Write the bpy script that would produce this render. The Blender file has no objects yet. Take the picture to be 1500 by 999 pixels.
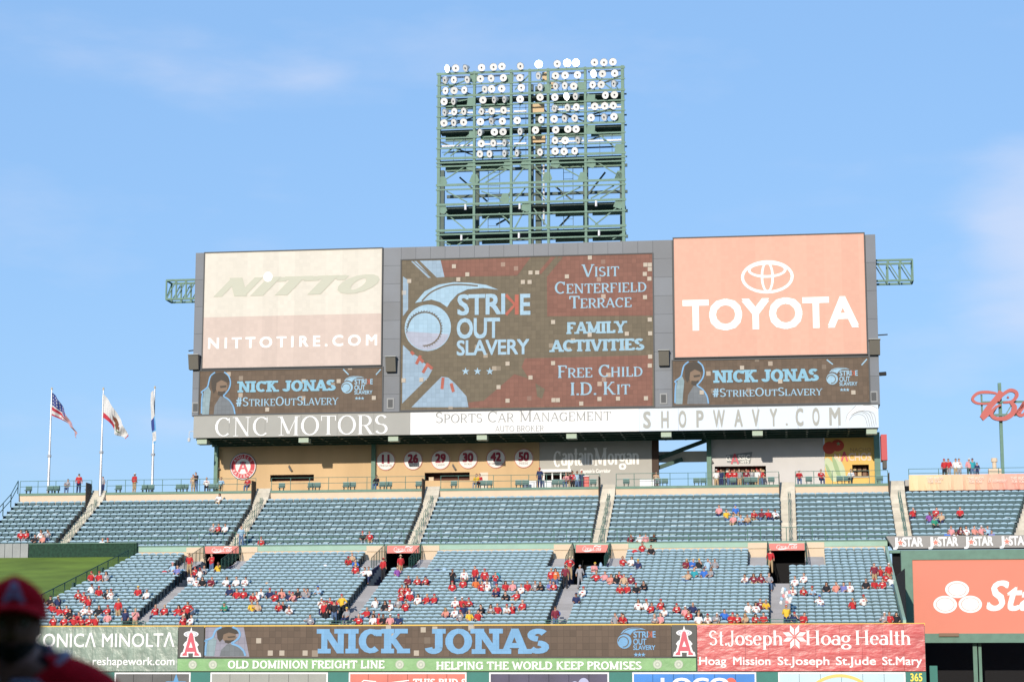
import bpy, bmesh, math, random
from mathutils import Vector, Matrix
R = math.radians
rnd = random.Random(7)
SC = bpy.context.scene
COL = SC.collection

# ---------------------------------------------------------------- camera
F_PX, HOR = 3000.0, 990.0            # focal length in photo pixels, eye level row
PITCH = math.atan((HOR - 499.5) / F_PX)
CAM = Vector((0, 0, 1.6))
cam_d = bpy.data.cameras.new('camera'); cam = bpy.data.objects.new('camera', cam_d); COL.objects.link(cam)
cam.location = CAM; cam.rotation_euler = (R(90) + PITCH, 0, 0)
cam_d.lens = F_PX / 1500 * 36; cam_d.sensor_width = 36; cam_d.clip_end = 6000; cam_d.clip_start = .3
cam_d.dof.use_dof = True; cam_d.dof.focus_distance = 155; cam_d.dof.aperture_fstop = 2.6
SC.camera = cam
# ---------------------------------------------------------------- light
SUN_AZ, SUN_EL = 14.5, 14.4          # light travels towards this azimuth (clockwise from +Y)
sd = bpy.data.lights.new('sun', 'SUN'); sd.energy = 3.5; sd.angle = R(.5); sd.color = (1, .90, .76)
so = bpy.data.objects.new('sun', sd); COL.objects.link(so)
dv = Vector((math.sin(R(SUN_AZ)) * math.cos(R(SUN_EL)), math.cos(R(SUN_AZ)) * math.cos(R(SUN_EL)), -math.sin(R(SUN_EL))))
so.rotation_euler = dv.to_track_quat('-Z', 'Y').to_euler(); so.location = (-20, -60, 40)
wd = bpy.data.worlds.new('World'); SC.world = wd; wd.use_nodes = True
nt = wd.node_tree; N = nt.nodes; bgn = N['Background']
sky = N.new('ShaderNodeTexSky'); sky.sky_type = 'NISHITA'; sky.sun_disc = False
sky.sun_elevation = R(SUN_EL); sky.sun_rotation = R(180 + SUN_AZ); sky.dust_density = .6; sky.ozone_density = 2.2; sky.air_density = 1.0
tc = N.new('ShaderNodeTexCoord'); mp = N.new('ShaderNodeMapping'); mp.inputs['Scale'].default_value = (3.0, 3.0, 9.0)
mp.inputs['Location'].default_value = (1.3, .4, .2)
nz = N.new('ShaderNodeTexNoise'); nz.inputs['Scale'].default_value = 1.6; nz.inputs['Detail'].default_value = 6; nz.inputs['Roughness'].default_value = .55
rp = N.new('ShaderNodeValToRGB'); rp.color_ramp.elements[0].position = .55; rp.color_ramp.elements[1].position = .85
rp.color_ramp.elements[1].color = (.40, .40, .40, 1)
mx = N.new('ShaderNodeMixRGB'); mx.inputs['Color2'].default_value = (4.3, 4.6, 5.6, 1)
m0 = N.new('ShaderNodeMixRGB'); m0.inputs['Fac'].default_value = .70; m0.inputs['Color2'].default_value = (1.62, 3.05, 5.5, 1)   # thin even high haze
L = nt.links.new
L(tc.outputs['Generated'], mp.inputs['Vector']); L(mp.outputs[0], nz.inputs['Vector']); L(nz.outputs['Fac'], rp.inputs[0])
# one soft cloud bank low on the right, faint wisps elsewhere
vd = N.new('ShaderNodeVectorMath'); vd.operation = 'DISTANCE'; cdir = ray_dir = None
vn = N.new('ShaderNodeVectorMath'); vn.operation = 'NORMALIZE'; L(tc.outputs['Generated'], vn.inputs[0]); L(vn.outputs[0], vd.inputs[0])
vd.inputs[1].default_value = (.255, .947, .205)
mr0 = N.new('ShaderNodeMapRange'); mr0.interpolation_type = 'SMOOTHSTEP'; mr0.inputs[1].default_value = .01; mr0.inputs[2].default_value = .07; mr0.inputs[3].default_value = .42; mr0.inputs[4].default_value = .0
L(vd.outputs['Value'], mr0.inputs[0])
mp2 = N.new('ShaderNodeMapping'); mp2.inputs['Scale'].default_value = (6, 6, 20); n2 = N.new('ShaderNodeTexNoise'); n2.inputs['Scale'].default_value = 1.3; n2.inputs['Detail'].default_value = 6; L(tc.outputs['Generated'], mp2.inputs[0]); L(mp2.outputs[0], n2.inputs['Vector'])
ma = N.new('ShaderNodeMath'); ma.operation = 'ADD'; L(mr0.outputs[0], ma.inputs[0]); L(n2.outputs['Fac'], ma.inputs[1])
r2 = N.new('ShaderNodeMapRange'); r2.interpolation_type = 'SMOOTHSTEP'; r2.inputs[1].default_value = .55; r2.inputs[2].default_value = 1.0; r2.inputs[3].default_value = 0; r2.inputs[4].default_value = .62; L(ma.outputs[0], r2.inputs[0])
mm_ = N.new('ShaderNodeMath'); mm_.operation = 'MAXIMUM'; L(rp.outputs[0], mm_.inputs[0]); L(r2.outputs[0], mm_.inputs[1]); L(mm_.outputs[0], mx.inputs['Fac']); L(sky.outputs[0], m0.inputs['Color1']); L(m0.outputs[0], mx.inputs['Color1']); L(mx.outputs[0], bgn.inputs['Color'])
bgn.inputs['Strength'].default_value = .15
SC.view_settings.view_transform = 'Standard'; SC.view_settings.look = 'None'; SC.view_settings.exposure = 0.2; SC.view_settings.gamma = 1
SC.cycles.max_bounces = 5

# ---------------------------------------------------------------- stand frame: s along the wall, t away from the field, z up
TH = R(7.5); CT, ST = math.cos(TH), math.sin(TH); D0 = 136.0
def W(s, t, z): return Vector((s * CT + t * ST, D0 - s * ST + t * CT, z))
FW = Vector((0, math.cos(PITCH), math.sin(PITCH))); UP = Vector((0, -math.sin(PITCH), math.cos(PITCH)))
def ray(u, v): return FW * F_PX + Vector((1, 0, 0)) * (u - 750) + UP * (499.5 - v)
def US(u, v, t):                      # where the sight line of a photo point meets the stand plane t
    d = ray(u, v); k = (t + D0 * CT) / (d.x * ST + d.y * CT); p = CAM + d * k
    return (p.x * CT - (p.y - D0) * ST, p.z)
def su(u, t, v=850): return US(u, v, t)[0]
def zv(v, t, u=750): return US(u, v, t)[1]
def row_v(s, t, z):                   # image row of a stand point
    p = W(s, t, z) - CAM; return 499.5 - F_PX * p.dot(UP) / p.dot(FW)
def col_u(s, t, z):
    p = W(s, t, z) - CAM; return 750 + F_PX * p.x / p.dot(FW)

# ---------------------------------------------------------------- materials
MATS = {}
def mat(name, col, rough=.7, var=.0, scale=3., bump=0., metal=0., emit=0., spec=.5, stretch=None):
    if name in MATS: return MATS[name]
    m = bpy.data.materials.new(name); m.use_nodes = True; t = m.node_tree; b = t.nodes['Principled BSDF']
    b.inputs['Base Color'].default_value = (*col, 1); b.inputs['Roughness'].default_value = rough
    b.inputs['Metallic'].default_value = metal; b.inputs['Specular IOR Level'].default_value = spec
    if emit: b.inputs['Emission Color'].default_value = (*col, 1); b.inputs['Emission Strength'].default_value = emit
    if var or bump:
        c = t.nodes.new('ShaderNodeTexCoord'); n = t.nodes.new('ShaderNodeTexNoise'); n.inputs['Scale'].default_value = scale; n.inputs['Detail'].default_value = 5
        src = c.outputs['Object']
        if stretch:
            q = t.nodes.new('ShaderNodeMapping'); q.inputs['Scale'].default_value = stretch; t.links.new(src, q.inputs[0]); src = q.outputs[0]
        t.links.new(src, n.inputs['Vector'])
        if var:
            r = t.nodes.new('ShaderNodeMapRange'); r.inputs[1].default_value = .3; r.inputs[2].default_value = .7
            r.inputs[3].default_value = 1 - var; r.inputs[4].default_value = 1 + var
            h = t.nodes.new('ShaderNodeVectorMath'); h.operation = 'SCALE'; h.inputs[0].default_value = col
            t.links.new(n.outputs['Fac'], r.inputs[0]); t.links.new(r.outputs[0], h.inputs['Scale']); t.links.new(h.outputs[0], b.inputs['Base Color'])
        if bump:
            u = t.nodes.new('ShaderNodeBump'); u.inputs['Strength'].default_value = bump; u.inputs['Distance'].default_value = .1
            t.links.new(n.outputs['Fac'], u.inputs['Height']); t.links.new(u.outputs[0], b.inputs['Normal'])
    MATS[name] = m; return m
def led(name, col, cell=.36, var=.12, grid=.82, pale=0., emit=.25, colw=0.):
    """screen built from square light modules: each module a touch lighter or darker, dark seams between"""
    if name in MATS: return MATS[name]
    m = bpy.data.materials.new(name); m.use_nodes = True; t = m.node_tree; b = t.nodes['Principled BSDF']; nn = t.nodes.new; ln = t.links.new
    c = nn('ShaderNodeTexCoord'); d = nn('ShaderNodeVectorMath'); d.operation = 'SCALE'; d.inputs['Scale'].default_value = 1 / cell
    ln(c.outputs['Object'], d.inputs[0])
    sp = nn('ShaderNodeSeparateXYZ'); ln(d.outputs[0], sp.inputs[0])
    def mt(op, a, bb=None):
        q = nn('ShaderNodeMath'); q.operation = op
        for i, w in enumerate((a, bb)):
            if w is None: continue
            if isinstance(w, (int, float)): q.inputs[i].default_value = w
            else: ln(w, q.inputs[i])
        return q.outputs[0]
    fx, fz = mt('FLOOR', sp.outputs[0]), mt('FLOOR', sp.outputs[2])
    cb = nn('ShaderNodeCombineXYZ'); ln(fx, cb.inputs[0]); ln(fz, cb.inputs[1])
    wn = nn('ShaderNodeTexWhiteNoise'); wn.noise_dimensions = '2D'; ln(cb.outputs[0], wn.inputs['Vector'])
    val = mt('ADD', mt('MULTIPLY', wn.outputs['Value'], 2 * var), 1 - var)
    if colw:
        cx = mt('FLOOR', mt('DIVIDE', sp.outputs[0], colw / cell)); w1 = nn('ShaderNodeTexWhiteNoise'); w1.noise_dimensions = '1D'; ln(cx, w1.inputs['W'])
        val = mt('MULTIPLY', val, mt('ADD', mt('MULTIPLY', w1.outputs['Value'], .07), .965))
    gx, gz = mt('FRACT', sp.outputs[0]), mt('FRACT', sp.outputs[2])
    g = mt('MULTIPLY', mt('GREATER_THAN', gx, .1), mt('GREATER_THAN', gz, .1))
    val = mt('MULTIPLY', val, mt('ADD', mt('MULTIPLY', g, 1 - grid), grid))
    sc = nn('ShaderNodeVectorMath'); sc.operation = 'SCALE'; sc.inputs[0].default_value = col; ln(val, sc.inputs['Scale'])
    out = sc.outputs[0]
    if pale:
        mxx = nn('ShaderNodeMixRGB'); w2 = nn('ShaderNodeTexWhiteNoise'); w2.noise_dimensions = '2D'
        ad = nn('ShaderNodeVectorMath'); ad.operation = 'ADD'; ad.inputs[1].default_value = (17.3, 5.1, 0); ln(cb.outputs[0], ad.inputs[0]); ln(ad.outputs[0], w2.inputs['Vector'])
        ln(mt('MULTIPLY', mt('GREATER_THAN', w2.outputs['Value'], 1 - pale), mt('ADD', mt('MULTIPLY', wn.outputs['Value'], .6), .15)), mxx.inputs['Fac'])
        mxx.inputs['Color2'].default_value = (.48, .40, .32, 1); ln(out, mxx.inputs['Color1']); out = mxx.outputs[0]
    ln(out, b.inputs['Base Color']); ln(out, b.inputs['Emission Color']); b.inputs['Emission Strength'].default_value = emit
    b.inputs['Roughness'].default_value = .65; b.inputs['Specular IOR Level'].default_value = .3
    MATS[name] = m; return m

# ---------------------------------------------------------------- objects
def put(name, me, parent=None, loc=(0, 0, 0), rot=(0, 0, 0), kind=None):
    o = bpy.data.objects.new(name, me); COL.objects.link(o); o.location = loc; o.rotation_euler = rot
    if parent is not None: o.parent = parent
    if kind: o['kind'] = kind
    return o
def tag(o, label, cat, group=None):
    o['label'] = label; o['category'] = cat
    if group: o['group'] = group
    n = len(label.split())
    if n < 4 or n > 16: print('LABEL LENGTH', n, label)
    return o
BASE = {}
def thing(name, label, cat, s=0, t=0, z=0, group=None, me=None):
    o = put(name, me, None, W(s, t, z), (0, 0, -TH)); BASE[o.name] = (s, t, z)
    return tag(o, label, cat, group)
class MB:
    def __init__(self): self.v = []; self.f = []; self.m = []
    def add(self, vs, fs, mi=0):
        n = len(self.v); self.v += [tuple(p) for p in vs]; self.f += [tuple(n + i for i in f) for f in fs]; self.m += [mi] * len(fs); return self
    def box(self, a0, a1, b0, b1, c0, c1, mi=0):
        if a1 < a0: a0, a1 = a1, a0
        if b1 < b0: b0, b1 = b1, b0
        if c1 < c0: c0, c1 = c1, c0
        vs = [(a0, b0, c0), (a1, b0, c0), (a1, b1, c0), (a0, b1, c0), (a0, b0, c1), (a1, b0, c1), (a1, b1, c1), (a0, b1, c1)]
        return self.add(vs, [(0, 3, 2, 1), (4, 5, 6, 7), (0, 1, 5, 4), (1, 2, 6, 5), (2, 3, 7, 6), (3, 0, 4, 7)], mi)
    def tube(self, p, q, r, n=6, r2=None, mi=0, cap=True):
        p, q = Vector(p), Vector(q); d = (q - p).normalized(); a = d.orthogonal().normalized(); b = d.cross(a); r2 = r if r2 is None else r2
        vs = []
        for c, rr in ((p, r), (q, r2)):
            for i in range(n):
                w = 2 * math.pi * i / n; vs.append(c + (a * math.cos(w) + b * math.sin(w)) * rr)
        fs = [(i, (i + 1) % n, n + (i + 1) % n, n + i) for i in range(n)]
        if cap: fs += [tuple(range(n))[::-1], tuple(range(n, 2 * n))]
        return self.add(vs, fs, mi)
    def bar(self, p, q, w, h=None, mi=0):            # square bar
        h = h or w; p, q = Vector(p), Vector(q); d = (q - p).normalized()
        a = Vector((0, 1, 0)) if abs(d.y) < .9 else Vector((1, 0, 0)); a = (a - d * a.dot(d)).normalized(); b = d.cross(a)
        vs = [c + a * (x * w / 2) + b * (y * h / 2) for c in (p, q) for x, y in ((-1, -1), (1, -1), (1, 1), (-1, 1))]
        return self.add(vs, [(0, 1, 2, 3), (7, 6, 5, 4), (0, 4, 5, 1), (1, 5, 6, 2), (2, 6, 7, 3), (3, 7, 4, 0)], mi)
    def poly(self, pts, mi=0): return self.add(pts, [tuple(range(len(pts)))], mi)
    def slab(self, pts2, t0, t1, mi=0):               # polygon in (s,z) pushed from t0 to t1
        n = len(pts2); vs = [(x, t0, z) for x, z in pts2] + [(x, t1, z) for x, z in pts2]
        fs = [tuple(range(n)), tuple(range(2 * n - 1, n - 1, -1))] + [(i, n + i, n + (i + 1) % n, (i + 1) % n) for i in range(n)]
        return self.add(vs, fs, mi)
    def mesh(self, name, mats, base=(0, 0, 0), smooth=False):
        me = bpy.data.meshes.new(name); bx, by, bz = base
        me.from_pydata([(x - bx, y - by, z - bz) for x, y, z in self.v], [], self.f)
        for m in (mats if isinstance(mats, (list, tuple)) else [mats]): me.materials.append(m)
        if any(self.m): me.polygons.foreach_set('material_index', self.m)
        if smooth: me.polygons.foreach_set('use_smooth', [True] * len(me.polygons))
        me.update(); return me
    def build(self, name, mats, parent=None, smooth=False, kind=None, base=None):
        """coordinates are stand coordinates; the object sits under its thing"""
        r = parent
        while r is not None and r.parent is not None: r = r.parent
        b = BASE.get(r.name, (0, 0, 0)) if r is not None else (0, 0, 0)
        if r is None:
            o = put(name, self.mesh(name, mats, (0, 0, 0), smooth), None, W(0, 0, 0), (0, 0, -TH), kind); return o
        if parent is not r:
            pl = parent.location; b = (b[0] + pl.x, b[1] + pl.y, b[2] + pl.z)
        return put(name, self.mesh(name, mats, b, smooth), parent, (0, 0, 0), (0, 0, 0), kind)
def box_thing(name, label, cat, dims, m, group=None):
    a0, a1, b0, b1, c0, c1 = dims
    o = thing(name, label, cat, (a0 + a1) / 2, (b0 + b1) / 2, min(c0, c1), group)
    return o

# ---------------------------------------------------------------- lettering
_fc = {}
def bfont(txt, bold=0., shear=0., space=1.):
    k = (txt, bold, shear, space)
    if k not in _fc:
        c = bpy.data.curves.new('lettering', 'FONT'); c.body = txt; c.offset = bold; c.shear = shear; c.space_character = space; c.resolution_u = 3
        o = bpy.data.objects.new('lettering', c); me = o.to_mesh()
        _fc[k] = ([(v.co.x, v.co.y) for v in me.vertices], [tuple(p.vertices) for p in me.polygons]); o.to_mesh_clear()
        bpy.data.objects.remove(o); bpy.data.curves.remove(c)
    return _fc[k]
CAPH = max(y for x, y in bfont('H')[0])
def l(*a): return ('l',) + a
def a_(*a): return ('a',) + a
def s_(x, y): return ('s', x, y)
G = {
'A': (.80, [l(.08,0,.40,1,'n'), l(.40,1,.72,0,'k'), l(.2,.33,.6,.33,'n'), s_(.08,0), s_(.72,0)]),
'B': (.70, [l(.16,0,.16,1), l(.04,.97,.38,.97,'n'), l(.16,.52,.38,.52,'n'), l(.04,.03,.38,.03,'n'), a_(.38,.745,.2,.225,-90,90), a_(.38,.275,.24,.245,-90,90)]),
'C': (.80, [a_(.43,.5,.34,.48,48,312), l(.68,.7,.68,.97,'n')]),
'D': (.82, [l(.16,0,.16,1), l(.04,.97,.37,.97,'n'), l(.04,.03,.37,.03,'n'), a_(.37,.5,.35,.47,-90,90)]),
'E': (.68, [l(.16,0,.16,1), l(.04,.97,.59,.97,'n'), l(.16,.51,.46,.51,'n'), l(.04,.03,.61,.03,'n'), l(.58,.97,.58,.76,'n'), l(.6,.03,.6,.25,'n')]),
'F': (.66, [l(.16,0,.16,1), l(.04,.97,.59,.97,'n'), l(.16,.51,.46,.51,'n'), l(.58,.97,.58,.76,'n'), s_(.16,0)]),
'G': (.86, [a_(.43,.5,.34,.48,48,325), l(.70,.08,.70,.45), s_(.70,.45), l(.68,.72,.68,.97,'n')]),
'H': (.88, [l(.18,0,.18,1), l(.70,0,.70,1), l(.18,.51,.70,.51,'n'), s_(.18,0), s_(.18,1), s_(.7,0), s_(.7,1)]),
'I': (.38, [l(.19,0,.19,1), s_(.19,0), s_(.19,1)]),
'J': (.58, [l(.40,.25,.40,1), a_(.24,.25,.16,.23,180,360), s_(.40,1)]),
'K': (.84, [l(.18,0,.18,1), l(.2,.40,.62,1,'n'), l(.34,.58,.68,0,'k'), s_(.18,0), s_(.18,1), s_(.62,1), s_(.70,0)]),
'L': (.66, [l(.18,0,.18,1), l(.04,.03,.60,.03,'n'), l(.59,.03,.59,.27,'n'), s_(.18,1)]),
'M': (1.02, [l(.18,0,.18,1,'n'), l(.16,1,.51,.08,'k'), l(.51,.08,.86,1,'n'), l(.84,0,.84,1), s_(.18,0), s_(.84,0), s_(.13,1), s_(.89,1)]),
'N': (.90, [l(.18,0,.18,1,'n'), l(.18,1,.72,0,'k'), l(.72,0,.72,1,'n'), s_(.18,0), s_(.14,1), s_(.72,1)]),
'O': (.88, [a_(.44,.5,.36,.49,0,360)]),
'P': (.68, [l(.16,0,.16,1), l(.04,.97,.38,.97,'n'), l(.16,.46,.38,.46,'n'), a_(.38,.715,.22,.255,-90,90), s_(.16,0)]),
'R': (.76, [l(.16,0,.16,1), l(.04,.97,.38,.97,'n'), l(.16,.46,.38,.46,'n'), a_(.38,.715,.22,.255,-90,90), s_(.16,0), l(.38,.46,.64,0,'k'), s_(.67,0)]),
'S': (.64, [a_(.32,.74,.21,.235,25,270), a_(.32,.265,.23,.24,90,-155)]),
'T': (.76, [l(.38,0,.38,1), l(.05,.97,.71,.97,'n'), l(.07,.97,.07,.74,'n'), l(.69,.97,.69,.74,'n'), s_(.38,0)]),
'U': (.84, [l(.17,.3,.17,1), l(.67,.3,.67,1), a_(.42,.3,.25,.28,180,360), s_(.17,1), s_(.67,1)]),
'V': (.80, [l(.09,1,.40,0,'k'), l(.40,0,.71,1,'n'), s_(.09,1), s_(.71,1)]),
'W': (1.14, [l(.09,1,.34,0,'k'), l(.34,0,.57,.9,'n'), l(.57,.9,.80,0,'k'), l(.80,0,1.05,1,'n'), s_(.09,1), s_(1.05,1)]),
'Y': (.78, [l(.09,1,.39,.46,'k'), l(.39,.46,.69,1,'n'), l(.39,0,.39,.48), s_(.09,1), s_(.69,1), s_(.39,0)]),
'#': (.7, [l(.24,0,.34,1,'k'), l(.44,0,.54,1,'k'), l(.08,.34,.62,.34,'k'), l(.10,.66,.64,.66,'k')]),
'.': (.26, [l(.13,0,.13,.14,'k')]), ' ': (.34, []), '-': (.4, [l(.05,.35,.35,.35,'k')]),
'a': (.54, [a_(.24,.2,.18,.19,0,360), l(.43,0,.43,.45), a_(.27,.45,.16,.2,0,150)]),
'c': (.48, [a_(.26,.33,.2,.32,45,315)]),
'e': (.54, [a_(.27,.33,.21,.32,8,318), l(.06,.35,.48,.35,'n')]),
'g': (.56, [a_(.26,.42,.18,.22,0,360), a_(.28,-.12,.22,.16,0,360), l(.4,.6,.54,.66,'n')]),
'h': (.62, [l(.14,0,.14,1), a_(.31,.42,.17,.22,0,180), l(.48,0,.48,.42), s_(.14,0), s_(.48,0)]),
'i': (.28, [l(.14,0,.14,.66), l(.14,.82,.14,.96,'k'), s_(.14,0)]),
'l': (.28, [l(.14,0,.14,1), s_(.14,0)]),
'n': (.62, [l(.14,0,.14,.66), a_(.31,.42,.17,.22,0,180), l(.48,0,.48,.42), s_(.14,0), s_(.48,0)]),
'o': (.58, [a_(.29,.33,.23,.32,0,360)]),
'p': (.60, [l(.14,-.3,.14,.66), a_(.32,.33,.2,.32,0,360), s_(.14,-.3)]),
'r': (.42, [l(.14,0,.14,.66), a_(.30,.42,.16,.22,40,180), s_(.14,0)]),
's': (.46, [a_(.23,.49,.15,.155,25,270), a_(.23,.175,.16,.16,90,-155)]),
't': (.38, [l(.18,.1,.18,.92), l(.02,.64,.34,.64,'n'), a_(.26,.1,.08,.09,180,320)]),
}
def strokes(txt, thick=.13, thin=.13, serif=.13, sth=None, small=None, shear=0., mirror=False):
    """serif lettering laid out from strokes; every stroke is a polygon strip on its own thin layer"""
    out = []; x0 = 0; sth = sth if sth is not None else max(.04, thin)
    for ch in txt:
        k = 1.
        if small and ch.islower(): ch = ch.upper(); k = small
        w, els = G[ch]
        for e in els:
            if e[0] == 's':
                y = e[2]; yc = y + (sth / 2 if y < .5 else -sth / 2) ; pts = [(e[1] - serif - thick * .35, yc), (e[1] + serif + thick * .35, yc)]
                if serif <= 0: continue
                ws = [sth, sth]; closed = False; pt = pts
            elif e[0] == 'l':
                pt = [(e[1], e[2]), (e[3], e[4])]; f = e[5] if len(e) > 5 else None
                if abs(e[2] - e[4]) < .01:
                    yy = e[2]; yy = 1 - thin / 2 if yy > .9 else thin / 2 if 0 <= yy < .1 else yy; pt = [(e[1], yy), (e[3], yy)]
                wv = thin if f == 'n' else thick; ws = [wv, wv]
            else:
                _, cx, cy, rx, ry, a0, a1 = e; n = max(4, int(abs(a1 - a0) / 24)); pt = []; ws = []
                rx2, ry2 = rx - (thick - .08) * .35 * (ry > .3), ry - max(0, thin - .04) / 2
                for i in range(n + 1):
                    w_ = R(a0 + (a1 - a0) * i / n); pt.append((cx + rx2 * math.cos(w_), cy + ry2 * math.sin(w_)))
                    ws.append(thin + (thick - thin) * abs(math.cos(w_)))
            vs = []
            for i, p in enumerate(pt):
                q0 = pt[max(0, i - 1)]; q1 = pt[min(len(pt) - 1, i + 1)]; dx, dy = q1[0] - q0[0], q1[1] - q0[1]
                if e[0] == 'a' and abs(e[6] - e[5]) == 360 and i in (0, len(pt) - 1): dx, dy = 0, 1
                ll = math.hypot(dx, dy) or 1; nx, ny = -dy / ll * ws[i] / 2, dx / ll * ws[i] / 2
                if e[0] == 'l' and len(e) > 5 and abs(dy) > .3 and abs(dx) > .02: nx, ny = nx * ll / abs(dy), 0
                vs += [(p[0] + nx, p[1] + ny), (p[0] - nx, p[1] - ny)]
            fs = [(2 * i, 2 * i + 1, 2 * i + 3, 2 * i + 2) for i in range(len(pt) - 1)]
            out.append(([(x0 + vx * k + shear * vy * k, vy * k) for vx, vy in vs], fs))
        x0 += w * k
    return out
def letter(name, parent, m, layers, s0, s1, z0, z1, t, capx=None, d=.03):
    """fit lettering (2-D layers, capital height 1) between s0 and s1, baseline z0, capital top z1, on the plane t"""
    xs = [p[0] for vs, _ in layers for p in vs]; a, b = min(xs), max(xs)
    if capx: a, b = capx
    mb = MB()
    for i, (vs, fs) in enumerate(layers):
        tt = t - d - .0012 * (i % 9)
        mb.add([(s0 + (x - a) / (b - a) * (s1 - s0), tt, z0 + y * (z1 - z0)) for x, y in vs], fs)
    return mb.build(name, m, parent)
def sans(txt, bold=0., shear=0., space=1.):
    vs, fs = bfont(txt, 0., shear, space); k = bold * .8
    return [([(x + dx, (y + dy) / CAPH) for x, y in vs], fs) for dx, dy in (((0, 0), (k, k), (-k, -k), (k, -k), (-k, k)) if bold else ((0, 0),))]
def lt_px(name, parent, m, layers, uL, uR, vT, vB, t, uref=None, d=.03):
    """same, with the place read off the photograph: ends at columns uL and uR, rows vT and vB measured at column uref"""
    uref = uL if uref is None else uref; vm = (vT + vB) / 2
    return letter(name, parent, m, layers, US(uL, vm, t)[0], US(uR, vm, t)[0], US(uref, vB, t)[1], US(uref, vT, t)[1], t, d=d)
def ring(cx, cz, r0, r1, ry=1., n=28, a0=0, a1=360):
    vs = []; 
    for i in range(n + 1):
        w = R(a0 + (a1 - a0) * i / n); c, s = math.cos(w), math.sin(w)
        vs += [(cx + r0 * c, cz + r0 * s * ry), (cx + r1 * c, cz + r1 * s * ry)]
    return vs, [(2 * i, 2 * i + 1, 2 * i + 3, 2 * i + 2) for i in range(n)]
def ell(cx, cz, rx, rz, n=28, rot=0.):
    return [(cx + rx * math.cos(2 * math.pi * i / n) * math.cos(rot) - rz * math.sin(2 * math.pi * i / n) * math.sin(rot),
             cz + rx * math.cos(2 * math.pi * i / n) * math.sin(rot) + rz * math.sin(2 * math.pi * i / n) * math.cos(rot)) for i in range(n)]
def flat(name, parent, m, shapes, t, d=.02):
    """flat marks: shapes are lists of (s,z) polygons or (verts, faces)"""
    mb = MB()
    for i, sh in enumerate(shapes):
        tt = t - d - .0015 * i
        if isinstance(sh, tuple): mb.add([(x, tt, z) for x, z in sh[0]], sh[1])
        else: mb.add([(x, tt, z) for x, z in sh], [tuple(range(len(sh)))])
    return mb.build(name, m, parent)
def ribbon(pts, ws):
    vs = []
    for i, p in enumerate(pts):
        q0 = pts[max(0, i - 1)]; q1 = pts[min(len(pts) - 1, i + 1)]; dx, dy = q1[0] - q0[0], q1[1] - q0[1]; k = math.hypot(dx, dy) or 1
        w = ws if isinstance(ws, (int, float)) else ws[i]
        vs += [(p[0] - dy / k * w / 2, p[1] + dx / k * w / 2), (p[0] + dy / k * w / 2, p[1] - dx / k * w / 2)]
    return vs, [(2 * i, 2 * i + 1, 2 * i + 3, 2 * i + 2) for i in range(len(pts) - 1)]
def smooth_line(pts, n=5):
    out = []
    for i in range(len(pts) - 1):
        p0 = pts[max(0, i - 1)]; p1 = pts[i]; p2 = pts[i + 1]; p3 = pts[min(len(pts) - 1, i + 2)]
        for k in range(n):
            t = k / n; out.append(tuple(.5 * (2 * b + (c - a) * t + (2 * a - 5 * b + 4 * c - d) * t * t + (3 * b - a - 3 * c + d) * t ** 3) for a, b, c, d in zip(p0, p1, p2, p3)))
    return out + [pts[-1]]
# ================================================================ ground
M_grass = mat('grass', (.055, .105, .018), .9, .25, .6, .3)
M_dirt = mat('warning_track', (.30, .17, .09), .95, .1, 2)
g = MB(); g.poly([(-3000, -700, 0), (3000, -700, 0), (3000, 5000, 0), (-3000, 5000, 0)])
g.build('ground', mat('ground', (.12, .12, .10), .95, .1, .05), kind='structure')
g = MB(); g.poly([(-120, -190, .004), (120, -190, .004), (120, -5, .004), (-120, -5, .004)]); g.build('field', M_grass, kind='structure')
g = MB(); g.poly([(-120, -5, .004), (120, -5, .004), (120, 60, .004), (-120, 60, .004)]); g.build('warning_track', M_dirt, kind='structure')

M_conc = mat('concrete', (.42, .40, .37), .85, .08, 1.5, .1)
M_step = mat('stair_concrete', (.56, .52, .44), .85, .10, 2.2, .1)
M_grey = mat('grey_deck_paint', (.30, .30, .32), .8, .06, 1.2)
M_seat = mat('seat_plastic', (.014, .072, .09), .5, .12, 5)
M_seat2 = mat('pale_seat_plastic', (.36, .50, .57), .4, .16, 3)  # paler plastic for the seat-back tops and open pans
M_seatd = mat('seat_frame_iron', (.012, .03, .035), .6)
M_green = mat('green_painted_steel', (.088, .195, .145), .55, .12, 2)
M_green2 = mat('pale_green_concrete', (.34, .50, .40), .8, .06, 1)
M_dkgreen = mat('dark_green_paint', (.02, .07, .05), .6, .1, 1)
M_rail = mat('rail_green', (.10, .20, .16), .5)
M_railm = mat('rail_mesh_green', (.07, .16, .11), .7)
M_beige = mat('beige_stucco', (.68, .54, .39), .9, .04, 1)
M_orange = mat('orange_stucco', (.60, .42, .235), .9, .09, .5, .05, stretch=(1, 1, .25))
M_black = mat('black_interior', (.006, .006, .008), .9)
def piece_tone(m, amt):
    """each separate piece of this material is a touch lighter or darker, as if weathered on its own"""
    t = m.node_tree; b = t.nodes['Principled BSDF']; oi = t.nodes.new('ShaderNodeObjectInfo'); mr = t.nodes.new('ShaderNodeMapRange'); mr.inputs[3].default_value = 1 - amt; mr.inputs[4].default_value = 1 + amt
    v = t.nodes.new('ShaderNodeVectorMath'); v.operation = 'SCALE'; t.links.new(oi.outputs['Random'], mr.inputs[0]); t.links.new(mr.outputs[0], v.inputs['Scale'])
    lk = b.inputs['Base Color'].links
    if lk: t.links.new(lk[0].from_socket, v.inputs[0])
    else: v.inputs[0].default_value = b.inputs['Base Color'].default_value[:3]
    t.links.new(v.outputs[0], b.inputs['Base Color'])
piece_tone(M_step, .13); piece_tone(M_grey, .10); piece_tone(M_conc, .05)
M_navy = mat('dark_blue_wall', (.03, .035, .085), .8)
M_white = mat('white_paint', (.80, .80, .80), .6)
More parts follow.
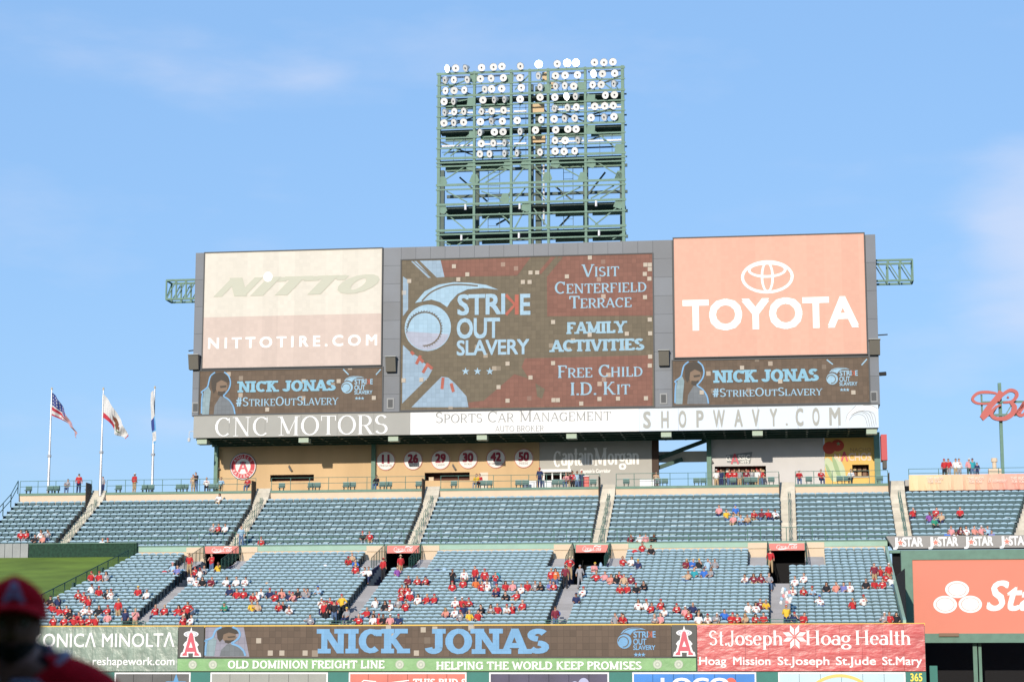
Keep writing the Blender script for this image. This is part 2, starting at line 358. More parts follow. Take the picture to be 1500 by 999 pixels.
M_white2 = mat('white_vinyl_lettering', (.85, .85, .83), .6)

# ================================================================ levels of the stands
NL, TL0, DL = 24, 1.0, .82
zW = zv(914, 0)
tl = lambda i: TL0 + DL * i
zl0 = zW - .55; zl1 = zv(806, 20.3, 650) - .82; RL = (zl1 - zl0) / (NL - 1)
zl = lambda i: zl0 + RL * i
NU, TU0, DU = 11, 22.0, .84
tu = lambda j: TU0 + DU * j
zt0, zt1 = zv(794, 22.65, 550) - .82, zv(728.6, 31.05, 550) - .82; RU = (zt1 - zt0) / (NU - 1)
zu = lambda j: zt0 + RU * j
T_F, T_P, T_S, T_B = 21.2, 31.9, 31.6, 37.6
zF0, zF1 = zv(806, T_F, 500), zv(798.8, T_F, 500)
zC = zv(717.5, T_P, 500)
print('rises', RL, RU, 'zW', zW, 'zF', zF0, zF1, 'zC', zC, zu(10))
sLR = su(1322, 1, 912)
_a, _b = su(198, 20.7, 800), su(62, tl(7), 878)
sl = lambda i: _a + (_b - _a) * (23 - i) / 16
sLL = sl(0)
print('left edge', _a, _b, sLL)
TUN = [su(u, 21, 808) for u in (325, 590.5, 866.5, 1152.5)]
UA = []
for ub, uf in ((139.5, 85), (382, 340), (634, 600), (891.5, 874), (1155, 1154), (1317.5, 1323)):
    a, b = su(ub, 31, 722), su(uf, 22.5, 792); UA.append((a + b) / 2); print('aisle', a, b)
UA.append(su(1502, 26.5, 750))
def ua(a, j): return a if a != UA[6] else su(1492, 22.5, 778) + (su(1514, 31, 725) - su(1492, 22.5, 778)) * min(j, 10) / 10
sUL = su(22, 31, 722)
sUR = su(1600, 31, 720)

# ---------------------------------------------------------------- seats
def seat_parts(mb, s, t, z, w=.258, open_=False):
    if open_: mb.box(s - w * .85, s + w * .85, t + .08, t + .48, z + .42, z + .465, 1)
    else: mb.box(s - w * .82, s + w * .82, t + .33, t + .42, z + .40, z + .46, 0)                   # tipped-up pan edge
    mb.add([(s - w * .85, t + .42, z + .42), (s + w * .85, t + .42, z + .42), (s + w * .85, t + .36, z + .16), (s - w * .85, t + .36, z + .16)], [(0, 1, 2, 3)], 0)
    b = [(-w, .40, .50), (w, .40, .50), (w, .70, .565), (-w, .70, .565)]
    mb.add([(s + x, t + y, z + zz) for x, zz, y in b], [(0, 1, 2, 3)], 0)
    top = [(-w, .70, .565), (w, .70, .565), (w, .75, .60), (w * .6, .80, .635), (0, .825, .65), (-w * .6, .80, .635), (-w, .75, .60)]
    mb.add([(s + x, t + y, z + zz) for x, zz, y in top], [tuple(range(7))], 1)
    mb.add([(s + x, t + y + .03, z + zz) for x, zz, y in ((-w, .40, .50), (w, .40, .50), (w, .75, .60), (0, .835, .65), (-w, .75, .60))], [(4, 3, 2, 1, 0)], 0)
    mb.box(s + .25, s + .28, t + .3, t + .56, z, z + .60, 0)
    return mb
PITCH_S = .53
def seat_positions(intervals_of_row, n):
    out = []
    for i in range(n):
        for a, b in intervals_of_row(i):
            k = int((b - a) / PITCH_S + .25)
            if k < 1: continue
            st = (b - a) / k if k else 0
            if st > .6: st = PITCH_S
            for q in range(k): out.append((a + st * (q + .5), i))
    return out
def cut(a, b, holes):
    segs = [(a, b)]
    for h0, h1 in holes:
        ns = []
        for x0, x1 in segs:
            if h1 <= x0 or h0 >= x1: ns.append((x0, x1)); continue
            if h0 > x0: ns.append((x0, h0))
            if h1 < x1: ns.append((h1, x1))
        segs = ns
    return [x for x in segs if x[1] - x[0] > .1]
AISL = (-1.3, .12)
def low_intervals(i):
    if i < 18: return cut(sl(i) + .1, sLR - .1, [(c + AISL[0], c + AISL[1]) for c in TUN])
    return cut(sl(i) + .1, sLR - .1, [(c - 2.85, c + 2.75) for c in TUN])
UHW = .62
def up_intervals(j):
    return cut(sUL + .2, sUR, [(ua(a, j) - UHW, ua(a, j) + UHW) for a in UA])

# lower stand ----------------------------------------------------
lower = thing('lower_stand', 'lower seating stand of pale blue seats behind the outfield wall', 'seating stand', sLL, 0, 0)
mb = MB(); mb2 = MB()
for i in range(NL):
    if i < 18: segs = cut(sl(i), sLR, [(c + AISL[0], c + AISL[1]) for c in TUN])
    else: segs = cut(sl(i), sLR, [(c - 1.35, c + 1.35) for c in TUN])
    for a, b in segs: mb.box(a, b, tl(i), tl(i) + DL + (.45 if i == NL - 1 else 0), zl(i) - .7, zl(i) - (0 if i < NL - 1 else -.0))
mb.box(sLL, sLR, .32, TL0, zl0 - .7, zl0 - .004)
mb.build('terrace', M_conc, lower)
for c in TUN:                                                    # stairs and landings
    for i in range(15):
        m2 = MB(); m2.box(c + AISL[0] + .003, c + AISL[1] - .003, tl(i) - .003, tl(i) + DL - .003, zl(i) - .7, zl(i) + .003)
        m2.box(c + AISL[0] + .003, c + AISL[1] - .003, tl(i) + DL / 2, tl(i) + DL - .003, zl(i), zl(i) + RL / 2); m2.build('step', M_grey, lower)
    for i in range(18, NL):
        for x0, x1 in ((c - 2.82, c - 1.37), (c + 1.37, c + 2.72)):
            m2 = MB(); m2.box(x0, x1, tl(i) - .003, tl(i) + DL - .003, zl(i) - .6, zl(i) + .004)
            m2.box(x0, x1, tl(i) + DL / 2, tl(i) + DL - .003, zl(i), zl(i) + RL / 2); m2.build('step', M_grey, lower)
    zf = zl(14)
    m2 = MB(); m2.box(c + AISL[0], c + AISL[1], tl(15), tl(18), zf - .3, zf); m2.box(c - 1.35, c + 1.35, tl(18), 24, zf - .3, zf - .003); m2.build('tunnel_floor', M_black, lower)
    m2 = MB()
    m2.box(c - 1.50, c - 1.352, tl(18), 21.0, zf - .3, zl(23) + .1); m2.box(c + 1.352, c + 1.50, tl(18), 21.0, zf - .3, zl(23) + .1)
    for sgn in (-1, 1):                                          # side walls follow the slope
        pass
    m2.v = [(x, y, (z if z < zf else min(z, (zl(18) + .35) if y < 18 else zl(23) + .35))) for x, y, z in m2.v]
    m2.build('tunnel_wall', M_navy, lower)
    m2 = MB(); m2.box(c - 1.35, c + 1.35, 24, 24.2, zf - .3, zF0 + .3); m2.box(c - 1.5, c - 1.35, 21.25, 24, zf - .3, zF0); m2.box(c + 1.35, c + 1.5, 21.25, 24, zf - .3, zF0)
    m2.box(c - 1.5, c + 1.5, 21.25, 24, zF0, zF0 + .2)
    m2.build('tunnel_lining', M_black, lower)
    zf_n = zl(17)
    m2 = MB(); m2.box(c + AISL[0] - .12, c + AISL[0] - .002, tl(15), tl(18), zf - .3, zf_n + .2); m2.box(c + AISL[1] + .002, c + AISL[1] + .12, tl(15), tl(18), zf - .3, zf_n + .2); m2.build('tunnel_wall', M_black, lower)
mb = MB()
for a, b in cut(sl(23), sLR, [(c - 1.35, c + 1.35) for c in TUN]): mb.box(a, b, 21.0 + .25, 21.5, zl(23) - .5, zF1 - .003)
mb.build('back_wall', M_beige, lower)
sp = seat_positions(low_intervals, NL)
sp.sort(key=lambda p: p[1])
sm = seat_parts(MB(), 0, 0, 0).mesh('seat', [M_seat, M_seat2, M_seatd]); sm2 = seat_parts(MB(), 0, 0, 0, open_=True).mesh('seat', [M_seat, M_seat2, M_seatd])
def place_seats(root, pos, tf, zf_, b):
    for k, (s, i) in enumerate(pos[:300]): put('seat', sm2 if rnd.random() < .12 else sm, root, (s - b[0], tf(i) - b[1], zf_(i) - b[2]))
    st = MB()
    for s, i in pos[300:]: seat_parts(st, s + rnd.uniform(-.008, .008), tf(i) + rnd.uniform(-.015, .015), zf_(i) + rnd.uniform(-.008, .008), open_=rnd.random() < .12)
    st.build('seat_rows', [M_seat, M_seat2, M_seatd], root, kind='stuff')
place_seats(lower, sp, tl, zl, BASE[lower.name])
print('lower seats', len(sp))
# end panels of the rows beside the stairs
mb = MB()
for i in range(NL):
    for a, b in low_intervals(i):
        for x in (b,):
            if x < sLR - .3: mb.box(x - .06, x - .0, tl(i) + .12, tl(i) + .66, zl(i), zl(i) + .66)
mb.build('row_end_panels', M_seatd, lower, kind='stuff')
mb = MB(); mb.add([(sLR, 0.3, zl0 - 3), (sLR, 21, zl(23) - 3), (sLR, 21, zl(23) + .9), (sLR, .3, zl0 + .75)], [(0, 1, 2, 3)])
mb.add([(sLR + .2, 0.3, zl0 - 3), (sLR + .2, 21, zl(23) - 3), (sLR + .2, 21, zl(23) + .9), (sLR + .2, .3, zl0 + .75)], [(3, 2, 1, 0)])
mb.add([(sLR, .3, zl0 + .75), (sLR + .2, .3, zl0 + .75), (sLR + .2, 21, zl(23) + .9), (sLR, 21, zl(23) + .9)], [(0, 1, 2, 3)])
mb.add([(sLR, .3, zl0 - 3), (sLR + .2, .3, zl0 - 3), (sLR + .2, .3, zl0 + .75), (sLR, .3, zl0 + .75)], [(0, 1, 2, 3)])
mb.build('side_wall', M_green2, lower)

# upper deck -----------------------------------------------------
upper = thing('upper_deck', 'steep upper deck of teal seats split by pale concrete stairs', 'seating stand', sUL, 21.2, 0)
mb = MB(); s_edge = su(1300, T_F, 800)
mb.box(sUL, sUR, T_F + .3, tu(0), zF1 - 1.2, zF1 - .02)
for j in range(NU): mb.box(sUL, sUR, tu(j), tu(j) + DU, zu(j) - 1.2, zu(j))
mb.box(sUL, sUR, tu(NU), T_P, zu(NU - 1) - 1, zu(NU - 1) + .002)
mb.v = [(x, y, max(z, zF0 + .25)) for x, y, z in mb.v]
mb.build('terrace', M_conc, upper)
mb = MB(); mb.box(su(180, T_F, 800), s_edge, T_F, T_F + .28, zF0, zF1)
mb.build('fascia', M_green2, upper)
mb = MB(); mb.box(su(180, T_F, 800), s_edge, T_F - .03, T_F + .3, zF1, zF1 + .07); mb.build('fascia_cap', M_green, upper)
for c in TUN:
    for x0, x1 in ((c - 2.9, c - 1.4), (c + 1.4, c + 2.8)):
        mb = MB(); mb.box(x0, x1, T_F - .05, T_F - .01, zF0 - .1, zF1 - .05); mb.build('fascia_panel', M_beige, upper)
for a in UA:
    for j in range(NU + 4):
        if j < NU - 1:
            z, t0, dd = zu(j), tu(j), DU
        else:
            q_ = j - NU + 1; dd = (T_P + .25 - tu(NU - 1)) / 5; t0 = tu(NU - 1) + dd * q_; z = zu(NU - 1) + (zC - zu(NU - 1)) * q_ / 4
        x = ua(a, j); mb = MB(); mb.box(x - UHW + .02, x + UHW - .02, t0 - .003, t0 + dd - .003, max(z - .5, zF0 + .26), z + .004)
        mb.box(x - UHW + .02, x + UHW - .02, t0 + dd / 2, t0 + dd - .003, z, z + RU / 2); mb.build('step', M_step, upper)
    if a == UA[6]: continue
    MB().box(a - UHW - .05, a - UHW + .01, tu(NU - 1) + .1, T_P - .07, zu(NU - 1) + .3, zC + .75).build('stair_gate', mat('gate_brown', (.07, .05, .035), .8), upper)
    mb = MB()
    for off in (0.0, .14):
        for j in range(0, NU, 2):
            p = (a + .05 + off, tu(j) + .3, zu(j)); q = (a + .05 + off, tu(j) + .3, zu(j) + .9); mb.tube(p, q, .02, 5)
            q2 = (a + .05 + off, tu(j + 1 if j + 1 < NU else j) + .5, zu(j + 1 if j + 1 < NU else j) + .9); 
            if j < NU - 1: mb.tube(q, q2, .02, 5); mb.tube((q[0], q[1], q[2] - .4), (q2[0], q2[1], q2[2] - .4), .015, 4)
            mb.tube(q2, (q2[0], q2[1], q2[2] - .9), .02, 5)
    mb.build('handrail', M_rail, upper, kind='stuff')
sp = seat_positions(up_intervals, NU); sp.sort(key=lambda p: p[1]); print('upper seats', len(sp))
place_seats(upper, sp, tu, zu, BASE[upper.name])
mb = MB()
for j in range(NU):
    for a, b in up_intervals(j): mb.box(b - .05, b, tu(j) + .1, tu(j) + .66, zu(j), zu(j) + .66); mb.box(a, a + .05, tu(j) + .1, tu(j) + .66, zu(j), zu(j) + .66)
mb.build('row_end_panels', M_seatd, upper, kind='stuff')
# parapet, curb and concourse floor
gaps = [(a - UHW, a + UHW) for a in UA]
sR1 = su(1304, T_P, 715); sR2 = su(1332, T_P, 715)
for k, (a, b) in enumerate(cut(sUL, sR1, gaps)):
    mb = MB(); mb.box(a, b, T_P, T_P + .2, zu(NU - 1) - .5, zC - .18); mb.build('parapet', M_beige, upper)
    mb = MB(); mb.box(a, b, T_P - .06, T_P + .25, zC - .18, zC + .02); mb.build('curb', M_green, upper)
mb = MB(); mb.box(sUL, sR1 + .3, T_P + .2, T_B + 1.5, zC - .5, zC - .02); mb.box(sR2 - .3, sUR, T_P + .25, T_B + 1.5, zC - .2, zC + .3); mb.build('concourse_floor', M_conc, upper)

# ---------------------------------------------------------------- railings
def railing(label, pts, h=1.05, step=1.55, rails=(1., .55), m=None, name='railing', r=.022, pr=.028, infill=None, group=None):
    """pts: base line of the railing as stand points"""
    m = m or M_rail; b = pts[0]; o = thing(name, label, 'railing', *b, group)
    o_l = []
    for k in rails:
        mb = MB()
        for p, q in zip(pts, pts[1:]): mb.tube((p[0], p[1], p[2] + h * k), (q[0], q[1], q[2] + h * k), r, 5)
        mb.build('top_rail' if k == 1. else 'mid_rail', m, o)
    for p, q in zip(pts, pts[1:]):
        L_ = math.dist(p, q); n = max(1, round(L_ / step))
        for k in range(n + 1):
            if k == n and q != pts[-1]: continue
            x = [a + (c - a) * k / n for a, c in zip(p, q)]
            mb = MB(); mb.tube((x[0], x[1], x[2]), (x[0], x[1], x[2] + h), pr, 5); mb.build('post', m, o)
        if infill:
            mb = MB(); mb.add([(p[0], p[1], p[2] + .1), (q[0], q[1], q[2] + .1), (q[0], q[1], q[2] + h * .97), (p[0], p[1], p[2] + h * .97)], [(0, 1, 2, 3)]); mb.build('mesh_panel', infill, o)
    return o
def mesh_mat(name, col, dens):
    m = mat(name, col, .8); t = m.node_tree; b = t.nodes['Principled BSDF']; b.inputs['Alpha'].default_value = dens; return m
M_net = mesh_mat('green_wire_mesh', (.10, .22, .14), .35)
where = ['left end of the upper concourse', 'concourse above the left stair', 'concourse under the round team emblem', 'concourse under the retired number discs',
         'concourse before the grey lettered wall', 'concourse before the drinks kiosk', 'concourse below the tomato mural']
segs = cut(sUL, sR1, gaps)
for k, (a, b) in enumerate(segs):
    railing('green pipe railing along the ' + where[min(k, 6)], [(a + .05, T_P + .1, zC + .02), (b - .05, T_P + .1, zC + .02)], group='concourse railings')
railing('green pipe railing above the faded beer banner', [(sR2, T_P + .1, zC + .35), (sUR, T_P + .1, zC + .35)], .8, 2.2, group='concourse railings')
railing('dark green sloping railing down the left edge of the upper deck', [(sUL - .1, T_P, zC), (sUL - .1, tu(NU - 1), zu(NU - 1) + .3), (sUL - .1, tu(0), zu(0) + .1)], 1.1, 2.0, m=M_dkgreen, r=.035, pr=.04)
# rails along the front of the upper deck
fs = [su(187, T_F, 800)] + TUN + [s_edge]
wh2 = ['left of the first tunnel', 'between the first and second tunnels', 'between the second and third tunnels', 'between the third and fourth tunnels', 'right of the fourth tunnel']
for k in range(5):
    a, b = fs[k] + (2.9 if k else 0), fs[k + 1] - (2.9 if k < 4 else 0)
    railing('green front railing of the upper deck ' + wh2[k], [(a, T_F + .15, zF1 + .05), (b, T_F + .15, zF1 + .05)], .62, 1.5, rails=(1., .5), m=M_green, group='upper deck front railings')
nth = ['first', 'second', 'third', 'fourth']
for k, c in enumerate(TUN):
    railing('tall green railing over the %s tunnel sign from the left' % nth[k], [(c - 2.9, T_F + .1, zF1 + .05), (c + 2.9, T_F + .1, zF1 + .05)], 1.05, .95, rails=(1.,), m=M_green, group='railings over the tunnels')
    for sg, w in ((-1, 'left'), (1, 'right')):
        railing('sloping railing on the %s side of the %s tunnel from the left' % (w, nth[k]), [(c + sg * 1.43, tl(18), zl(18) + .3), (c + sg * 1.43, 20.9, zl(23) + .35)], 1.0, 1.1, rails=(1.,), m=M_dkgreen, infill=M_net, group='railings beside the tunnels')
rl = railing('green mesh railing sloping down between the grass bank and the seats', [(sl(0) - .25, .6, zl0), (sl(23) - .25, tl(23), zl(23)), ], 1.0, 1.75, rails=(1.,), m=M_dkgreen, infill=M_net, r=.04, pr=.04)
for k in range(1, 9, 2):
    i = k * 2.6; mb = MB(); mb.box(sl(i) - .45, sl(i) - .3, tl(i), tl(i) + .35, zl(i) + .35, zl(i) + .7); mb.build('light_box', M_dkgreen, rl)
# small green gate panels at the foot of the lower stairs
for k, c in enumerate(TUN):
    railing('low green gate rail at the foot of the %s lower stair' % nth[k], [(c - 2.0, .55, zl0), (c + .5, .55, zl0)], .82, .8, rails=(1., .8), m=M_green, group='gate rails at the stair feet')

# ---------------------------------------------------------------- tunnel signs
M_coke = mat('red_sign_panel', (.72, .20, .17), .6)
def script_cola(root, m, s0, s1, z0, z1, t):
    lay = strokes('Coca-Cola', .11, .05, 0, shear=.32)
    letter('lettering', root, m, lay, s0, s1, z0, z1, t)
    w, h = s1 - s0, z1 - z0
    pts = smooth_line([(s0 + w * .05, z0 + h * .05), (s0 + w * .18, z0 - h * .13), (s0 + w * .38, z0 - h * .02), (s0 + w * .55, z0 + h * .12)])
    flat('swash', root, m, [ribbon(pts, [.035 + .05 * math.sin(math.pi * i / (len(pts) - 1)) for i in range(len(pts))])], t, .03)
    pts = smooth_line([(s0 + w * .62, z0 + h * 1.0), (s0 + w * .75, z0 + h * 1.12), (s0 + w * .9, z0 + h * .95), (s0 + w * 1.0, z0 + h * 1.08)])
    flat('swash', root, m, [ribbon(pts, .06)], t, .03)
for k, c in enumerate(TUN):
    u0, u1 = ((300, 350), (567, 614.5), (843.5, 890.5), (1126.5, 1178.5))[k]; vt = (800, 799, 798, 795.7)[k]; vb = (810.5, 810, 809, 806)[k]
    a, b = su(u0, 20.9, 803), su(u1, 20.9, 803); z0, z1 = zv(vb, 20.9, u0), zv(vt, 20.9, u0)
    o = thing('drink_sign', 'red script drink sign above the %s stand tunnel from the left' % nth[k], 'sign', (a + b) / 2, 20.9, z0, 'signs above the tunnels')
    m2 = MB(); m2.box(a, b, 20.9, 21.2, z0, z1); m2.build('panel', M_coke, o)
    m2 = MB(); m2.box(a - .06, a, 20.88, 21.22, z0, z1 + .05); m2.box(b, b + .06, 20.88, 21.22, z0, z1 + .05); m2.build('frame', M_green, o)
    mid = (a + b) / 2; w = (b - a) * .29; script_cola(o, M_white2, mid - w, mid + w, z0 + (z1 - z0) * .22, z0 + (z1 - z0) * .82, 20.9)

# ================================================================ outfield wall, facing t = 0
z_up0 = zv(983, 0)                     # joint between the upper boards and the lower padding
wall = thing('outfield_wall', 'long outfield wall with yellow top line and advertising boards', 'wall', 0, 0, 0)
sWL, sWR = su(-120, 0, 950), su(1355.5, 0, 950)
mb = MB(); mb.box(sWL, sWR, 0.02, .3, 0, zW - .08); mb.box(sWR - .3, sWR, .3, 9, 0, zW - .3); mb.build('wall_core', M_dkgreen, wall)
mb = MB(); mb.box(sWL, sWR + .02, -.06, .34, zW - .16, zW + .0); mb.build('top_line', mat('yellow_line', (.75, .48, .08), .6), wall)
M_teal = mat('teal_padding', (.02, .17, .14), .6, .06, 1.5)
def wp(u): return su(u, 0, 950)
def wz(v): return zv(v, 0)
# lower padding: pads between seams
edges = [-120, 170, 281, 310, 481.5, 512, 684, 717, 892, 926, 1107, 1139, 1325, 1355.5]
M_ads = [M_teal, mat('dark_grey_ad', (.10, .10, .10), .6, .25, .6), M_teal, mat('grey_ad', (.30, .31, .28), .6, .1, .6), M_teal, mat('coral_ad', (.62, .17, .13), .6, .08, .6), M_teal,
         mat('purple_ad', (.07, .06, .11), .6, .3, .5), M_teal, mat('blue_ad', (.04, .22, .62), .6, .15, .5), M_teal, mat('pale_blue_ad', (.50, .66, .72), .6, .06, .6), M_teal]
for k in range(len(edges) - 1):
    a, b = wp(edges[k]), wp(edges[k + 1]); n = max(1, round((b - a) / 1.32))
    for q in range(n):
        mb = MB(); x0, x1 = a + (b - a) * q / n, a + (b - a) * (q + 1) / n
        mb.box(x0 + .012, x1 - .012, -.12, .02, .02, z_up0 - .05); mb.build('pad', M_ads[k], wall)
    if k % 2:
        mb = MB(); mb.box(a, b, -.135, -.121, z_up0 - .16, z_up0 - .06); mb.box(a, a + .1, -.136, -.122, .1, z_up0 - .16); mb.box(b - .1, b, -.136, -.122, .1, z_up0 - .16); mb.build('white_border', M_white, wall)
tp = -.12
lt_px('distance_number', wall, mat('yellow_number', (.85, .68, .08), .6), sans('365', .025), 1333.5, 1351, 986, 997, tp)
lt_px('lettering', wall, M_white2, strokes("THIS BUD S", .2, .16, .08), 605, 684, 993.5, 1005, tp)
lt_px('lettering', wall, M_white2, sans('LOCO', .03), 968, 1068, 993, 1012, tp)
def star(cx, cz, r, r2=.4, n=5, a0=90):
    return [(cx + (r if i % 2 == 0 else r * r2) * math.cos(R(a0 + 180 / n * i)), cz + (r if i % 2 == 0 else r * r2) * math.sin(R(a0 + 180 / n * i))) for i in range(2 * n)]
flat('blue_star', wall, mat('star_blue', (.1, .3, .55), .6), [star(wp(260), wz(1003), .75)], tp)
v_, f_ = ring(wp(1229), z_up0 - 2.6, 2.35, 2.55, .95, 30, 20, 160); flat('yellow_arc', wall, mat('ad_yellow', (.8, .55, .15), .6), [(v_, f_)], tp)
flat('purple_figure', wall, mat('lilac_ad', (.4, .42, .6), .6), [ell(wp(855), wz(1001), .35, .38), ell(wp(842), wz(1004), .25, .3)], tp)
flat('outline_mark', wall, M_white2, [ribbon([(wp(530), wz(1000)), (wp(534), wz(996)), (wp(552), wz(998))], .07), ribbon([(wp(570), wz(1000)), (wp(600), wz(996))], .07)], tp)
flat('red_dot', wall, mat('ad_red', (.7, .12, .08), .6), [ell(wp(1070), wz(1000), .35, .35)], tp)

# upper boards
tb = -.10
def board(label, u0, u1, m, seams, vt=915.6, vb=982.5, name='advertising_board', cat='advertising board'):
    a, b = wp(u0), wp(u1); o = thing(name, label, cat, (a + b) / 2, tb, wz(vb))
    xs = [wp(u) for u in [u0] + seams + [u1]]
    for x0, x1 in zip(xs, xs[1:]):
        mb = MB(); mb.box(x0 + .006, x1 - .006, tb, -.001, wz(vb), wz(vt)); mb.build('panel', m, o)
    return o
M_km = mat('grey_green_vinyl', (.21, .275, .225), .36, .22, 1.6, .8, stretch=(1, 1, .7))
km = board('grey green board with tall white lettering at the left end of the wall', -90, 261, M_km, [-60, 8, 76, 106, 136, 166, 196, 229])
lt_px('lettering', km, M_white2, sans('K\u039fNIC\u039b MIN\u039fLT\u039b'.replace('\u039f', 'O'), .012, space=1.02), 48, 256, 928, 947.3, tb)
lt_px('lettering', km, M_white2, sans('reshapework.com', .012), 136, 256, 962.3, 973.6, tb)
M_dark = mat('dark_panel', (.035, .035, .035), .5)
M_hred = mat('emblem_red', (.55, .06, .10), .5); M_hnavy = mat('emblem_navy', (.04, .05, .12), .5)
def halo_a(root, cx, z0, h, t, red=M_hred):
    """a block letter with flared feet and a halo round its tip: white edge, red face"""
    O_ = [(-.50, 0), (-.46, .13), (-.38, .16), (-.30, .34), (-.37, .40), (-.27, .50), (-.20, .53), (-.13, .78), (-.06, .84), (0, 1.0), (.06, .84), (.13, .78), (.20, .53), (.27, .50), (.37, .40), (.30, .34), (.38, .16), (.46, .13), (.50, 0), (.10, 0), (.12, .12), (-.12, .12), (-.10, 0)]
    I_ = [(-.40, .04), (-.37, .10), (-.29, .14), (-.21, .37), (-.16, .50), (-.075, .78), (0, .82), (.075, .78), (.16, .50), (.21, .37), (.29, .14), (.37, .10), (.40, .04), (.17, .04), (.19, .17), (-.19, .17), (-.17, .04)]
    H_ = [(-.09, .31), (.09, .31), (0, .50)]
    f = lambda p: [(cx + x * h * .74, z0 + y * h) for x, y in p]
    v1, f1 = ring(cx, z0 + .76 * h, .12 * h, .26 * h, .40); v2, f2 = ring(cx, z0 + .76 * h, .16 * h, .22 * h, .40)
    flat('letter_outline', root, M_white, [f(O_)], t, .02)
    flat('halo', root, M_white, [(v1, f1)], t, .03); flat('halo_band', root, mat('halo_grey', (.40, .42, .5), .4), [(v2, f2)], t, .036)
    flat('letter_face', root, red, [f(I_)], t, .042)
    flat('letter_counter', root, M_white, [f(H_)], t, .05)
for u0, u1, lab in ((261.5, 299, 'black panel with red haloed team letter left of the ribbon screen'), (984, 1021, 'black panel with red haloed team letter right of the ribbon screen')):
    o = board(lab, u0, u1, M_dark, [], 915.6, 962, 'team_letter_panel', 'sign'); halo_a(o, wp((u0 + u1) / 2), wz(961), wz(916.5) - wz(961), tb)
M_od = mat('light_green_vinyl', (.165, .36, .13), .45, .10, 1.3, .3)
od = board('long light green strip with white block lettering under the ribbon screen', 261, 1019.5, M_od, [360, 460, 560, 660, 760, 860, 960], 963.8, 982.2)
lt_px('lettering', od, M_white2, strokes('OLD DOMINION FREIGHT LINE', .19, .15, .05), 334, 563.5, 967, 978.6, tb)
lt_px('lettering', od, M_white2, strokes('HELPING THE WORLD KEEP PROMISES', .19, .15, .05), 639.5, 940, 968.5, 980.2, tb)
for u in (283.5, 313, 586, 617, 963, 994):
    m_seal = mat('seal_grey', (.42, .45, .38), .6)
    cx, cz = wp(u), wz(972.7); r = .29
    flat('round_seal', od, m_seal, [ring(cx, cz, r * .84, r), ring(cx, cz, r * .3, r * .62)], tb)
    flat('round_seal_disc', od, mat('seal_pale', (.55, .60, .48), .6), [ring(cx, cz, r * .62, r * .84), ell(cx, cz, r * .3, r * .3, 12)], tb, .01)
M_sj = mat('red_vinyl', (.50, .075, .08), .34, .16, 1.1, .45, stretch=(1, 1, 2))
sj = board('red hospital board with white serif lettering at the right end', 1021.5, 1355, M_sj, [1092, 1126, 1160, 1195, 1230, 1263, 1293, 1324], 915.2, 982.6)
ser = dict(thick=.135, thin=.05, serif=.07, sth=.035)
lt_px('lettering', sj, M_white2, strokes('S', **ser), 1039, 1050.5, 923, 944.8, tb); lt_px('lettering', sj, M_white2, strokes('t.', **ser), 1052.5, 1065, 923, 944.8, tb)
lt_px('lettering', sj, M_white2, strokes('J', **ser), 1065.5, 1075, 923.2, 946.5, tb); lt_px('lettering', sj, M_white2, strokes('oseph', **ser), 1077, 1146.5, 923, 944.6, tb)
lt_px('lettering', sj, M_white2, strokes('Hoag', **ser), 1180.5, 1247, 923, 944.3, tb); lt_px('lettering', sj, M_white2, strokes('Health', **ser), 1253, 1334, 923, 944, tb)
for wds, x0, x1 in (('Hoag', 1024.3, 1064), ('Mission', 1074, 1128.5), ('St.Joseph', 1139, 1214.7), ('St.Jude', 1224.3, 1283), ('St.Mary', 1292.3, 1350.5)):
    lt_px('lettering', sj, M_white2, sans(wds, .014), x0, x1, 961.6, 973.3, tb)
cx, cz = wp(1164.5), wz(933.4); sh = []
for q in range(4):
    for sg in (-1, 1):
        w = R(90 * q); pts = [(.035 * sg, .10), (.035 * sg, .50), (.29 * sg, .76), (.29 * sg, .36)]
        sh.append([(cx + x * math.cos(w) - y * math.sin(w), cz + x * math.sin(w) + y * math.cos(w)) for x, y in pts])
flat('petal_mark', sj, M_white2, sh, tb)

# ribbon screen
LB = led('ribbon_screen_brown', (.115, .08, .058), .42, .14, .8, .012, .08)
LBLUE = led('screen_sky_blue', (.17, .35, .56), .36, .06, .93, 0, .08)
LPALE = led('screen_pale_blue', (.27, .43, .55), .36, .06, .93, 0, .08)
LRED = led('screen_red', (.36, .10, .07), .36, .08, .9, 0, .08)
ribs = thing('ribbon_screen', 'long brown ribbon screen with big pale blue name on the outfield wall', 'screen', wp(640), tb, wz(961))
mb = MB(); mb.box(wp(300), wp(983.5), tb + .0, -.001, wz(961.6), wz(915.8)); mb.build('display', LB, ribs)
mb = MB(); mb.box(wp(299.5), wp(984), tb - .02, tb + .05, wz(963.4), wz(961.8)); mb.build('frame', M_dark, ribs)
slab = dict(thick=.24, thin=.20, serif=.13, sth=.19)
lt_px('lettering', ribs, LBLUE, strokes('NICK', **slab), 464, 601, 920.8, 956.5, tb)
lt_px('lettering', ribs, LBLUE, strokes('JONAS', **slab), 622.5, 804.5, 920.6, 957.3, tb)
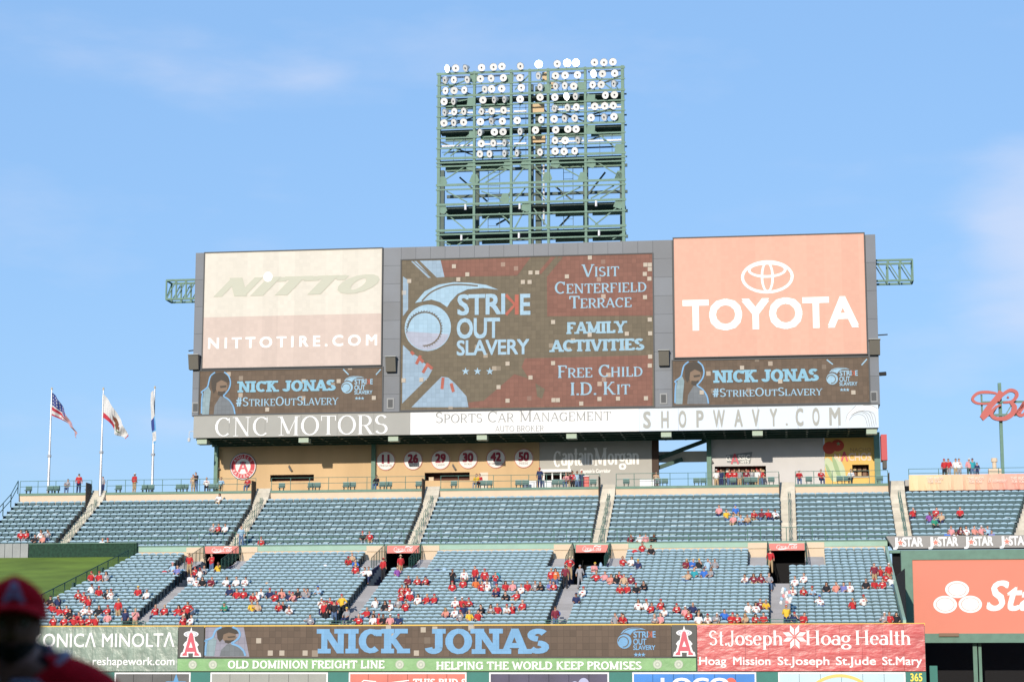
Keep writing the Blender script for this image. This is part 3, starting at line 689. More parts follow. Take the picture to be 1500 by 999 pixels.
def strike_logo(root, u0, v0, k, t, uu=626.7, vv=480.2, blue=None):
    """ball with swoosh, three words and three stars; (u0, v0) is the ball's centre, k the size against the big one"""
    blue = blue or LPALE
    def X(u, v): p = US(u0 + (u - uu) * k, v0 + (v - vv) * k, t); return p
    cx, cz = X(626.7, 480.2); r = (X(660.7, 480)[0] - cx)
    flat('ball', root, blue, [ell(cx, cz, r, r, 32)], t, .02)
    if k > .9: flat('ball_shade', root, led('screen_ball_lilac', (.34, .36, .44), .365, .06, .9, 0, .08), [[(cx + r * .97 * math.cos(R(w)), cz + r * .97 * math.sin(R(w))) for w in range(-172, -7, 11)]], t, .024)
    pts = [X(*p) for p in ((608, 444), (622, 427), (643, 417), (665, 413.5), (690, 414.5), (712, 417.5), (730, 424.5), (708, 422), (685, 424), (670, 431), (660, 442), (655, 450), (645, 443), (632, 439))]
    flat('swoosh', root, blue, [pts], t, .02)
    dk = mat('screen_seam_brown', (.12, .09, .055), .7)
    sm2 = smooth_line([X(*p) for p in ((618, 441), (632, 428), (652, 419.5), (672, 417), (700, 419))]); flat('swoosh_line', root, dk, [ribbon(sm2, .12 * k)], t, .035)
    # seam of the ball
    s1 = [(cx + r * (-.15) + r * .72 * math.cos(R(w)), cz - r * .05 + r * .72 * math.sin(R(w))) for w in range(-95, 190, 15)]
    flat('ball_seam', root, dk, [ribbon(s1, .10 * max(k, .6) if k < .9 else .09)], t, .035)
    if k > .9:
        st = []
        for w in range(-85, 190, 9):
            a = R(w); bx, bz = cx + r * (-.15) + r * .72 * math.cos(a), cz - r * .05 + r * .72 * math.sin(a)
            for sg in (-.09, .09): st.append(ribbon([(bx, bz), (bx + r * .10 * math.cos(a + 9 * sg), bz + r * .10 * math.sin(a + 9 * sg))], .035))
        flat('ball_stitches', root, dk, st, t, .045)
    def w_(txt, a, b, vt, vb, bold, m=blue, ver=None): 
        p0, p1 = X(a, vb), X(b, vb); p2 = X(a, vt)
        letter('lettering', root, m, sans(txt, bold, space=.95), p0[0], p1[0], p0[1], p2[1], t, d=.02)
    w_('STRI', 670, 740, 432.8, 461, .03)
    kx0, kx1 = X(741, 461), X(757, 461); ky = X(741, 432)[1]
    flat('reversed_letter', root, LRED, [ribbon([(kx1[0] - .0, kx1[1]), (kx1[0], ky)], .32 * k), ribbon([(kx0[0], ky), (kx1[0] - .15 * k, (ky + kx1[1]) / 2), (kx0[0], kx1[1])], .26 * k)], t, .02)
    w_('E', 762, 777, 431.8, 460.5, .03); w_('OUT', 669, 732.4, 467.6, 495.4, .03); w_('SLAVERY', 669, 775.4, 499.4, 520.3, .025)
    for u in (682, 699.5, 717.5):
        c = X(u, 544); flat('star', root, blue, [star(c[0], c[1], .33 * k if k > .9 else .16)], t, .02)
def portrait(root, X, k, t):
    """face in profile-ish half shadow under a cap of hair, one arm raised, glowing outline; X maps drawing units to stand points"""
    hair = mat('screen_hair_brown', (.05, .038, .028), .7); face = mat('screen_face_tan', (.20, .135, .09), .7); shirt = led('screen_shirt_grey', (.15, .165, .18), .36, .1, .85, 0, .08); arm = led('screen_arm_pale', (.22, .30, .33), .36, .1, .85, 0, .08)
    flat('portrait_shirt', root, shirt, [[X(*p) for p in ((160, 905), (165, 860), (195, 812), (225, 822), (255, 855), (270, 905))]], t, .02)
    flat('portrait_arm', root, arm, [[X(*p) for p in ((100, 905), (104, 830), (112, 785), (135, 765), (146, 790), (140, 850), (136, 905))]], t, .026)
    flat('portrait_face', root, face, [[X(*p) for p in ((165, 745), (180, 728), (226, 735), (232, 768), (226, 790), (205, 806), (180, 796), (168, 770))]], t, .03)
    flat('portrait_hair', root, hair, [[X(*p) for p in ((150, 775), (147, 725), (163, 700), (198, 691), (228, 702), (242, 738), (228, 744), (200, 732), (176, 746), (172, 780), (160, 800))], [X(*p) for p in ((182, 788), (205, 790), (222, 784), (215, 803), (196, 812), (182, 806))], [X(*p) for p in ((192, 762), (226, 758), (226, 768), (196, 772))]], t, .036)
    for pts in (((98, 900), (100, 830), (104, 800), (98, 792), (128, 768), (136, 740), (145, 712), (168, 693)), ((215, 692), (238, 712), (247, 745), (240, 775), (222, 800), (212, 812), (240, 832), (262, 865), (270, 903))):
        q = smooth_line([X(*p) for p in pts], 4); flat('portrait_outline', root, LBLUE, [ribbon(q, .13 * k)], t, .044)
strike_logo(ribs, 914.7, 939, .305, tb, blue=LBLUE)
portrait(ribs, lambda x, y: US(300 + (x - 95) * .34, 917.5 + (y - 690) * .20, tb), 1.0, tb)
flat('portrait_backdrop', ribs, led('screen_mauve', (.24, .23, .28), .42, .1, .85, 0, .15), [[(wp(301), wz(961)), (wp(301), wz(917)), (wp(357), wz(917)), (wp(366), wz(961))]], tb, .01)

# ================================================================ grass bank, batter's eye, panels at the left
zb1 = zv(816, 20.7, 100)
mb = MB(); mb.poly([(sWL - 30, .3, zl0 - .5), (sl(0) - .1, .3, zl0 - .5), (sl(23) - .1, 20.75, zb1), (sWL - 30, 20.75, zb1)]); mb.build('grass_bank', mat('bank_grass', (.14, .205, .022), .9, .25, .9, .35, stretch=(.35, 1, 1)), kind='structure')
be = thing('green_backdrop_wall', 'dark green rough wall at the top of the grass bank', 'wall', su(120, 20.8, 800), 20.8, zb1 - .3)
mb = MB(); a = su(42, 20.8, 806)
mb.box(a, sl(23) - .1, 20.8, 21.15, zb1 - .3, zv(796, 20.8, 120)); mb.box(sl(23) - .1, su(200, 20.8, 800), 20.85, 21.15, zb1 - .3, zv(796, 20.8, 120)); mb.build('hedge_face', mat('rough_dark_green', (.016, .048, .030), .95, .35, 5, .6), be)
mb = MB(); mb.box(a, su(200, 20.8, 800), 20.75, 21.2, zv(796, 20.8, 120), zv(795, 20.8, 120)); mb.build('cap_rail', M_green, be)
gp = thing('grey_panel_wall', 'grey panelled wall left of the dark green backdrop', 'wall', su(0, 20.8, 806), 20.8, zb1 - .3)
for k in range(12):
    u1 = 41 - k * 11.5; mb = MB(); mb.box(su(u1 - 10.9, 20.8, 806), su(u1, 20.8, 806), 20.8, 21.1, zb1 - .3, zv(796, 20.8, 20)); mb.build('panel', mat('grey_panel', (.30, .31, .31), .8, .1, 1), gp)

# ================================================================ right field corner
tj = 20.0
js = thing('ribbon_fascia', 'grey fascia with four repeated white star words at right', 'sign', su(1400, tj, 795), tj, zv(803, tj, 1311))
mb = MB(); zj0, zj1 = zv(803.2, tj, 1311), zv(785, tj, 1311)
mb.slab([(su(1309, tj, 795), zj0), (su(1298, tj, 795), zj1), (sUR, zj1), (sUR, zj0)], tj, T_F + .6); mb.build('panel', mat('grey_fascia', (.30, .285, .27), .7, .05, 1), js)
M_star = mat('star_red', (.75, .22, .16), .6)
for k, (u0, u1) in enumerate(((1308, 1352), (1359.6, 1403.6), (1412, 1455), (1464, 1508), (1516, 1560))):
    zt, zb_ = zv(787.5 - (u0 - 1308) * .012, tj, u0), zv(800 - (u0 - 1308) * .012, tj, u0); w = su(u1, tj, 795) - su(u0, tj, 795); x = su(u0, tj, 795)
    letter('lettering', js, M_white, sans('J', .04), x, x + w * .17, zb_, zt, tj); letter('lettering', js, M_white, sans('STAR', .04, space=.92), x + w * .31, x + w, zb_, zt, tj)
    flat('star', js, M_white, [star(x + w * .25, (zb_ + zt) / 2 - .06, .34, .5)], tj, .03); flat('star_center', js, M_star, [star(x + w * .25, (zb_ + zt) / 2 - .06, .25, .45)], tj, .04)
tf = 9.0
sf = thing('insurance_billboard', 'large coral billboard with three white ovals in a green frame', 'billboard', su(1500, tf, 870), tf, 0)
s0, s1 = su(1336.3, tf, 825), su(1336.3, tf, 825) + 30; z0, z1 = zv(927.5, tf, 1400), zv(819.5, tf, 1380)
mb = MB(); mb.box(s0, s1, tf, tf + .2, z0, z1); mb.build('face', mat('coral_face', (.66, .20, .13), .6, .02, .5), sf)
zz = zv(806, tf, 1330)
mb = MB(); mb.box(s0 - .75, s0, tf - .1, tf + .6, z0 - .7, zz); mb.build('frame_post', M_green, sf)
mb = MB(); mb.box(s0, s1, tf - .1, tf + .5, z1, zz); mb.build('frame_top', M_green, sf)
mb = MB(); mb.box(s0 - .3, s1, tf - .12, tf + .3, z0 - .62, z0 - .0); mb.build('frame_bottom', M_green, sf)
mb = MB(); mb.box(su(1375, tf, 930), su(1404, tf, 930), tf - .3, tf - .121, z0 - .2, z0 + .02); mb.build('lamp_tray', mat('rusty_steel', (.22, .15, .10), .8), sf)
mb = MB(); mb.box(s0 - 1.2, s1, 15.2, 15.9, zv(809, 15.2, 1400), zv(805, 15.2, 1400)); mb.build('roof_beam', M_green, sf)
for u in (1432, 1525):
    x = su(u, tf + .8, 960); mb = MB(); mb.box(x - .3, x - .02, tf + .8, tf + 1.05, 0, z0 - .2); mb.box(x + .08, x + .28, tf + .9, tf + 1.1, 0, z0 - .2); mb.build('column', M_green, sf)
def q(u, v): return US(u, v, tf)
for (u, v, ru, rv) in ((1402, 863, 17.6, 12.6), (1384.5, 885, 17.4, 13), (1421.3, 884.6, 17.2, 12.8)):
    c = q(u, v); rx = q(u + ru, v)[0] - c[0]; rz = rv / ru * rx
    flat('oval', sf, M_white2, [ell(c[0], c[1], rx, rz)], tf, .02); v_, f_ = ring(c[0], c[1], rx * .73, rx * .77, rz / rx * 1.0); flat('oval_line', sf, mat('oval_red', (.7, .15, .1), .6), [(v_, f_)], tf, .035)
c = q(1402.3, 878); flat('oval_gap', sf, mat('oval_red', (.7, .15, .1), .6), [[(c[0] - .12, c[1] + .05), (c[0] + .12, c[1] + .05), (c[0], c[1] - .12)]], tf, .045)
a = q(1445, 893); b = q(1445, 851.5); letter('lettering', sf, M_white2, sans('State Farm', .022, .3), a[0], a[0] + 12.2, a[1], b[1], tf, d=.02)
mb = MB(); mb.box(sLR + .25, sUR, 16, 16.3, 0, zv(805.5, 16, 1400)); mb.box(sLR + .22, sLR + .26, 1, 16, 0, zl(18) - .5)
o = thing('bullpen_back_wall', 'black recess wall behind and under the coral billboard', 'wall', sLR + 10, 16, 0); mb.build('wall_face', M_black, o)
mb = MB(); x = su(1362, 4, 985); mb.box(x, x + .5, 4, 4.2, 0, zv(975, 4)); 
o = thing('bullpen_gate_post', 'teal gate post at the right end of the outfield wall', 'post', x, 4, 0); mb.build('post', M_teal, o)
# ================================================================ scoreboard
M_frame = mat('scoreboard_cladding', (.088, .106, .135), .5, .12, .35)
M_framed = mat('cladding_seam', (.05, .055, .06), .6)
sb = thing('scoreboard', 'huge grey framed video scoreboard with five screens and a sign band', 'scoreboard', su(785, T_S, 600), T_S, zv(600, T_S))
P = lambda u, v, t=T_S: US(u, v, t)
sL, sR = P(283.5, 500)[0], P(1286, 480)[0]
zT = (zv(372.5, T_S, 287) + zv(341.5, T_S, 1282)) / 2; zB = (zv(610, T_S, 283) + zv(592, T_S, 1287)) / 2
print('sb', sL, sR, zT, zB, zv(372.5, T_S, 287), zv(341.5, T_S, 1282), zv(610, T_S, 283), zv(592, T_S, 1287))
zT2 = zT                                                          # one flat top
mb = MB(); mb.box(sL, sR, T_S + .1, T_S + 2.6, zB, zT2); mb.build('cabinet', M_framed, sb)
def clad(s0, s1, z0, z1, nx, nz):
    for a in range(nx):
        for b in range(nz):
            m2 = MB(); x0, x1 = s0 + (s1 - s0) * a / nx, s0 + (s1 - s0) * (a + 1) / nx; y0, y1 = z0 + (z1 - z0) * b / nz, z0 + (z1 - z0) * (b + 1) / nz
            m2.box(x0 + .008, x1 - .008, T_S + .0, T_S + .09, y0 + .008, y1 - .008); m2.build('cladding_panel', M_frame, sb)
def rect(u0, v0, u1, v1, uref0=None):           # top-left and bottom-right photo points
    a, b = P(u0, v0), P(u1, v1); return a[0], b[0], b[1], a[1]
piece_tone(M_frame, .12)
# screens: s0,s1 from mid height, z averaged from both corners
def scr(TL, TR, BL, BR):
    return ((P(*TL)[0] + P(*BL)[0]) / 2, (P(*TR)[0] + P(*BR)[0]) / 2, (P(*BL)[1] + P(*BR)[1]) / 2, (P(*TL)[1] + P(*TR)[1]) / 2)
SL = scr((300.7, 372), (560.1, 363.8), (297, 538.8), (557.8, 535.3))
SLb = scr((293, 542.7), (560, 540), (292.5, 606.7), (560, 603.5))
SCn = scr((589.4, 382.6), (956.7, 371.4), (585.8, 600.7), (956.7, 595))
SRt = scr((987, 350.3), (1264.9, 342.2), (989, 523), (1270, 518.7))
SRb = scr((986, 527.5), (1272, 525), (985.5, 594), (1273.6, 589.3))
print(SL, SRt)
clad(sL, SL[0] - .12, zB, zT2, 1, 6); clad(SL[1] + .12, SCn[0] - .05, zB, zT2, 1, 9)
clad(SCn[0] - .05, SCn[1] + .05, SCn[3] + .06, zT2, 17, 1); clad(SCn[1] + .05, SRt[0] - .15, zB, zT2, 1, 9); clad(SRt[1] + .12, sR, zB, zT2, 1, 6)
clad(SL[0] - .1, SL[1] + .1, SL[3] + .05, zT2, 6, 1); clad(SRt[0] - .1, SRt[1] + .1, SRt[3] + .05, zT2, 6, 1)
def screen(r, m, depth=.12, name='video_screen'):
    s0, s1, z0, z1 = r; o = MB().box(s0, s1, T_S - .05, T_S + .1, z0, z1).build(name, m, sb)
    f = MB(); w = .09
    f.box(s0 - w, s0 - .003, T_S - .12, T_S + .1, z0 - w, z1 + w).box(s1 + .003, s1 + w, T_S - .12, T_S + .1, z0 - w, z1 + w)
    f.box(s0 - .003, s1 + .003, T_S - .12, T_S + .1, z1 + .003, z1 + w).box(s0 - .003, s1 + .003, T_S - .12, T_S + .1, z0 - w, z0 - .003)
    f.build('screen_frame', M_framed, sb); return o
C_cream = led('screen_cream', (.60, .56, .49), .32, .03, .985, 0, .08, 1.37)
C_pink = led('screen_pale_peach', (.53, .43, .38), .32, .03, .985, 0, .08, 1.37)
C_peach = led('screen_peach', (.62, .345, .26), .32, .025, .985, 0, .1, 1.4)
C_olive = led('screen_olive', (.13, .105, .07), .365, .10, .84, .012, .08)
C_brown = led('screen_brown', (.115, .08, .055), .36, .12, .84, .01, .08)
C_red = led('screen_dull_red', (.19, .085, .062), .365, .10, .84, .01, .08)
C_blue = led('screen_washed_blue', (.25, .34, .43), .365, .07, .88, .01, .08)
T0 = T_S - .05
o1 = screen(SL, C_cream)
zj = (zv(464.9, T_S, 300) + zv(459.5, T_S, 557)) / 2
flat('lower_field', o1, C_pink, [[(SL[0], SL[2]), (SL[1], SL[2]), (SL[1], zj), (SL[0], zj)]], T0, .01)
lt_px('lettering', o1, led('screen_white', (.80, .78, .76), .32, .02, .98, 0, .2), strokes('NITTOTIRE.COM', .2, .17, 0) if 0 else sans('NITTOTIRE.COM', .03, space=1.5), 305, 552.5, 495.8, 510.6, T0)
lt_px('logo_lettering', o1, mat('screen_faint_green', (.47, .47, .38), .6), strokes('NITTO', .30, .20, 0, shear=.42), 313, 556, 408, 435, T0)
c = P(393, 406); flat('baseball_on_screen', o1, mat('screen_ball_white', (.8, .78, .78), .5, emit=.4), [ell(c[0], c[1], .38, .42)], T0, .05)
o2 = screen(SRt, C_peach)
lt_px('lettering', o2, led('screen_white', (.80, .78, .76), .32, .02, .98, 0, .2), sans('TOYOTA', .035, space=1.0), 1000, 1257.6, 441.6, 483.2, T0)
MW = led('screen_white', (.8, .76, .7))
c = P(1124, 406); rx = P(1163, 406)[0] - c[0]; k = rx
sh = [ring(c[0], c[1], k * .865, k, .64, 40)]
def ering(cx, cz, ax, az, w, n=36, a0=0, a1=360):
    vs = []
    for i in range(n + 1):
        t_ = R(a0 + (a1 - a0) * i / n); vs += [(cx + (ax - w / 2) * math.cos(t_), cz + (az - w / 2) * math.sin(t_)), (cx + (ax + w / 2) * math.cos(t_), cz + (az + w / 2) * math.sin(t_))]
    return vs, [(2 * i, 2 * i + 1, 2 * i + 3, 2 * i + 2) for i in range(n)]
sh = [ering(c[0], c[1], k * .935, k * .585, k * .11), ering(c[0], c[1] + k * .27, k * .68, k * .255, k * .10), ering(c[0], c[1], k * .20, k * .555, k * .09)]
flat('oval_emblem', o2, MW, sh, T0, .02)
for r, X0, pu, pv, nl, hs, lg in ((SLb, 0, 293, 543, (347.5, 492, 557.5, 573), (346, 496, 581, 594.7), (508.5, 567.5)), (SRb, 1, 986.5, 527.5, (1044, 1199.5, 541.5, 559), (1044, 1205, 568, 581), (1219, 555))):
    o = screen(r, C_brown)
    lt_px('name_lettering', o, led('screen_name_blue', (.21, .41, .53), .36, .06, .93, 0, .08), strokes('NICK JONAS', .25, .2, .12, .18), nl[0], nl[1], nl[2] + 1.2, nl[3] + 1.8, T0)
    lt_px('tag_lettering', o, LPALE, strokes('#StrikeOutSlavery', .15, .09, .06, .07, small=.78), hs[0], hs[1], hs[2] + 1.2, hs[3] + .6, T0)
    strike_logo(o, lg[0], lg[1], .25, T0, blue=LPALE)
    portrait(o, (lambda pu, pv: lambda x, y: P(pu + (x - 90) * .285, pv + (y - 685) * .292, T0))(pu, pv), .9, T0)
    for dx in ((503, 511), (551, 558)) if not X0 else ((1211, 1220), (1262, 1270)):
        a = P(dx[0], (541 if not X0 else 527) + (0 if dx[0] in (503, 1211) else 8)); b = P(dx[1], (549 if not X0 else 534) + (0 if dx[0] in (503, 1211) else -8)); flat('bat_line', o, LPALE, [ribbon([a, b], .1)], T0, .02)
oc = screen(SCn, C_olive)
z4 = lambda x, y: P(560 + x / 3.567, 340 + y / 3.567, T0)
def poly4(name, m, polys, d=.01): flat(name, oc, m, [[z4(*p) for p in pp] for pp in polys], T0, d)
poly4('red_area', C_red, [((305, 149), (775, 133), (705, 228), (322, 236)), ((862, 440), (860, 235), (925, 128), (1412, 115), (1415, 437)), ((745, 660), (1412, 643), (1412, 908), (452, 918), (450, 890), (530, 880), (600, 820), (690, 742), (765, 765), (728, 705)), ((830, 220), (905, 130), (880, 131), (812, 215))])
poly4('olive_stripe', C_olive, [((800, 790), (850, 820), (835, 870), (810, 860)), ((840, 225), (860, 235), (945, 130), (930, 130))], .02)
poly4('blue_area', C_blue, [((150, 153), (178, 152), (258, 238), (240, 240)), ((195, 150), (305, 148), (325, 235), (285, 238)), ((108, 232), (136, 252), (135, 405), (108, 440)), ((108, 590), (150, 630), (185, 650), (215, 680), (262, 718), (240, 760), (104, 895)), ((152, 915), (310, 755), (345, 760), (380, 790), (440, 858), (450, 914))])
poly4('bat_edge', C_olive, [((160, 153), (165, 152), (262, 239), (255, 239))], .02)
st = []
for a, b in (((150, 625), (165, 640)), ((200, 645), (178, 690)), ((240, 685), (212, 735)), ((235, 690), (262, 715)), ((190, 655), (215, 680)), ((318, 760), (312, 820)), ((360, 790), (372, 835))): st.append(ribbon([z4(*a), z4(*b)], .25))
flat('red_stitches', oc, LRED, st, T0, .03)
strike_logo(oc, 626.7, 480.2, 1.0, T0, blue=led('screen_logo_blue', (.30, .44, .55), .365, .06, .9, 0, .08))
LT = led('screen_text_blue', (.27, .42, .52), .365, .05, .92, 0, .08)
sc_ = dict(thick=.15, thin=.09, serif=.06, sth=.08, small=.78)
for txt, x0, x1, y0, y1, kw in (('Visit', 1042, 1238, 168, 233, sc_), ('Centerfield', 902, 1380, 254, 318, sc_), ('Terrace', 977, 1303, 331, 396, sc_), ('FAMILY', 962, 1280, 468, 530, dict(thick=.24, thin=.18, serif=.1, sth=.16)), ('ACTIVITIES', 873, 1370, 560, 622, dict(thick=.24, thin=.18, serif=.1, sth=.16)), ('Free Child', 918, 1360, 693, 758, sc_), ('I.D. Kit', 985, 1295, 783, 850, sc_)):
    a = z4(x0, y1); b = z4(x1, y1); c = z4((x0 + x1) / 2, y0); d_ = z4((x0 + x1) / 2, y1)
    letter('lettering', oc, LT, strokes(txt, **kw), a[0], b[0], d_[1], c[1], T0)
pm = mat('bright_module', (.42, .36, .29), .6); mm = MB().box(-.17, .17, -.0, .012, -.17, .17)
mm_me = mm.mesh('bright_module', [pm])
bs = BASE[sb.name]
for x, y in ((142, 257), (375, 180), (445, 222), (775, 213), (810, 213), (735, 262), (770, 262), (398, 248), (965, 233), (1085, 135), (1375, 172), (1398, 172), (1372, 220), (1396, 245), (1398, 195), (1373, 341), (893, 471), (1084, 538), (1278, 532), (1398, 458), (1400, 530), (1400, 651), (893, 685), (655, 688), (775, 760), (608, 810), (1398, 698), (895, 878), (655, 881), (1040, 896), (1232, 870), (1135, 872), (918, 878), (1378, 868), (112, 775), (205, 772)):
    p = z4(x, y); put('bright_module', mm_me, sb, (p[0] - bs[0], T0 - .07 - bs[1], p[1] - bs[2]))
for u, v in ((496.5, 558.5), (548, 583), (392, 600), (1087, 539), (1143, 559), (1028, 575), (1250, 575)):
    p = P(u, v); put('bright_module', mm_me, sb, (p[0] - bs[0], T0 - .07 - bs[1], p[1] - bs[2]))
for u, v in ((379, 938), (396, 956), (413, 956), (447, 956), (569, 919), (620, 922), (577, 930), (700, 947), (610, 956), (690, 918), (637, 921)):
    p = US(u, v, tb); b_ = BASE[ribs.name]; put('bright_module', mm_me, ribs, (p[0] - b_[0], tb - .014 - b_[1], p[1] - b_[2]))
# the sign band under the screens
zb0 = (zv(642.3, T_S, 283) + zv(626.7, T_S, 1287)) / 2; zb1_ = (zv(611, T_S, 283) + zv(592.5, T_S, 1287)) / 2 + .0
u6 = (283.5, 601, 936, 1287.3); TBn = T_S - .35
Mb = [mat('grey_sign_band', (.32, .315, .29), .6, .04, .6), mat('white_sign_band', (.70, .70, .70), .5), mat('cool_white_sign_band', (.55, .62, .70), .5)]
for k in range(3):
    s0, s1 = su(u6[k], TBn, 620), su(u6[k + 1], TBn, 620); n = 6
    for q_ in range(n): MB().box(s0 + (s1 - s0) * q_ / n + .006, s0 + (s1 - s0) * (q_ + 1) / n - .006, TBn, TBn + .3, zb0, zb1_).build('band_panel', Mb[k], sb)
MB().box(su(283.5, TBn, 620), su(1287.3, TBn, 620), TBn - .05, TBn + .45, zb1_ + .003, zb1_ + .09).build('band_ledge', M_framed, sb)
MB().box(su(283.5, TBn, 620) + .02, su(1287.3, TBn, 620) - .02, TBn + .31, T_S + 2.5, zb0 + .05, zb1_).build('band_core', M_dkgreen, sb)
rom = dict(thick=.12, thin=.035, serif=.07, sth=.03)
lt_px('sign_lettering', sb, M_white, strokes('CNC MOTORS', **rom), 315.5, 568, 611.7, 639.3, TBn)
Mg = mat('grey_thin_lettering', (.26, .26, .25), .6); Mg2 = mat('beige_lettering', (.34, .34, .31), .6)
lt_px('sign_lettering', sb, Mg, strokes('Sports Car Management', .10, .055, .06, .025, small=.8), 638.5, 895, 603.6, 619.6, TBn)
lt_px('sign_lettering', sb, Mg, strokes('AUTO BROKER', .10, .06, .06, .025), 725, 797, 624, 632.3, TBn)
for ch, x0, x1 in zip('SHOPWAVY', (8, 107, 203, 300, 392, 508, 605, 703), (50, 148, 245, 340, 457, 555, 648, 745)):
    lt_px('sign_lettering', sb, Mg2, sans(ch, .03), 940 + x0 / 3.75, 940 + x1 / 3.75, 603.6 - x0 * .0057, 626.4 - x0 * .004, TBn)
for ch, x0, x1 in zip('COM', (845, 937, 1030), (888, 977, 1092)): lt_px('sign_lettering', sb, Mg2, sans(ch, .03), 940 + x0 / 3.75, 940 + x1 / 3.75, 603.6 - x0 * .0057, 626.4 - x0 * .004, TBn)
p = US(1152.5, 621.5, TBn); flat('sign_dot', sb, Mg2, [ell(p[0], p[1], .1, .1, 10)], TBn)
w8 = lambda x, y: US(940 + x / 3.75, 580 + y / 3.75, TBn)
flat('wave_foam', sb, M_white, [[w8(*p) for p in ((1122, 140), (1130, 100), (1145, 75), (1165, 70), (1178, 52), (1200, 62), (1215, 50), (1235, 58), (1262, 52), (1290, 66), (1296, 85), (1262, 78), (1225, 76), (1190, 82), (1160, 96), (1142, 115), (1132, 150))]], TBn, .01)
flat('wave_lines', sb, Mg, [ribbon(smooth_line([w8(*p) for p in pts]), .035) for pts in (((1140, 132), (1160, 108), (1195, 100), (1225, 115), (1240, 165)), ((1150, 105), (1195, 88), (1235, 105), (1253, 168)), ((1160, 98), (1205, 82), (1250, 105), (1266, 168)), ((1200, 80), (1255, 90), (1278, 165)), ((1230, 80), (1275, 98), (1288, 160)), ((1122, 140), (1130, 102), (1160, 70), (1178, 52)), ((1215, 50), (1262, 52), (1294, 70)))], TBn, .02)
# loudspeaker boxes and vents on the cladding
for u, v in ((574, 535), (973, 526), (286, 532), (1281, 510)):
    p = P(u, v); m2 = MB(); w = .42
    m2.add([(p[0] - w, T_S - .75, p[1] + .55), (p[0] + w, T_S - .75, p[1] + .55), (p[0] + w, T_S - .45, p[1] - .6), (p[0] - w, T_S - .45, p[1] - .6), (p[0] - w, T_S, p[1] + .6), (p[0] + w, T_S, p[1] + .6), (p[0] + w, T_S, p[1] - .6), (p[0] - w, T_S, p[1] - .6)],
           [(0, 1, 2, 3), (0, 4, 5, 1), (3, 2, 6, 7), (0, 3, 7, 4), (1, 5, 6, 2)]); m2.build('loudspeaker', mat('speaker_brown', (.12, .11, .09), .6), sb)
    MB().box(p[0] - w - .05, p[0] + w + .05, T_S - .8, T_S, p[1] + .603, p[1] + .66).build('loudspeaker_hood', mat('hood_grey', (.35, .36, .34), .6), sb)
for u, v in ((572, 591), (972, 584), (286.5, 597), (1280, 581)):
    p = P(u, v); m2 = MB(); m2.box(p[0] - .3, p[0] + .3, T_S - .06, T_S - .003, p[1] - .45, p[1] + .45); m2.build('vent', mat('vent_grey', (.20, .21, .22), .5), sb)
    MB().box(p[0] - .2, p[0] + .2, T_S - .08, T_S - .061, p[1] - .33, p[1] + .33).build('vent_grille', M_framed, sb)
# underside: joists, soffit strips, small flood boxes
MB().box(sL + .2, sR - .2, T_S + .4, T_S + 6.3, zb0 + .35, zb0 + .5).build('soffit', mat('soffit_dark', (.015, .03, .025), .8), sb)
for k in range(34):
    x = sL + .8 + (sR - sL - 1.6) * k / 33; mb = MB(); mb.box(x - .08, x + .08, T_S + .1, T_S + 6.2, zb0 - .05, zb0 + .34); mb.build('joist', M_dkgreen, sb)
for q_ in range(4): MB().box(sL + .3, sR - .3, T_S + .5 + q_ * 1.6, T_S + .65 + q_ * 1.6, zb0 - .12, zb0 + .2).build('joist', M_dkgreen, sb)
for u in (298, 446.5, 577.5, 707, 838, 976.5, 1110, 1277):
    p = US(u, 651, T_S + .4); zc_ = zb0 - .28
    MB().box(p[0] - .42, p[0] + .42, T_S - .1, T_S + .9, zc_ - .2, zc_ + .18).build('flood_box', mat('pale_green_box', (.36, .44, .34), .6), sb)
    MB().box(p[0] - .08, p[0] + .08, T_S + .3, T_S + .5, zc_ + .18, zb0 + .36).build('bracket', M_dkgreen, sb)
# side trusses
for u0, u1, vt, vb, sg in ((243.5, 287, 411, 443.5, -1), (1283, 1338, 380.5, 415.5, 1)):
    tt = T_S + 1.6; a, b = su(u0, tt, 430), su(u1, tt, 430); z1, z0 = zv(vt, tt, u0 if sg < 0 else u1), zv(vb - 5, tt, u0 if sg < 0 else u1); mb = MB()
    for y in (tt, tt + 1.5):
        mb.bar((a, y, z0), (b, y, z0), .16); mb.bar((a, y, z1), (b, y, z1), .16)
        n = 3
        for k in range(n + 1): x = a + (b - a) * k / n; mb.bar((x, y, z0), (x, y, z1), .12)
        for k in range(n): x0, x1 = a + (b - a) * k / n, a + (b - a) * (k + 1) / n; mb.bar((x0, y, z0 if sg < 0 else z1), (x1, y, z1 if sg < 0 else z0), .08)
    e = a if sg < 0 else b
    for z in (z0, z1): mb.bar((a, tt, z), (a, tt + 1.5, z), .12); mb.bar((b, tt, z), (b, tt + 1.5, z), .12)
    mb.bar((e, tt, z0), (e, tt + 1.5, z1), .07); mb.build('side_truss', M_green, sb)
# small cameras and spikes
for u, v, du in ((1290, 548, 8), (1288, 491, 12), (278, 514, 6)):
    p = US(u, v, T_S + .5); MB().tube((p[0] - .1, T_S + .5, p[1]), (p[0] + du / 18, T_S + .4, p[1] + .02), .05 if du != 8 else .16, 6).build('bracket_camera', mat('black_metal', (.02, .02, .02), .5), sb)
p = US(277, 640, T_S); m2 = MB(); m2.tube((p[0] + .45, T_S, p[1] + .5), (p[0], T_S, p[1] + .45), .03).tube((p[0], T_S, p[1] + .45), (p[0], T_S, p[1] - .1), .03); m2.tube((p[0], T_S, p[1] - .1), (p[0], T_S, p[1] - .4), .14, 8, .1); m2.build('dome_camera', mat('pale_metal', (.6, .6, .6), .5), sb)

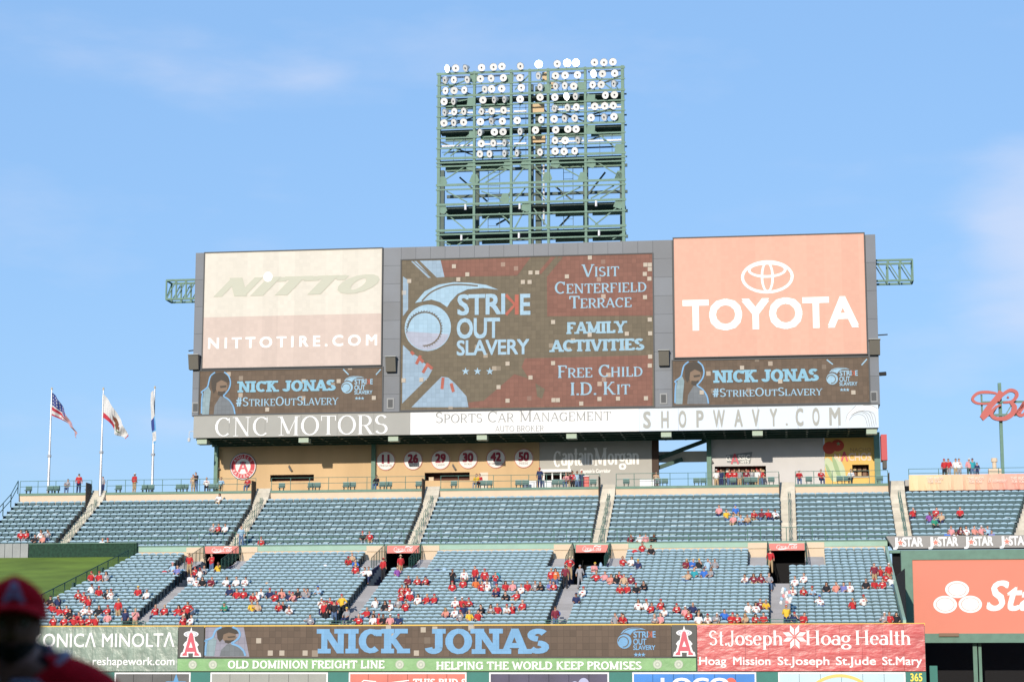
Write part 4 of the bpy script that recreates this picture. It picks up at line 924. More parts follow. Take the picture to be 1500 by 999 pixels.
# ================================================================ building under the scoreboard
bd = thing('concourse_building', 'long stucco concession building in the shade of the scoreboard', 'building', su(800, T_B, 690), T_B, zC)
zTop = zb0 + .34; z_w = lambda v: zv(v, T_B)
def holed(name, u0, u1, m, holes, top=None, th=.3):
    """wall face between columns u0 and u1 with real openings"""
    a, b = su(u0, T_B, 690), su(u1, T_B, 690); top = top or zTop
    hs = [(su(x0, T_B, 690), su(x1, T_B, 690), zv(v1, T_B, x0), zv(v0, T_B, x0)) for x0, x1, v0, v1 in holes]
    xs = sorted({a, b, *[h[0] for h in hs], *[h[1] for h in hs]}); zs = sorted({zC - .1, top, *[h[2] for h in hs], *[h[3] for h in hs]}); mb = MB()
    for x0, x1 in zip(xs, xs[1:]):
        for y0, y1 in zip(zs, zs[1:]):
            cx, cy = (x0 + x1) / 2, (y0 + y1) / 2
            if not any(h[0] < cx < h[1] and h[2] < cy < h[3] for h in hs): mb.box(x0, x1, T_B, T_B + th, y0, y1)
    w = mb.build(name, m, bd)
    for h in hs:
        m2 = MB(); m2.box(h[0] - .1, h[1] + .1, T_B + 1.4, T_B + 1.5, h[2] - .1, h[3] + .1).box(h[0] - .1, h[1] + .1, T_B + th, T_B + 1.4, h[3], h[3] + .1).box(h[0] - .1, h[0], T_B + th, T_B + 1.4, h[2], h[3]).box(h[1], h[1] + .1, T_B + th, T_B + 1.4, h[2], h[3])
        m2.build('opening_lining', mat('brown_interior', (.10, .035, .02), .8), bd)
    return w, hs
wall_a, h1 = holed('stucco_wall', 315, 548, M_orange, [(396, 460, 695.5, 705)])
wall_b, h2 = holed('stucco_wall', 548.2, 790, M_orange, [(622, 688, 692.3, 704)])
M_cmw = mat('grey_mural_wall', (.42, .41, .38), .8, .03, 1)
wall_c, h3 = holed('mural_wall', 790.5, 955, M_cmw, [(797, 834, 695, 703)])
wall_d, h4 = holed('pale_panel_wall', 1042.5, 1208, mat('pale_grey_wall', (.58, .57, .57), .8, .05, .5), [(1047, 1122, 683, 700)])
wall_e, h5 = holed('mural_wall', 1208.3, 1282, mat('mural_yellow', (.72, .45, .12), .7, .08, .5), [(1248.5, 1273, 680.5, 698)])
for u0, u1, v0, v1, m in ((703.5, 715, 692, 706, mat('pale_door', (.70, .60, .50), .6)),):
    a = P(u0, v0, T_B); b = P(u1, v1, T_B); MB().box(a[0], b[0], T_B - .05, T_B - .003, zC - .05, a[1]).build('door', m, bd)
a, b = su(627, T_B, 700), su(634, T_B, 700); MB().box(a, b, T_B + .4, T_B + .6, zC, zv(698, T_B, 630)).build('door_post', M_beige, bd)
for u0, u1, t in ((313, 318.5, T_B - .5), (543.5, 549.5, T_B - .4), (1035.5, 1042.3, T_B - .4), (1281.5, 1290, T_B - .6)):
    MB().box(su(u0, t, 690), su(u1, t, 690), t, t + .35, zC - .02, zb0 + .3).build('column', M_green, bd)
MB().box(su(955.2, T_B, 690), su(965, T_B, 690), T_B + .05, T_B + .6, zC, zTop).build('column', mat('dark_brown_steel', (.05, .025, .015), .7), bd)
m2 = MB(); m2.box(su(958, T_B + 1, 668), su(1036, T_B + 1, 668), T_B + 1.0, T_B + 1.3, zv(676.5, T_B + 1, 995), zv(661, T_B + 1, 995)); m2.build('cross_beam', mat('pale_beam', (.42, .40, .33), .7), bd)
for pa, pb in (((956, 674), (1036, 644)), ((960, 686), (1000, 672))):
    A_, B_ = P(*pa, T_B + .5), P(*pb, T_B + .5); MB().bar((A_[0], T_B + .7, A_[1]), (B_[0], T_B + .7, B_[1]), .32).build('diagonal_brace', M_dkgreen, bd)
# kiosk fittings
for h, cols in ((h4[0], ('red_box', 'tan_box', 'pale_box', 'brown_box')), (h5[0], ('brown_box', 'tan_box'))):
    pal = dict(red_box=(.45, .06, .04), tan_box=(.55, .40, .2), pale_box=(.6, .58, .5), brown_box=(.2, .1, .05)); n = int((h[1] - h[0]) / .42)
    MB().box(h[0], h[1], T_B - .15, T_B + .35, h[2] - .08, h[2]).build('counter', mat('counter_pale', (.5, .48, .44), .5), bd)
    for r_ in range(2):
        for k in range(n):
            x = h[0] + (k + .15) * .42; z = h[2] + (h[3] - h[2]) * (.15 + .45 * r_); c_ = cols[rnd.randrange(len(cols))]
            MB().box(x, x + .3, T_B + 1.0, T_B + 1.3, z, z + .22 + .1 * rnd.random()).build('stock_box', mat(c_, pal[c_], .6), bd)
        MB().box(h[0], h[1], T_B + .95, T_B + 1.38, h[2] + (h[3] - h[2]) * (.15 + .45 * r_) - .04, h[2] + (h[3] - h[2]) * (.15 + .45 * r_) - .003).build('shelf', mat('shelf_wood', (.25, .15, .08), .6), bd)
h = h3[0]
MB().box(h[0] - .3, h[1] + .2, T_B - .5, T_B - .1, zv(692.3, T_B, 800), zv(688, T_B, 800)).build('awning', M_white, bd)
for k in range(3): x = h[0] + (h[1] - h[0]) * k / 3; MB().box(x - .06, x + .06, T_B - .2, T_B - .003, zv(704, T_B, 800), zv(692, T_B, 800)).build('mullion', M_white, bd)
# murals and emblems
Mred = mat('emblem_maroon', (.33, .03, .06), .6); Mwh = mat('disc_white', (.80, .78, .76), .6); Mnum = mat('disc_rim', (.55, .18, .15), .6)
for u, v, n_, nm in ((565, 674.7, '11', 'FREGOSI'), (605, 674, '26', 'AUTRY'), (645.3, 673.5, '29', 'CAREW'), (685.6, 672.3, '30', 'RYAN'), (726.3, 671.5, '42', 'ROBINSON'), (767.2, 671, '50', 'REESE')):
    c = P(u, v, T_B - .1); r = .83
    o = thing('number_disc', '%s round white wall disc, large maroon number %s' % ({'11': 'leftmost', '26': 'second from left', '29': 'third from left', '30': 'fourth from left', '42': 'fifth from left', '50': 'rightmost'}[n_], n_), 'sign', c[0], T_B, c[1] - r, 'retired number discs')
    m2 = MB(); m2.slab(ell(c[0], c[1], r, r, 28)[::-1], T_B - .1, T_B - .004); m2.build('disc', Mwh, o)
    flat('rim', o, Mnum, [ring(c[0], c[1], r * .93, r)], T_B - .1, .01)
    k = .34 if n_ == '11' else .46
    letter('number', o, Mred, strokes2(n_) if 0 else sans(n_, .06), c[0] - k, c[0] + k, c[1] - .20, c[1] + .48, T_B - .1)
    w = .09 * len(nm); letter('name_lettering', o, mat('grey_lettering', (.28, .24, .24), .6), sans(nm, .0), c[0] - w / 1.2, c[0] + w / 1.2, c[1] - .52, c[1] - .34, T_B - .1)
c = P(356, 683, T_B - .1); r = 1.17
o = thing('team_emblem', 'large round red and white baseball emblem on the orange wall', 'sign', c[0], T_B, c[1] - r)
m2 = MB(); m2.slab(ell(c[0], c[1], r, r, 36)[::-1], T_B - .1, T_B - .004); m2.build('disc', M_hnavy, o)
flat('ring', o, Mwh, [ring(c[0], c[1], r * .90, r * .96)], T_B - .1, .01); flat('red_ring', o, mat('emblem_bright_red', (.55, .05, .07), .6), [ring(c[0], c[1], r * .58, r * .90)], T_B - .1, .012)
flat('inner_disc', o, Mwh, [ell(c[0], c[1], r * .58, r * .58)], T_B - .1, .013)
def arc_text(root, m, txt, cx, cz, rad, h, a0, a1, t, top=True):
    mb = MB(); n = len(txt)
    for i, ch in enumerate(txt):
        a = R(a0 + (a1 - a0) * i / (n - 1)); vs, fs = bfont(ch, 0.); w = max(x for x, y in vs)
        px, pz = cx + rad * math.cos(a), cz + rad * math.sin(a); ph = a - math.pi / 2 if top else a + math.pi / 2
        mb.add([(px + ((x - w / 2) * math.cos(ph) - (y - CAPH / 2) * math.sin(ph)) * h / CAPH, t - .03, pz + ((x - w / 2) * math.sin(ph) + (y - CAPH / 2) * math.cos(ph)) * h / CAPH) for x, y in vs], fs)
    return mb.build('lettering', m, root)
arc_text(o, Mwh, 'ANGELS', c[0], c[1], r * .74, r * .22, 145, 35, T_B - .1); arc_text(o, Mwh, 'BASEBALL', c[0], c[1], r * .74, r * .2, 205, 335, T_B - .1, False)
flat('letter_red', o, M_hred, [ribbon([(c[0] - .38, c[1] - .50), (c[0], c[1] + .42)], .2), ribbon([(c[0] + .38, c[1] - .50), (c[0], c[1] + .42)], .2), ribbon([(c[0] - .22, c[1] - .17), (c[0] + .22, c[1] - .17)], .14)], T_B - .1, .02)
v_, f_ = ring(c[0], c[1] + .30, .2, .3, .4); flat('halo', o, M_hnavy, [(v_, f_)], T_B - .1, .03)
o = thing('mural_lettering', 'tall white blackletter words painted on the grey wall', 'sign', su(870, T_B, 670), T_B - .01, zv(686, T_B, 870))
cm = dict(thick=.21, thin=.08, serif=.03, sth=.06, shear=.0)
lt_px('lettering', o, M_white2, strokes('C', **cm), 811, 821, 660.5, 684, T_B, 816); lt_px('lettering', o, M_white2, strokes('aptain', **cm), 822, 869, 655, 681.5, T_B)
lt_px('lettering', o, M_white2, strokes('M', **cm), 870, 889, 656, 682, T_B); lt_px('lettering', o, M_white2, strokes('organ', **cm), 890, 936, 656, 680.5, T_B)
lt_px('small_lettering', o, M_white2, sans("Captain's Corridor", .04, space=.95), 850, 894.5, 687.5, 692.5, T_B)
o = thing('classic_sign', 'dark slanted wall plaque reading classic hits above the drinks kiosk', 'sign', su(1082, T_B, 670), T_B - .02, zv(679, T_B, 1082))
flat('plaque', o, mat('plaque_grey', (.22, .24, .25), .6), [[P(940 + x / 3.75, 580 + y / 3.75, T_B) for x, y in ((462, 325), (608, 306), (596, 372), (470, 366))]], T_B, .02)
lt_px('lettering', o, M_white2, sans('CL', .03), 1064, 1071.5, 667.5, 674.5, T_B, d=.05); lt_px('lettering', o, M_white2, sans('SSIC', .03), 1081, 1099, 666.5, 673.5, T_B, d=.05); lt_px('lettering', o, M_white2, sans('HITS', .03), 1085, 1097, 674.5, 678.5, T_B, d=.05)
c = P(1076.5, 679.5, T_B); flat('letter_red', o, M_hred, [ribbon([(c[0] - .28, c[1]), (c[0], c[1] + .85)], .14), ribbon([(c[0] + .28, c[1]), (c[0], c[1] + .85)], .14), ribbon([(c[0] - .16, c[1] + .27), (c[0] + .16, c[1] + .27)], .1)], T_B, .06)
o = thing('food_mural', 'yellow food mural with tomatoes, green peppers and pale lettering', 'sign', su(1230, T_B, 670), T_B - .01, zC)
tm = mat('mural_tomato', (.55, .06, .03), .5); pp = mat('mural_pepper', (.50, .58, .38), .6); pp2 = mat('mural_pepper_dark', (.30, .42, .22), .6)
e8 = lambda x, y: P(940 + x / 3.75, 580 + y / 3.75, T_B)
def blob(x, y, rx, ry, rot=0): c_ = e8(x, y); return ell(c_[0], c_[1], rx / 3.75 / 17.3, ry / 3.75 / 17.3, 18, rot)
flat('pepper', o, pp, [blob(1040, 405, 26, 70, .35), blob(1085, 400, 28, 70, .3)], T_B); flat('pepper_edge', o, pp2, [blob(1070, 395, 12, 66, .3), blob(1030, 420, 9, 50, .35)], T_B, .035)
flat('tomato', o, tm, [blob(1030, 285, 34, 34), blob(1075, 272, 36, 32)], T_B, .03); flat('tomato_stem', o, pp2, [star(*e8(1080, 262), .2, .4)], T_B, .05)
lt_px('lettering', o, mat('mural_brown', (.4, .22, .08), .6), sans('NACHO', .0), 1245.5, 1276, 656, 661.5, T_B); lt_px('lettering', o, mat('mural_pink', (.80, .58, .45), .6), sans('N', .03), 1222, 1231, 665, 675.5, T_B); lt_px('lettering', o, mat('mural_pink', (.8, .58, .45), .6), sans('CHOS', .03), 1243, 1276, 664, 674.5, T_B)
c = P(1237, 675.5, T_B); flat('letter_red', o, M_hred, [ribbon([(c[0] - .24, c[1]), (c[0], c[1] + .8)], .13), ribbon([(c[0] + .24, c[1]), (c[0], c[1] + .8)], .13)], T_B, .06)
p = P(1294, 637, T_S + 1); q2 = P(1294, 680, T_S + 1)
o = thing('red_sign_edge', 'red hanging sign seen edge-on beside the right scoreboard column', 'sign', p[0], T_S + 1, q2[1]); MB().box(p[0] - .22, p[0] + .25, T_S + .6, T_S + 2.2, q2[1] + .3, p[1]).build('panel', mat('bright_red_paint', (.45, .02, .03), .5), o); MB().box(p[0] - .1, p[0] + .2, T_S + .7, T_S + 1.9, q2[1] - .35, q2[1] + .297).build('mount', mat('black_metal', (.02, .02, .02), .5), o)
for k, (u, v, w) in enumerate(((319.5, 684, 'beside the left green column'), (425, 686, 'over the left dark opening'), (665, 684, 'under the number discs'), (1042, 674, 'at the left end of the pale wall'))):
    p = P(u, v, T_B - .2); o = thing('wall_lamp', 'small dark wall lamp ' + w, 'lamp', p[0], T_B, p[1], 'wall lamps'); MB().slab([(p[0] - .1, p[1] + .3), (p[0] + .2, p[1] - .2), (p[0] + .05, p[1] - .25), (p[0] - .15, p[1] + .1)], T_B - .3, T_B - .003).build('lamp_body', mat('black_metal', (.02, .02, .02), .5), o)
for u, v in ((299, 0), (388, 0), (930, 0)): pass

# box seats on the concourse, in pairs
bx = MB()
def box_seat(w):
    m_ = MB(); n = max(1, round(w / .55))
    for k in range(n):
        x = (k - (n - 1) / 2) * .56
        m_.box(x - .265, x + .265, -.05, .05, .30, .64, 0).box(x - .26, x + .26, -.08, .02, .64, .72, 1).box(x - .25, x + .25, -.4, -.05, .30, .36, 0).box(x - .2, x - .14, -.2, .0, 0, .3, 2).box(x + .14, x + .2, -.2, 0, 0, .3, 2)
    return m_
bs2 = BASE[upper.name]; cache = {}
for u0, u1 in ((37, 48), (70, 88), (125, 136), (168, 180), (207, 227), (258, 276), (308, 323), (407, 419), (451, 470), (502, 522), (555, 575), (608, 619), (659, 671), (702, 722), (755, 774), (809, 827), (863, 875), (912, 923), (958, 980), (1015, 1036), (1070, 1078), (1090, 1110), (1125, 1135), (1180, 1190), (1226, 1245), (1285, 1293)):
    t = T_P + .8; a, b = su(u0, t, 712), su(u1, t, 712); n = max(1, round((b - a) / .56))
    if n not in cache: cache[n] = box_seat(n * .56).mesh('box_seat', [mat('box_seat_green', (.03, .12, .11), .5), mat('box_seat_top', (.16, .32, .34), .5), M_seatd])
    put('box_seat', cache[n], upper, ((a + b) / 2 - bs2[0], t - bs2[1], zC - bs2[2]))
# tables with white cloths before the dark lettered wall
for k, (u, lab) in enumerate(((776, 'left one of two white draped tables on the concourse'), (800, 'right one of two white draped tables on the concourse'), (948, 'white serving cart beside the stair on the concourse'))):
    t = T_P + 2.2; x = su(u, t, 708); o = thing('table', lab, 'table', x, t, zC)
    MB().box(x - .6, x + .6, t - .35, t + .35, .72 + zC, .76 + zC).build('table_top', M_white, o); MB().box(x - .58, x + .58, t - .33, t + .33, zC, zC + .717).build('table_skirt', M_white, o)
o = thing('drink_bin', 'plain red bin standing on the concourse near the cart', 'bin', su(859, T_P + 1, 708), T_P + 1, zC); x = su(859, T_P + 1, 708); MB().box(x - .22, x + .22, T_P + .8, T_P + 1.2, zC, zC + .95).build('body', mat('bin_red', (.6, .12, .1), .6), o); MB().box(x - .24, x + .24, T_P + .78, T_P + 1.22, zC + .953, zC + 1.0).build('lid', M_white, o)

# beer banner over the right section
o = thing('beer_banner', 'faded yellow to pink vinyl banner over the right seating section', 'banner', sR2, T_P, zv(718, T_P, 1332))
mb = MB(); zt, zb_ = zv(695.5, T_P, 1333), zv(718.5, T_P, 1332); n = 60; vs = []; s9 = sUR
for i in range(n + 1):
    x = sR2 + (s9 - sR2) * i / n
    for z, a in ((zt, .01), ((zt * .6 + zb_ * .4), .03), (zb_, .07)): vs.append((x, T_P + .05 + a * math.sin(i * 1.7) + a * .6 * math.sin(i * 3.1), z))
mb.add(vs, [(3 * i + k, 3 * i + 3 + k, 3 * i + 4 + k, 3 * i + 1 + k) for i in range(n) for k in (0, 1)])
M_ban = mat('banner_vinyl', (.8, .5, .3), .6, .05); t_ = M_ban.node_tree; c_ = t_.nodes.new('ShaderNodeTexCoord'); sp_ = t_.nodes.new('ShaderNodeSeparateXYZ'); mr = t_.nodes.new('ShaderNodeMapRange'); mr.inputs[2].default_value = 8.0; cr = t_.nodes.new('ShaderNodeValToRGB')
cr.color_ramp.elements[0].color = (.80, .60, .33, 1); cr.color_ramp.elements[1].color = (.80, .36, .28, 1); t_.links.new(c_.outputs['Object'], sp_.inputs[0]); t_.links.new(sp_.outputs[0], mr.inputs[0]); t_.links.new(mr.outputs[0], cr.inputs[0]); t_.links.new(cr.outputs[0], t_.nodes['Principled BSDF'].inputs['Base Color'])
mb.build('vinyl', M_ban, o); MB().box(sR2, s9, T_P + .15, T_P + .4, zb_, zt - .05).build('backing_wall', M_beige, o)
Mbw = mat('banner_faded_white', (.80, .66, .55), .6)
for u in (1365, 1425, 1488):
    lt_px('lettering', o, Mbw, sans("THIS BUD'S", .02), u - 8, u + 16, 698.5, 702.5, T_P, d=.14); lt_px('lettering', o, Mbw, sans('FOR YOU', .02), u - 6, u + 13, 703.5, 707.5, T_P, d=.14)
lt_px('script_lettering', o, Mbw, strokes('B', .12, .05, .05, shear=.3) + [([(x + .95, y) for x, y in vs], fs) for vs, fs in sans('udweiser', .0, .35)], 1447, 1475, 700.5, 706.5, T_P, d=.14)
# chimney-like vent on the far wall
p = P(1457, 690, 33); o = thing('roof_vent', 'cream mushroom vent above the beer banner', 'vent', p[0], 33, p[1] - .1); z = p[1]; MB().tube((p[0], 33, z - .1), (p[0], 33, z + .75), .17, 10).build('stack', M_beige, o); MB().tube((p[0], 33, z + .75), (p[0], 33, z + 1.05), .27, 10, .24).build('cap', M_beige, o); MB().box(p[0] - .5, p[0] + .5, 32.7, 33.3, z - .3, z + .17).build('base', M_beige, o)

# ================================================================ light tower behind the scoreboard
TT = 37.0; TD = 4.5
tw = thing('light_tower', 'green lattice light tower full of white floodlights behind the scoreboard', 'light tower', su(778, TT, 300), TT, 0)
bw = BASE[tw.name]
us = [642.4, 694.6, 749, 776.5, 803.8, 858.8, 914.2]; xs = [su(u, TT, 330) for u in us]
zk = lambda vl, vr: (zv(vl, TT, 643) + zv(vr, TT, 913)) / 2
levels = [(109.4, 97.8), (125, 115.8), (140.4, 132.3), (155.3, 147.8), (170.2, 162.8), (186.8, 179.8), (203.3, 193.7), (217.1, 209.7), (229.5, 226.7), (235.6, 233.5), (244, 236), (273, 261.5), (279, 269.5), (300.6, 291.5), (316.6, 308), (337.5, 330.5), (344, 336.5), (351.5, 346.2)]
zs = [zk(*q_) for q_ in levels]; print('tower z', [round(z, 1) for z in zs])
zbot = zb0
for k, x in enumerate(xs):
    w = .17 if k in (0, 6) else .14
    MB().box(x - w, x + w * .55, TT, TT + .4, zbot, zs[0] + (.15 if k else .1)).build('front_column', M_green, tw)
for k, z in enumerate(zs):
    h_ = .135 if k in (0, 2, 5, 8, 11, 13, 15) else .085
    MB().box(xs[0] - .25, xs[-1] + .2, TT - .06, TT - .003, z - h_, z + h_ * .5).build('front_beam', M_green, tw)
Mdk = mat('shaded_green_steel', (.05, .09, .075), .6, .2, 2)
for k in (2, 5, 8, 13, 15):                                        # platforms
    z = zs[k]
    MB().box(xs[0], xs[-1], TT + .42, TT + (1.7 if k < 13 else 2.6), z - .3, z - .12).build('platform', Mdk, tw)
    for x0, x1 in zip(xs, xs[1:]):
        if (x1 - x0) > 2.5: MB().box(x0 + .3, x1 - .3, TT + (1.72 if k < 13 else 2.62), TT + 1.8 + (0 if k < 13 else .9), z - .75, z - .1).build('platform_girder', M_green, tw)
for k in (0, 1, 3, 5, 6):                                          # rear columns
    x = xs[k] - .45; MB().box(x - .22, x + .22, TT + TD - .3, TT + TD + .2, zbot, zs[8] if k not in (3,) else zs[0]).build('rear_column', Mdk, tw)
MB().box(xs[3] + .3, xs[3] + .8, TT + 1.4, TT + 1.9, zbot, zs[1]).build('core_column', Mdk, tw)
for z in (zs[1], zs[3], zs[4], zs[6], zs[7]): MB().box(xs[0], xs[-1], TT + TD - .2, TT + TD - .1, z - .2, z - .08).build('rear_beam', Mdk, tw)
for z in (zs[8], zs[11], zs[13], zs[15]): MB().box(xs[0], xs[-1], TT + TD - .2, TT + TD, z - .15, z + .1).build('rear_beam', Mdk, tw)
def dg(pa, pb, t=TT + .2, w=.10, m=M_green, nm='diagonal_brace'):
    a, b = P(*pa, t), P(*pb, t); MB().bar((a[0], t, a[1]), (b[0], t, b[1]), w).build(nm, m, tw)
Z2 = lambda x, y: (620 + x / 4.6875, 210 + y / 4.6875); Z1 = lambda x, y: (620 + x / 4.6875, 70 + y / 4.6875)
for Z, a, b in ((Z2, (120, 270), (335, 130)), (Z2, (370, 270), (550, 155)), (Z2, (425, 272), (605, 160)), (Z2, (620, 262), (705, 150)), (Z2, (755, 150), (860, 250)), (Z2, (915, 145), (1110, 250)), (Z2, (1160, 110), (1370, 240)), (Z2, (160, 330), (300, 405)), (Z2, (605, 330), (530, 400)), (Z2, (400, 330), (580, 400)), (Z2, (625, 395), (700, 310)), (Z2, (770, 315), (850, 390)), (Z2, (910, 385), (1080, 300)), (Z2, (1150, 380), (1310, 290)), (Z2, (1215, 380), (1370, 285)),
                (Z2, (130, 460), (300, 600)), (Z2, (700, 450), (630, 580)), (Z2, (760, 450), (850, 570)), (Z2, (520, 480), (610, 550)), (Z2, (380, 580), (460, 490)), (Z2, (1130, 500), (1210, 570)), (Z2, (1180, 560), (1370, 410)), (Z2, (1370, 620), (1300, 660)), (Z2, (140, 680), (190, 700)), (Z2, (235, 700), (310, 650)),
                (Z1, (140, 740), (340, 580)), (Z1, (185, 745), (370, 610)), (Z1, (130, 390), (345, 350)), (Z1, (120, 300), (350, 200)), (Z1, (1130, 320), (1260, 410)), (Z1, (1120, 530), (1360, 720)), (Z1, (1180, 200), (1300, 290)), (Z1, (630, 290), (730, 185)), (Z1, (150, 500), (345, 395)), (Z1, (560, 230), (620, 180))):
    dg(Z(*a), Z(*b))
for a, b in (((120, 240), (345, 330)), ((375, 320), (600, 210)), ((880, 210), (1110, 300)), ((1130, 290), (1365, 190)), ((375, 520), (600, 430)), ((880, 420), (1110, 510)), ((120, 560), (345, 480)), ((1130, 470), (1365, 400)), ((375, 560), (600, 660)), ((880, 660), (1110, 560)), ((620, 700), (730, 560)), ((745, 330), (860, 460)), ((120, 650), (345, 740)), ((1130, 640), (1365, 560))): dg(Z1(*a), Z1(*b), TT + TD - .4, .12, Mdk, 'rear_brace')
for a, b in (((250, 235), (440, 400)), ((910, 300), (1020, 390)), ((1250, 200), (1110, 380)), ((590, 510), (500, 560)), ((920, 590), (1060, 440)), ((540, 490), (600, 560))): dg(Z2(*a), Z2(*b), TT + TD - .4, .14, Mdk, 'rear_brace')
for x, y in ((130, 265), (350, 250), (580, 150), (905, 140), (1095, 235), (1350, 225), (850, 235), (1150, 140), (330, 160), (700, 145), (130, 455), (700, 440), (1340, 420), (1345, 235), (560, 380)):   # gusset plates
    p = P(*Z2(x, y), TT + .1); MB().slab([(p[0] - .45, p[1] - .2), (p[0] - .2, p[1] + .45), (p[0] + .25, p[1] + .45), (p[0] + .45, p[1] - .1), (p[0] + .2, p[1] - .45)], TT + .06, TT + .12).build('gusset_plate', M_green, tw)
for x, y in ((345, 210), (590, 215), (1085, 265), (1150, 350), (1150, 560), (330, 370), (340, 600), (850, 280), (1350, 480), (1345, 690)):
    p = P(*Z1(x, y), TT + .1); MB().slab([(p[0] - .4, p[1] - .35), (p[0] - .3, p[1] + .35), (p[0] + .4, p[1] + .35), (p[0] + .35, p[1] - .35)], TT + .06, TT + .12).build('gusset_plate', M_green, tw)
Mpipe = mat('white_conduit', (.72, .72, .75), .5)
for x0, y0, x1, y1 in ((120, 205, 345, 190), (375, 195, 590, 180), (620, 188, 690, 183), (890, 178, 1100, 162), (1130, 160, 1360, 150), (130, 450, 345, 440), (375, 440, 600, 430), (620, 433, 705, 430), (880, 425, 1100, 410), (1130, 412, 1362, 400), (118, 674, 345, 664), (375, 662, 600, 652), (620, 655, 705, 652), (880, 645, 1100, 632), (1130, 640, 1362, 625)):
    a, b = P(*Z1(x0, y0), TT + .3), P(*Z1(x1, y1), TT + .3); z = (a[1] + b[1]) / 2; MB().bar((a[0], TT + .6, z), (b[0], TT + .6, z), .14).build('conduit', Mpipe, tw)
for x0, x1, y0, y1 in ((818, 850, 170, 228), (745, 830, 385, 448), (745, 838, 598, 655), (870, 905, 240, 280), (330, 362, 185, 235)):
    a, b = P(*Z1(x0, y1), TT + .8), P(*Z1(x1, y0), TT + .8); MB().box(a[0], b[0], TT + .7, TT + 1.1, a[1], b[1]).build('ballast_cabinet', mat('tan_cabinet', (.60, .44, .26), .7), tw)
# thin rods and railings between levels
for k in (0, 2, 3, 5, 6, 7):
    for x0, x1 in zip(xs, xs[1:]):
        z = zs[k] - .55; m2 = MB(); m2.tube((x0, TT + 1.6, z), (x1, TT + 1.6, z), .025, 4).tube((x0, TT + 1.6, z - .3), (x1, TT + 1.6, z - .3), .025, 4)
        for q_ in (.33, .66): x = x0 + (x1 - x0) * q_; m2.tube((x, TT + 1.6, z - .9), (x, TT + 1.6, z + .1), .025, 4)
        m2.build('guard_rail', Mdk, tw)
for x in (445, 525, 965, 1030):                                     # ladders
    a = P(*Z2(x, 660), TT + 2.8); b = P(*Z2(x, 130), TT + 2.8); m2 = MB(); m2.tube((a[0], TT + 2.8, a[1]), (a[0], TT + 2.8, b[1]), .03, 4); m2.build('ladder_rail', Mdk, tw)
for x0, x1 in ((445, 525), (965, 1030)):
    a = P(*Z2(x0, 660), TT + 2.8); b = P(*Z2(x1, 130), TT + 2.8); m2 = MB(); z = a[1]
    while z < b[1]: m2.tube((a[0], TT + 2.8, z), (b[0], TT + 2.8, z), .02, 4); z += .6
    m2.build('ladder_rungs', Mdk, tw, kind='stuff')
p0 = P(*Z2(828, 560), TT + 1.4); p1 = P(*Z2(828, 110), TT + 1.4); MB().tube((p0[0], TT + 1.4, p0[1]), (p0[0], TT + 1.4, p1[1]), .09, 8).build('conduit', Mpipe, tw)
# floodlights
lamps = [[(165,145,1),(222,142),(289,142),(400,138),(482,134),(540,130),(667,128),(793,115,1),(920,112),(988,107,1),(1048,105,1),(1175,102),(1240,102),(1302,99)],
 [(148,224),(210,222),(302,220),(392,214),(466,211),(550,208),(663,207),(790,195),(908,193),(974,191),(1059,188),(1170,180,1),(1230,180),(1314,177)],
 [(153,297),(211,295),(282,292),(422,286),(469,284),(538,282),(673,276),(802,271),(908,265),(972,262),(1033,265),(1163,256),(1221,254),(1309,248)],
 [(143,371),(207,369),(409,360),(486,358),(556,356),(665,354),(802,341),(903,341),(984,336,1),(1045,335),(1251,327),(1312,324)],
 [(146,446),(213,441),(278,438),(400,438),(470,435),(552,430),(900,418),(990,412),(1051,409),(1177,404),(1246,401),(1304,399)],
 [(142,518),(209,515),(277,512),(392,509),(467,505),(543,505),(645,500),(810,495),(898,490),(970,486),(1040,484),(1152,481),(1242,478),(1309,474)],
 [(389,583),(488,580),(547,578),(665,576),(771,566),(909,565),(993,560),(1049,560)], [(398,659),(481,656),(557,654),(905,637),(974,638),(1061,635)],
 [(389,730),(455,730),(557,727),(643,724),(802,718),(905,711),(967,713),(1040,710)]]
Mlens = mat('floodlight_lens', (.82, .82, .82), .35); Mlit = mat('lit_floodlight_lens', (1, .97, .9), .4, emit=9.0)
def lamp_mesh(lit):
    m_ = MB(); n = 14; prof = [(.0, .34, 0), (.10, .30, 1), (.26, .22, 1), (.36, .12, 1)]; rs = []
    vs = [(math.cos(2 * math.pi * i / n) * .33, 0, math.sin(2 * math.pi * i / n) * .33) for i in range(n)]
    m_.add(vs, [tuple(range(n))], 0)
    vs = []
    for y, r_, _ in [(-.03, .34, 0), (.0, .34, 0), (.12, .30, 0), (.26, .2, 0), (.4, .12, 0)]: vs += [(math.cos(2 * math.pi * i / n) * r_, y, math.sin(2 * math.pi * i / n) * r_) for i in range(n)]
    m_.add(vs, [(k * n + i, k * n + (i + 1) % n, (k + 1) * n + (i + 1) % n, (k + 1) * n + i) for k in range(4) for i in range(n)] + [tuple(4 * n + i for i in range(n))], 1)
    m_.tube((0, .2, -.3), (0, .3, -.55), .04, 5, mi=2)
    return m_.mesh('floodlight', [Mlit if lit else Mlens, mat('reflector_shell', (.45, .47, .46), .4, metal=.4), M_green])
lm = [lamp_mesh(0), lamp_mesh(1)]
hub = MB().tube((0, -.05, 0), (0, 0, 0), .075, 8).mesh('lamp_hub', [mat('black_metal', (.02, .02, .02), .5)])
for row in lamps:
    for e in row:
        u, v = Z1(e[0], e[1]); t = TT - .35; p = P(u, v, t); lit = len(e) > 2
        o = put('floodlight', lm[lit], tw, (p[0] - bw[0], t - bw[1], p[1] - bw[2]), (R(rnd.uniform(8, 24)), 0, R(rnd.uniform(-58, -20) if rnd.random() < .45 else rnd.uniform(-14, 22))))
        if not lit: put('lamp_hub', hub, o)
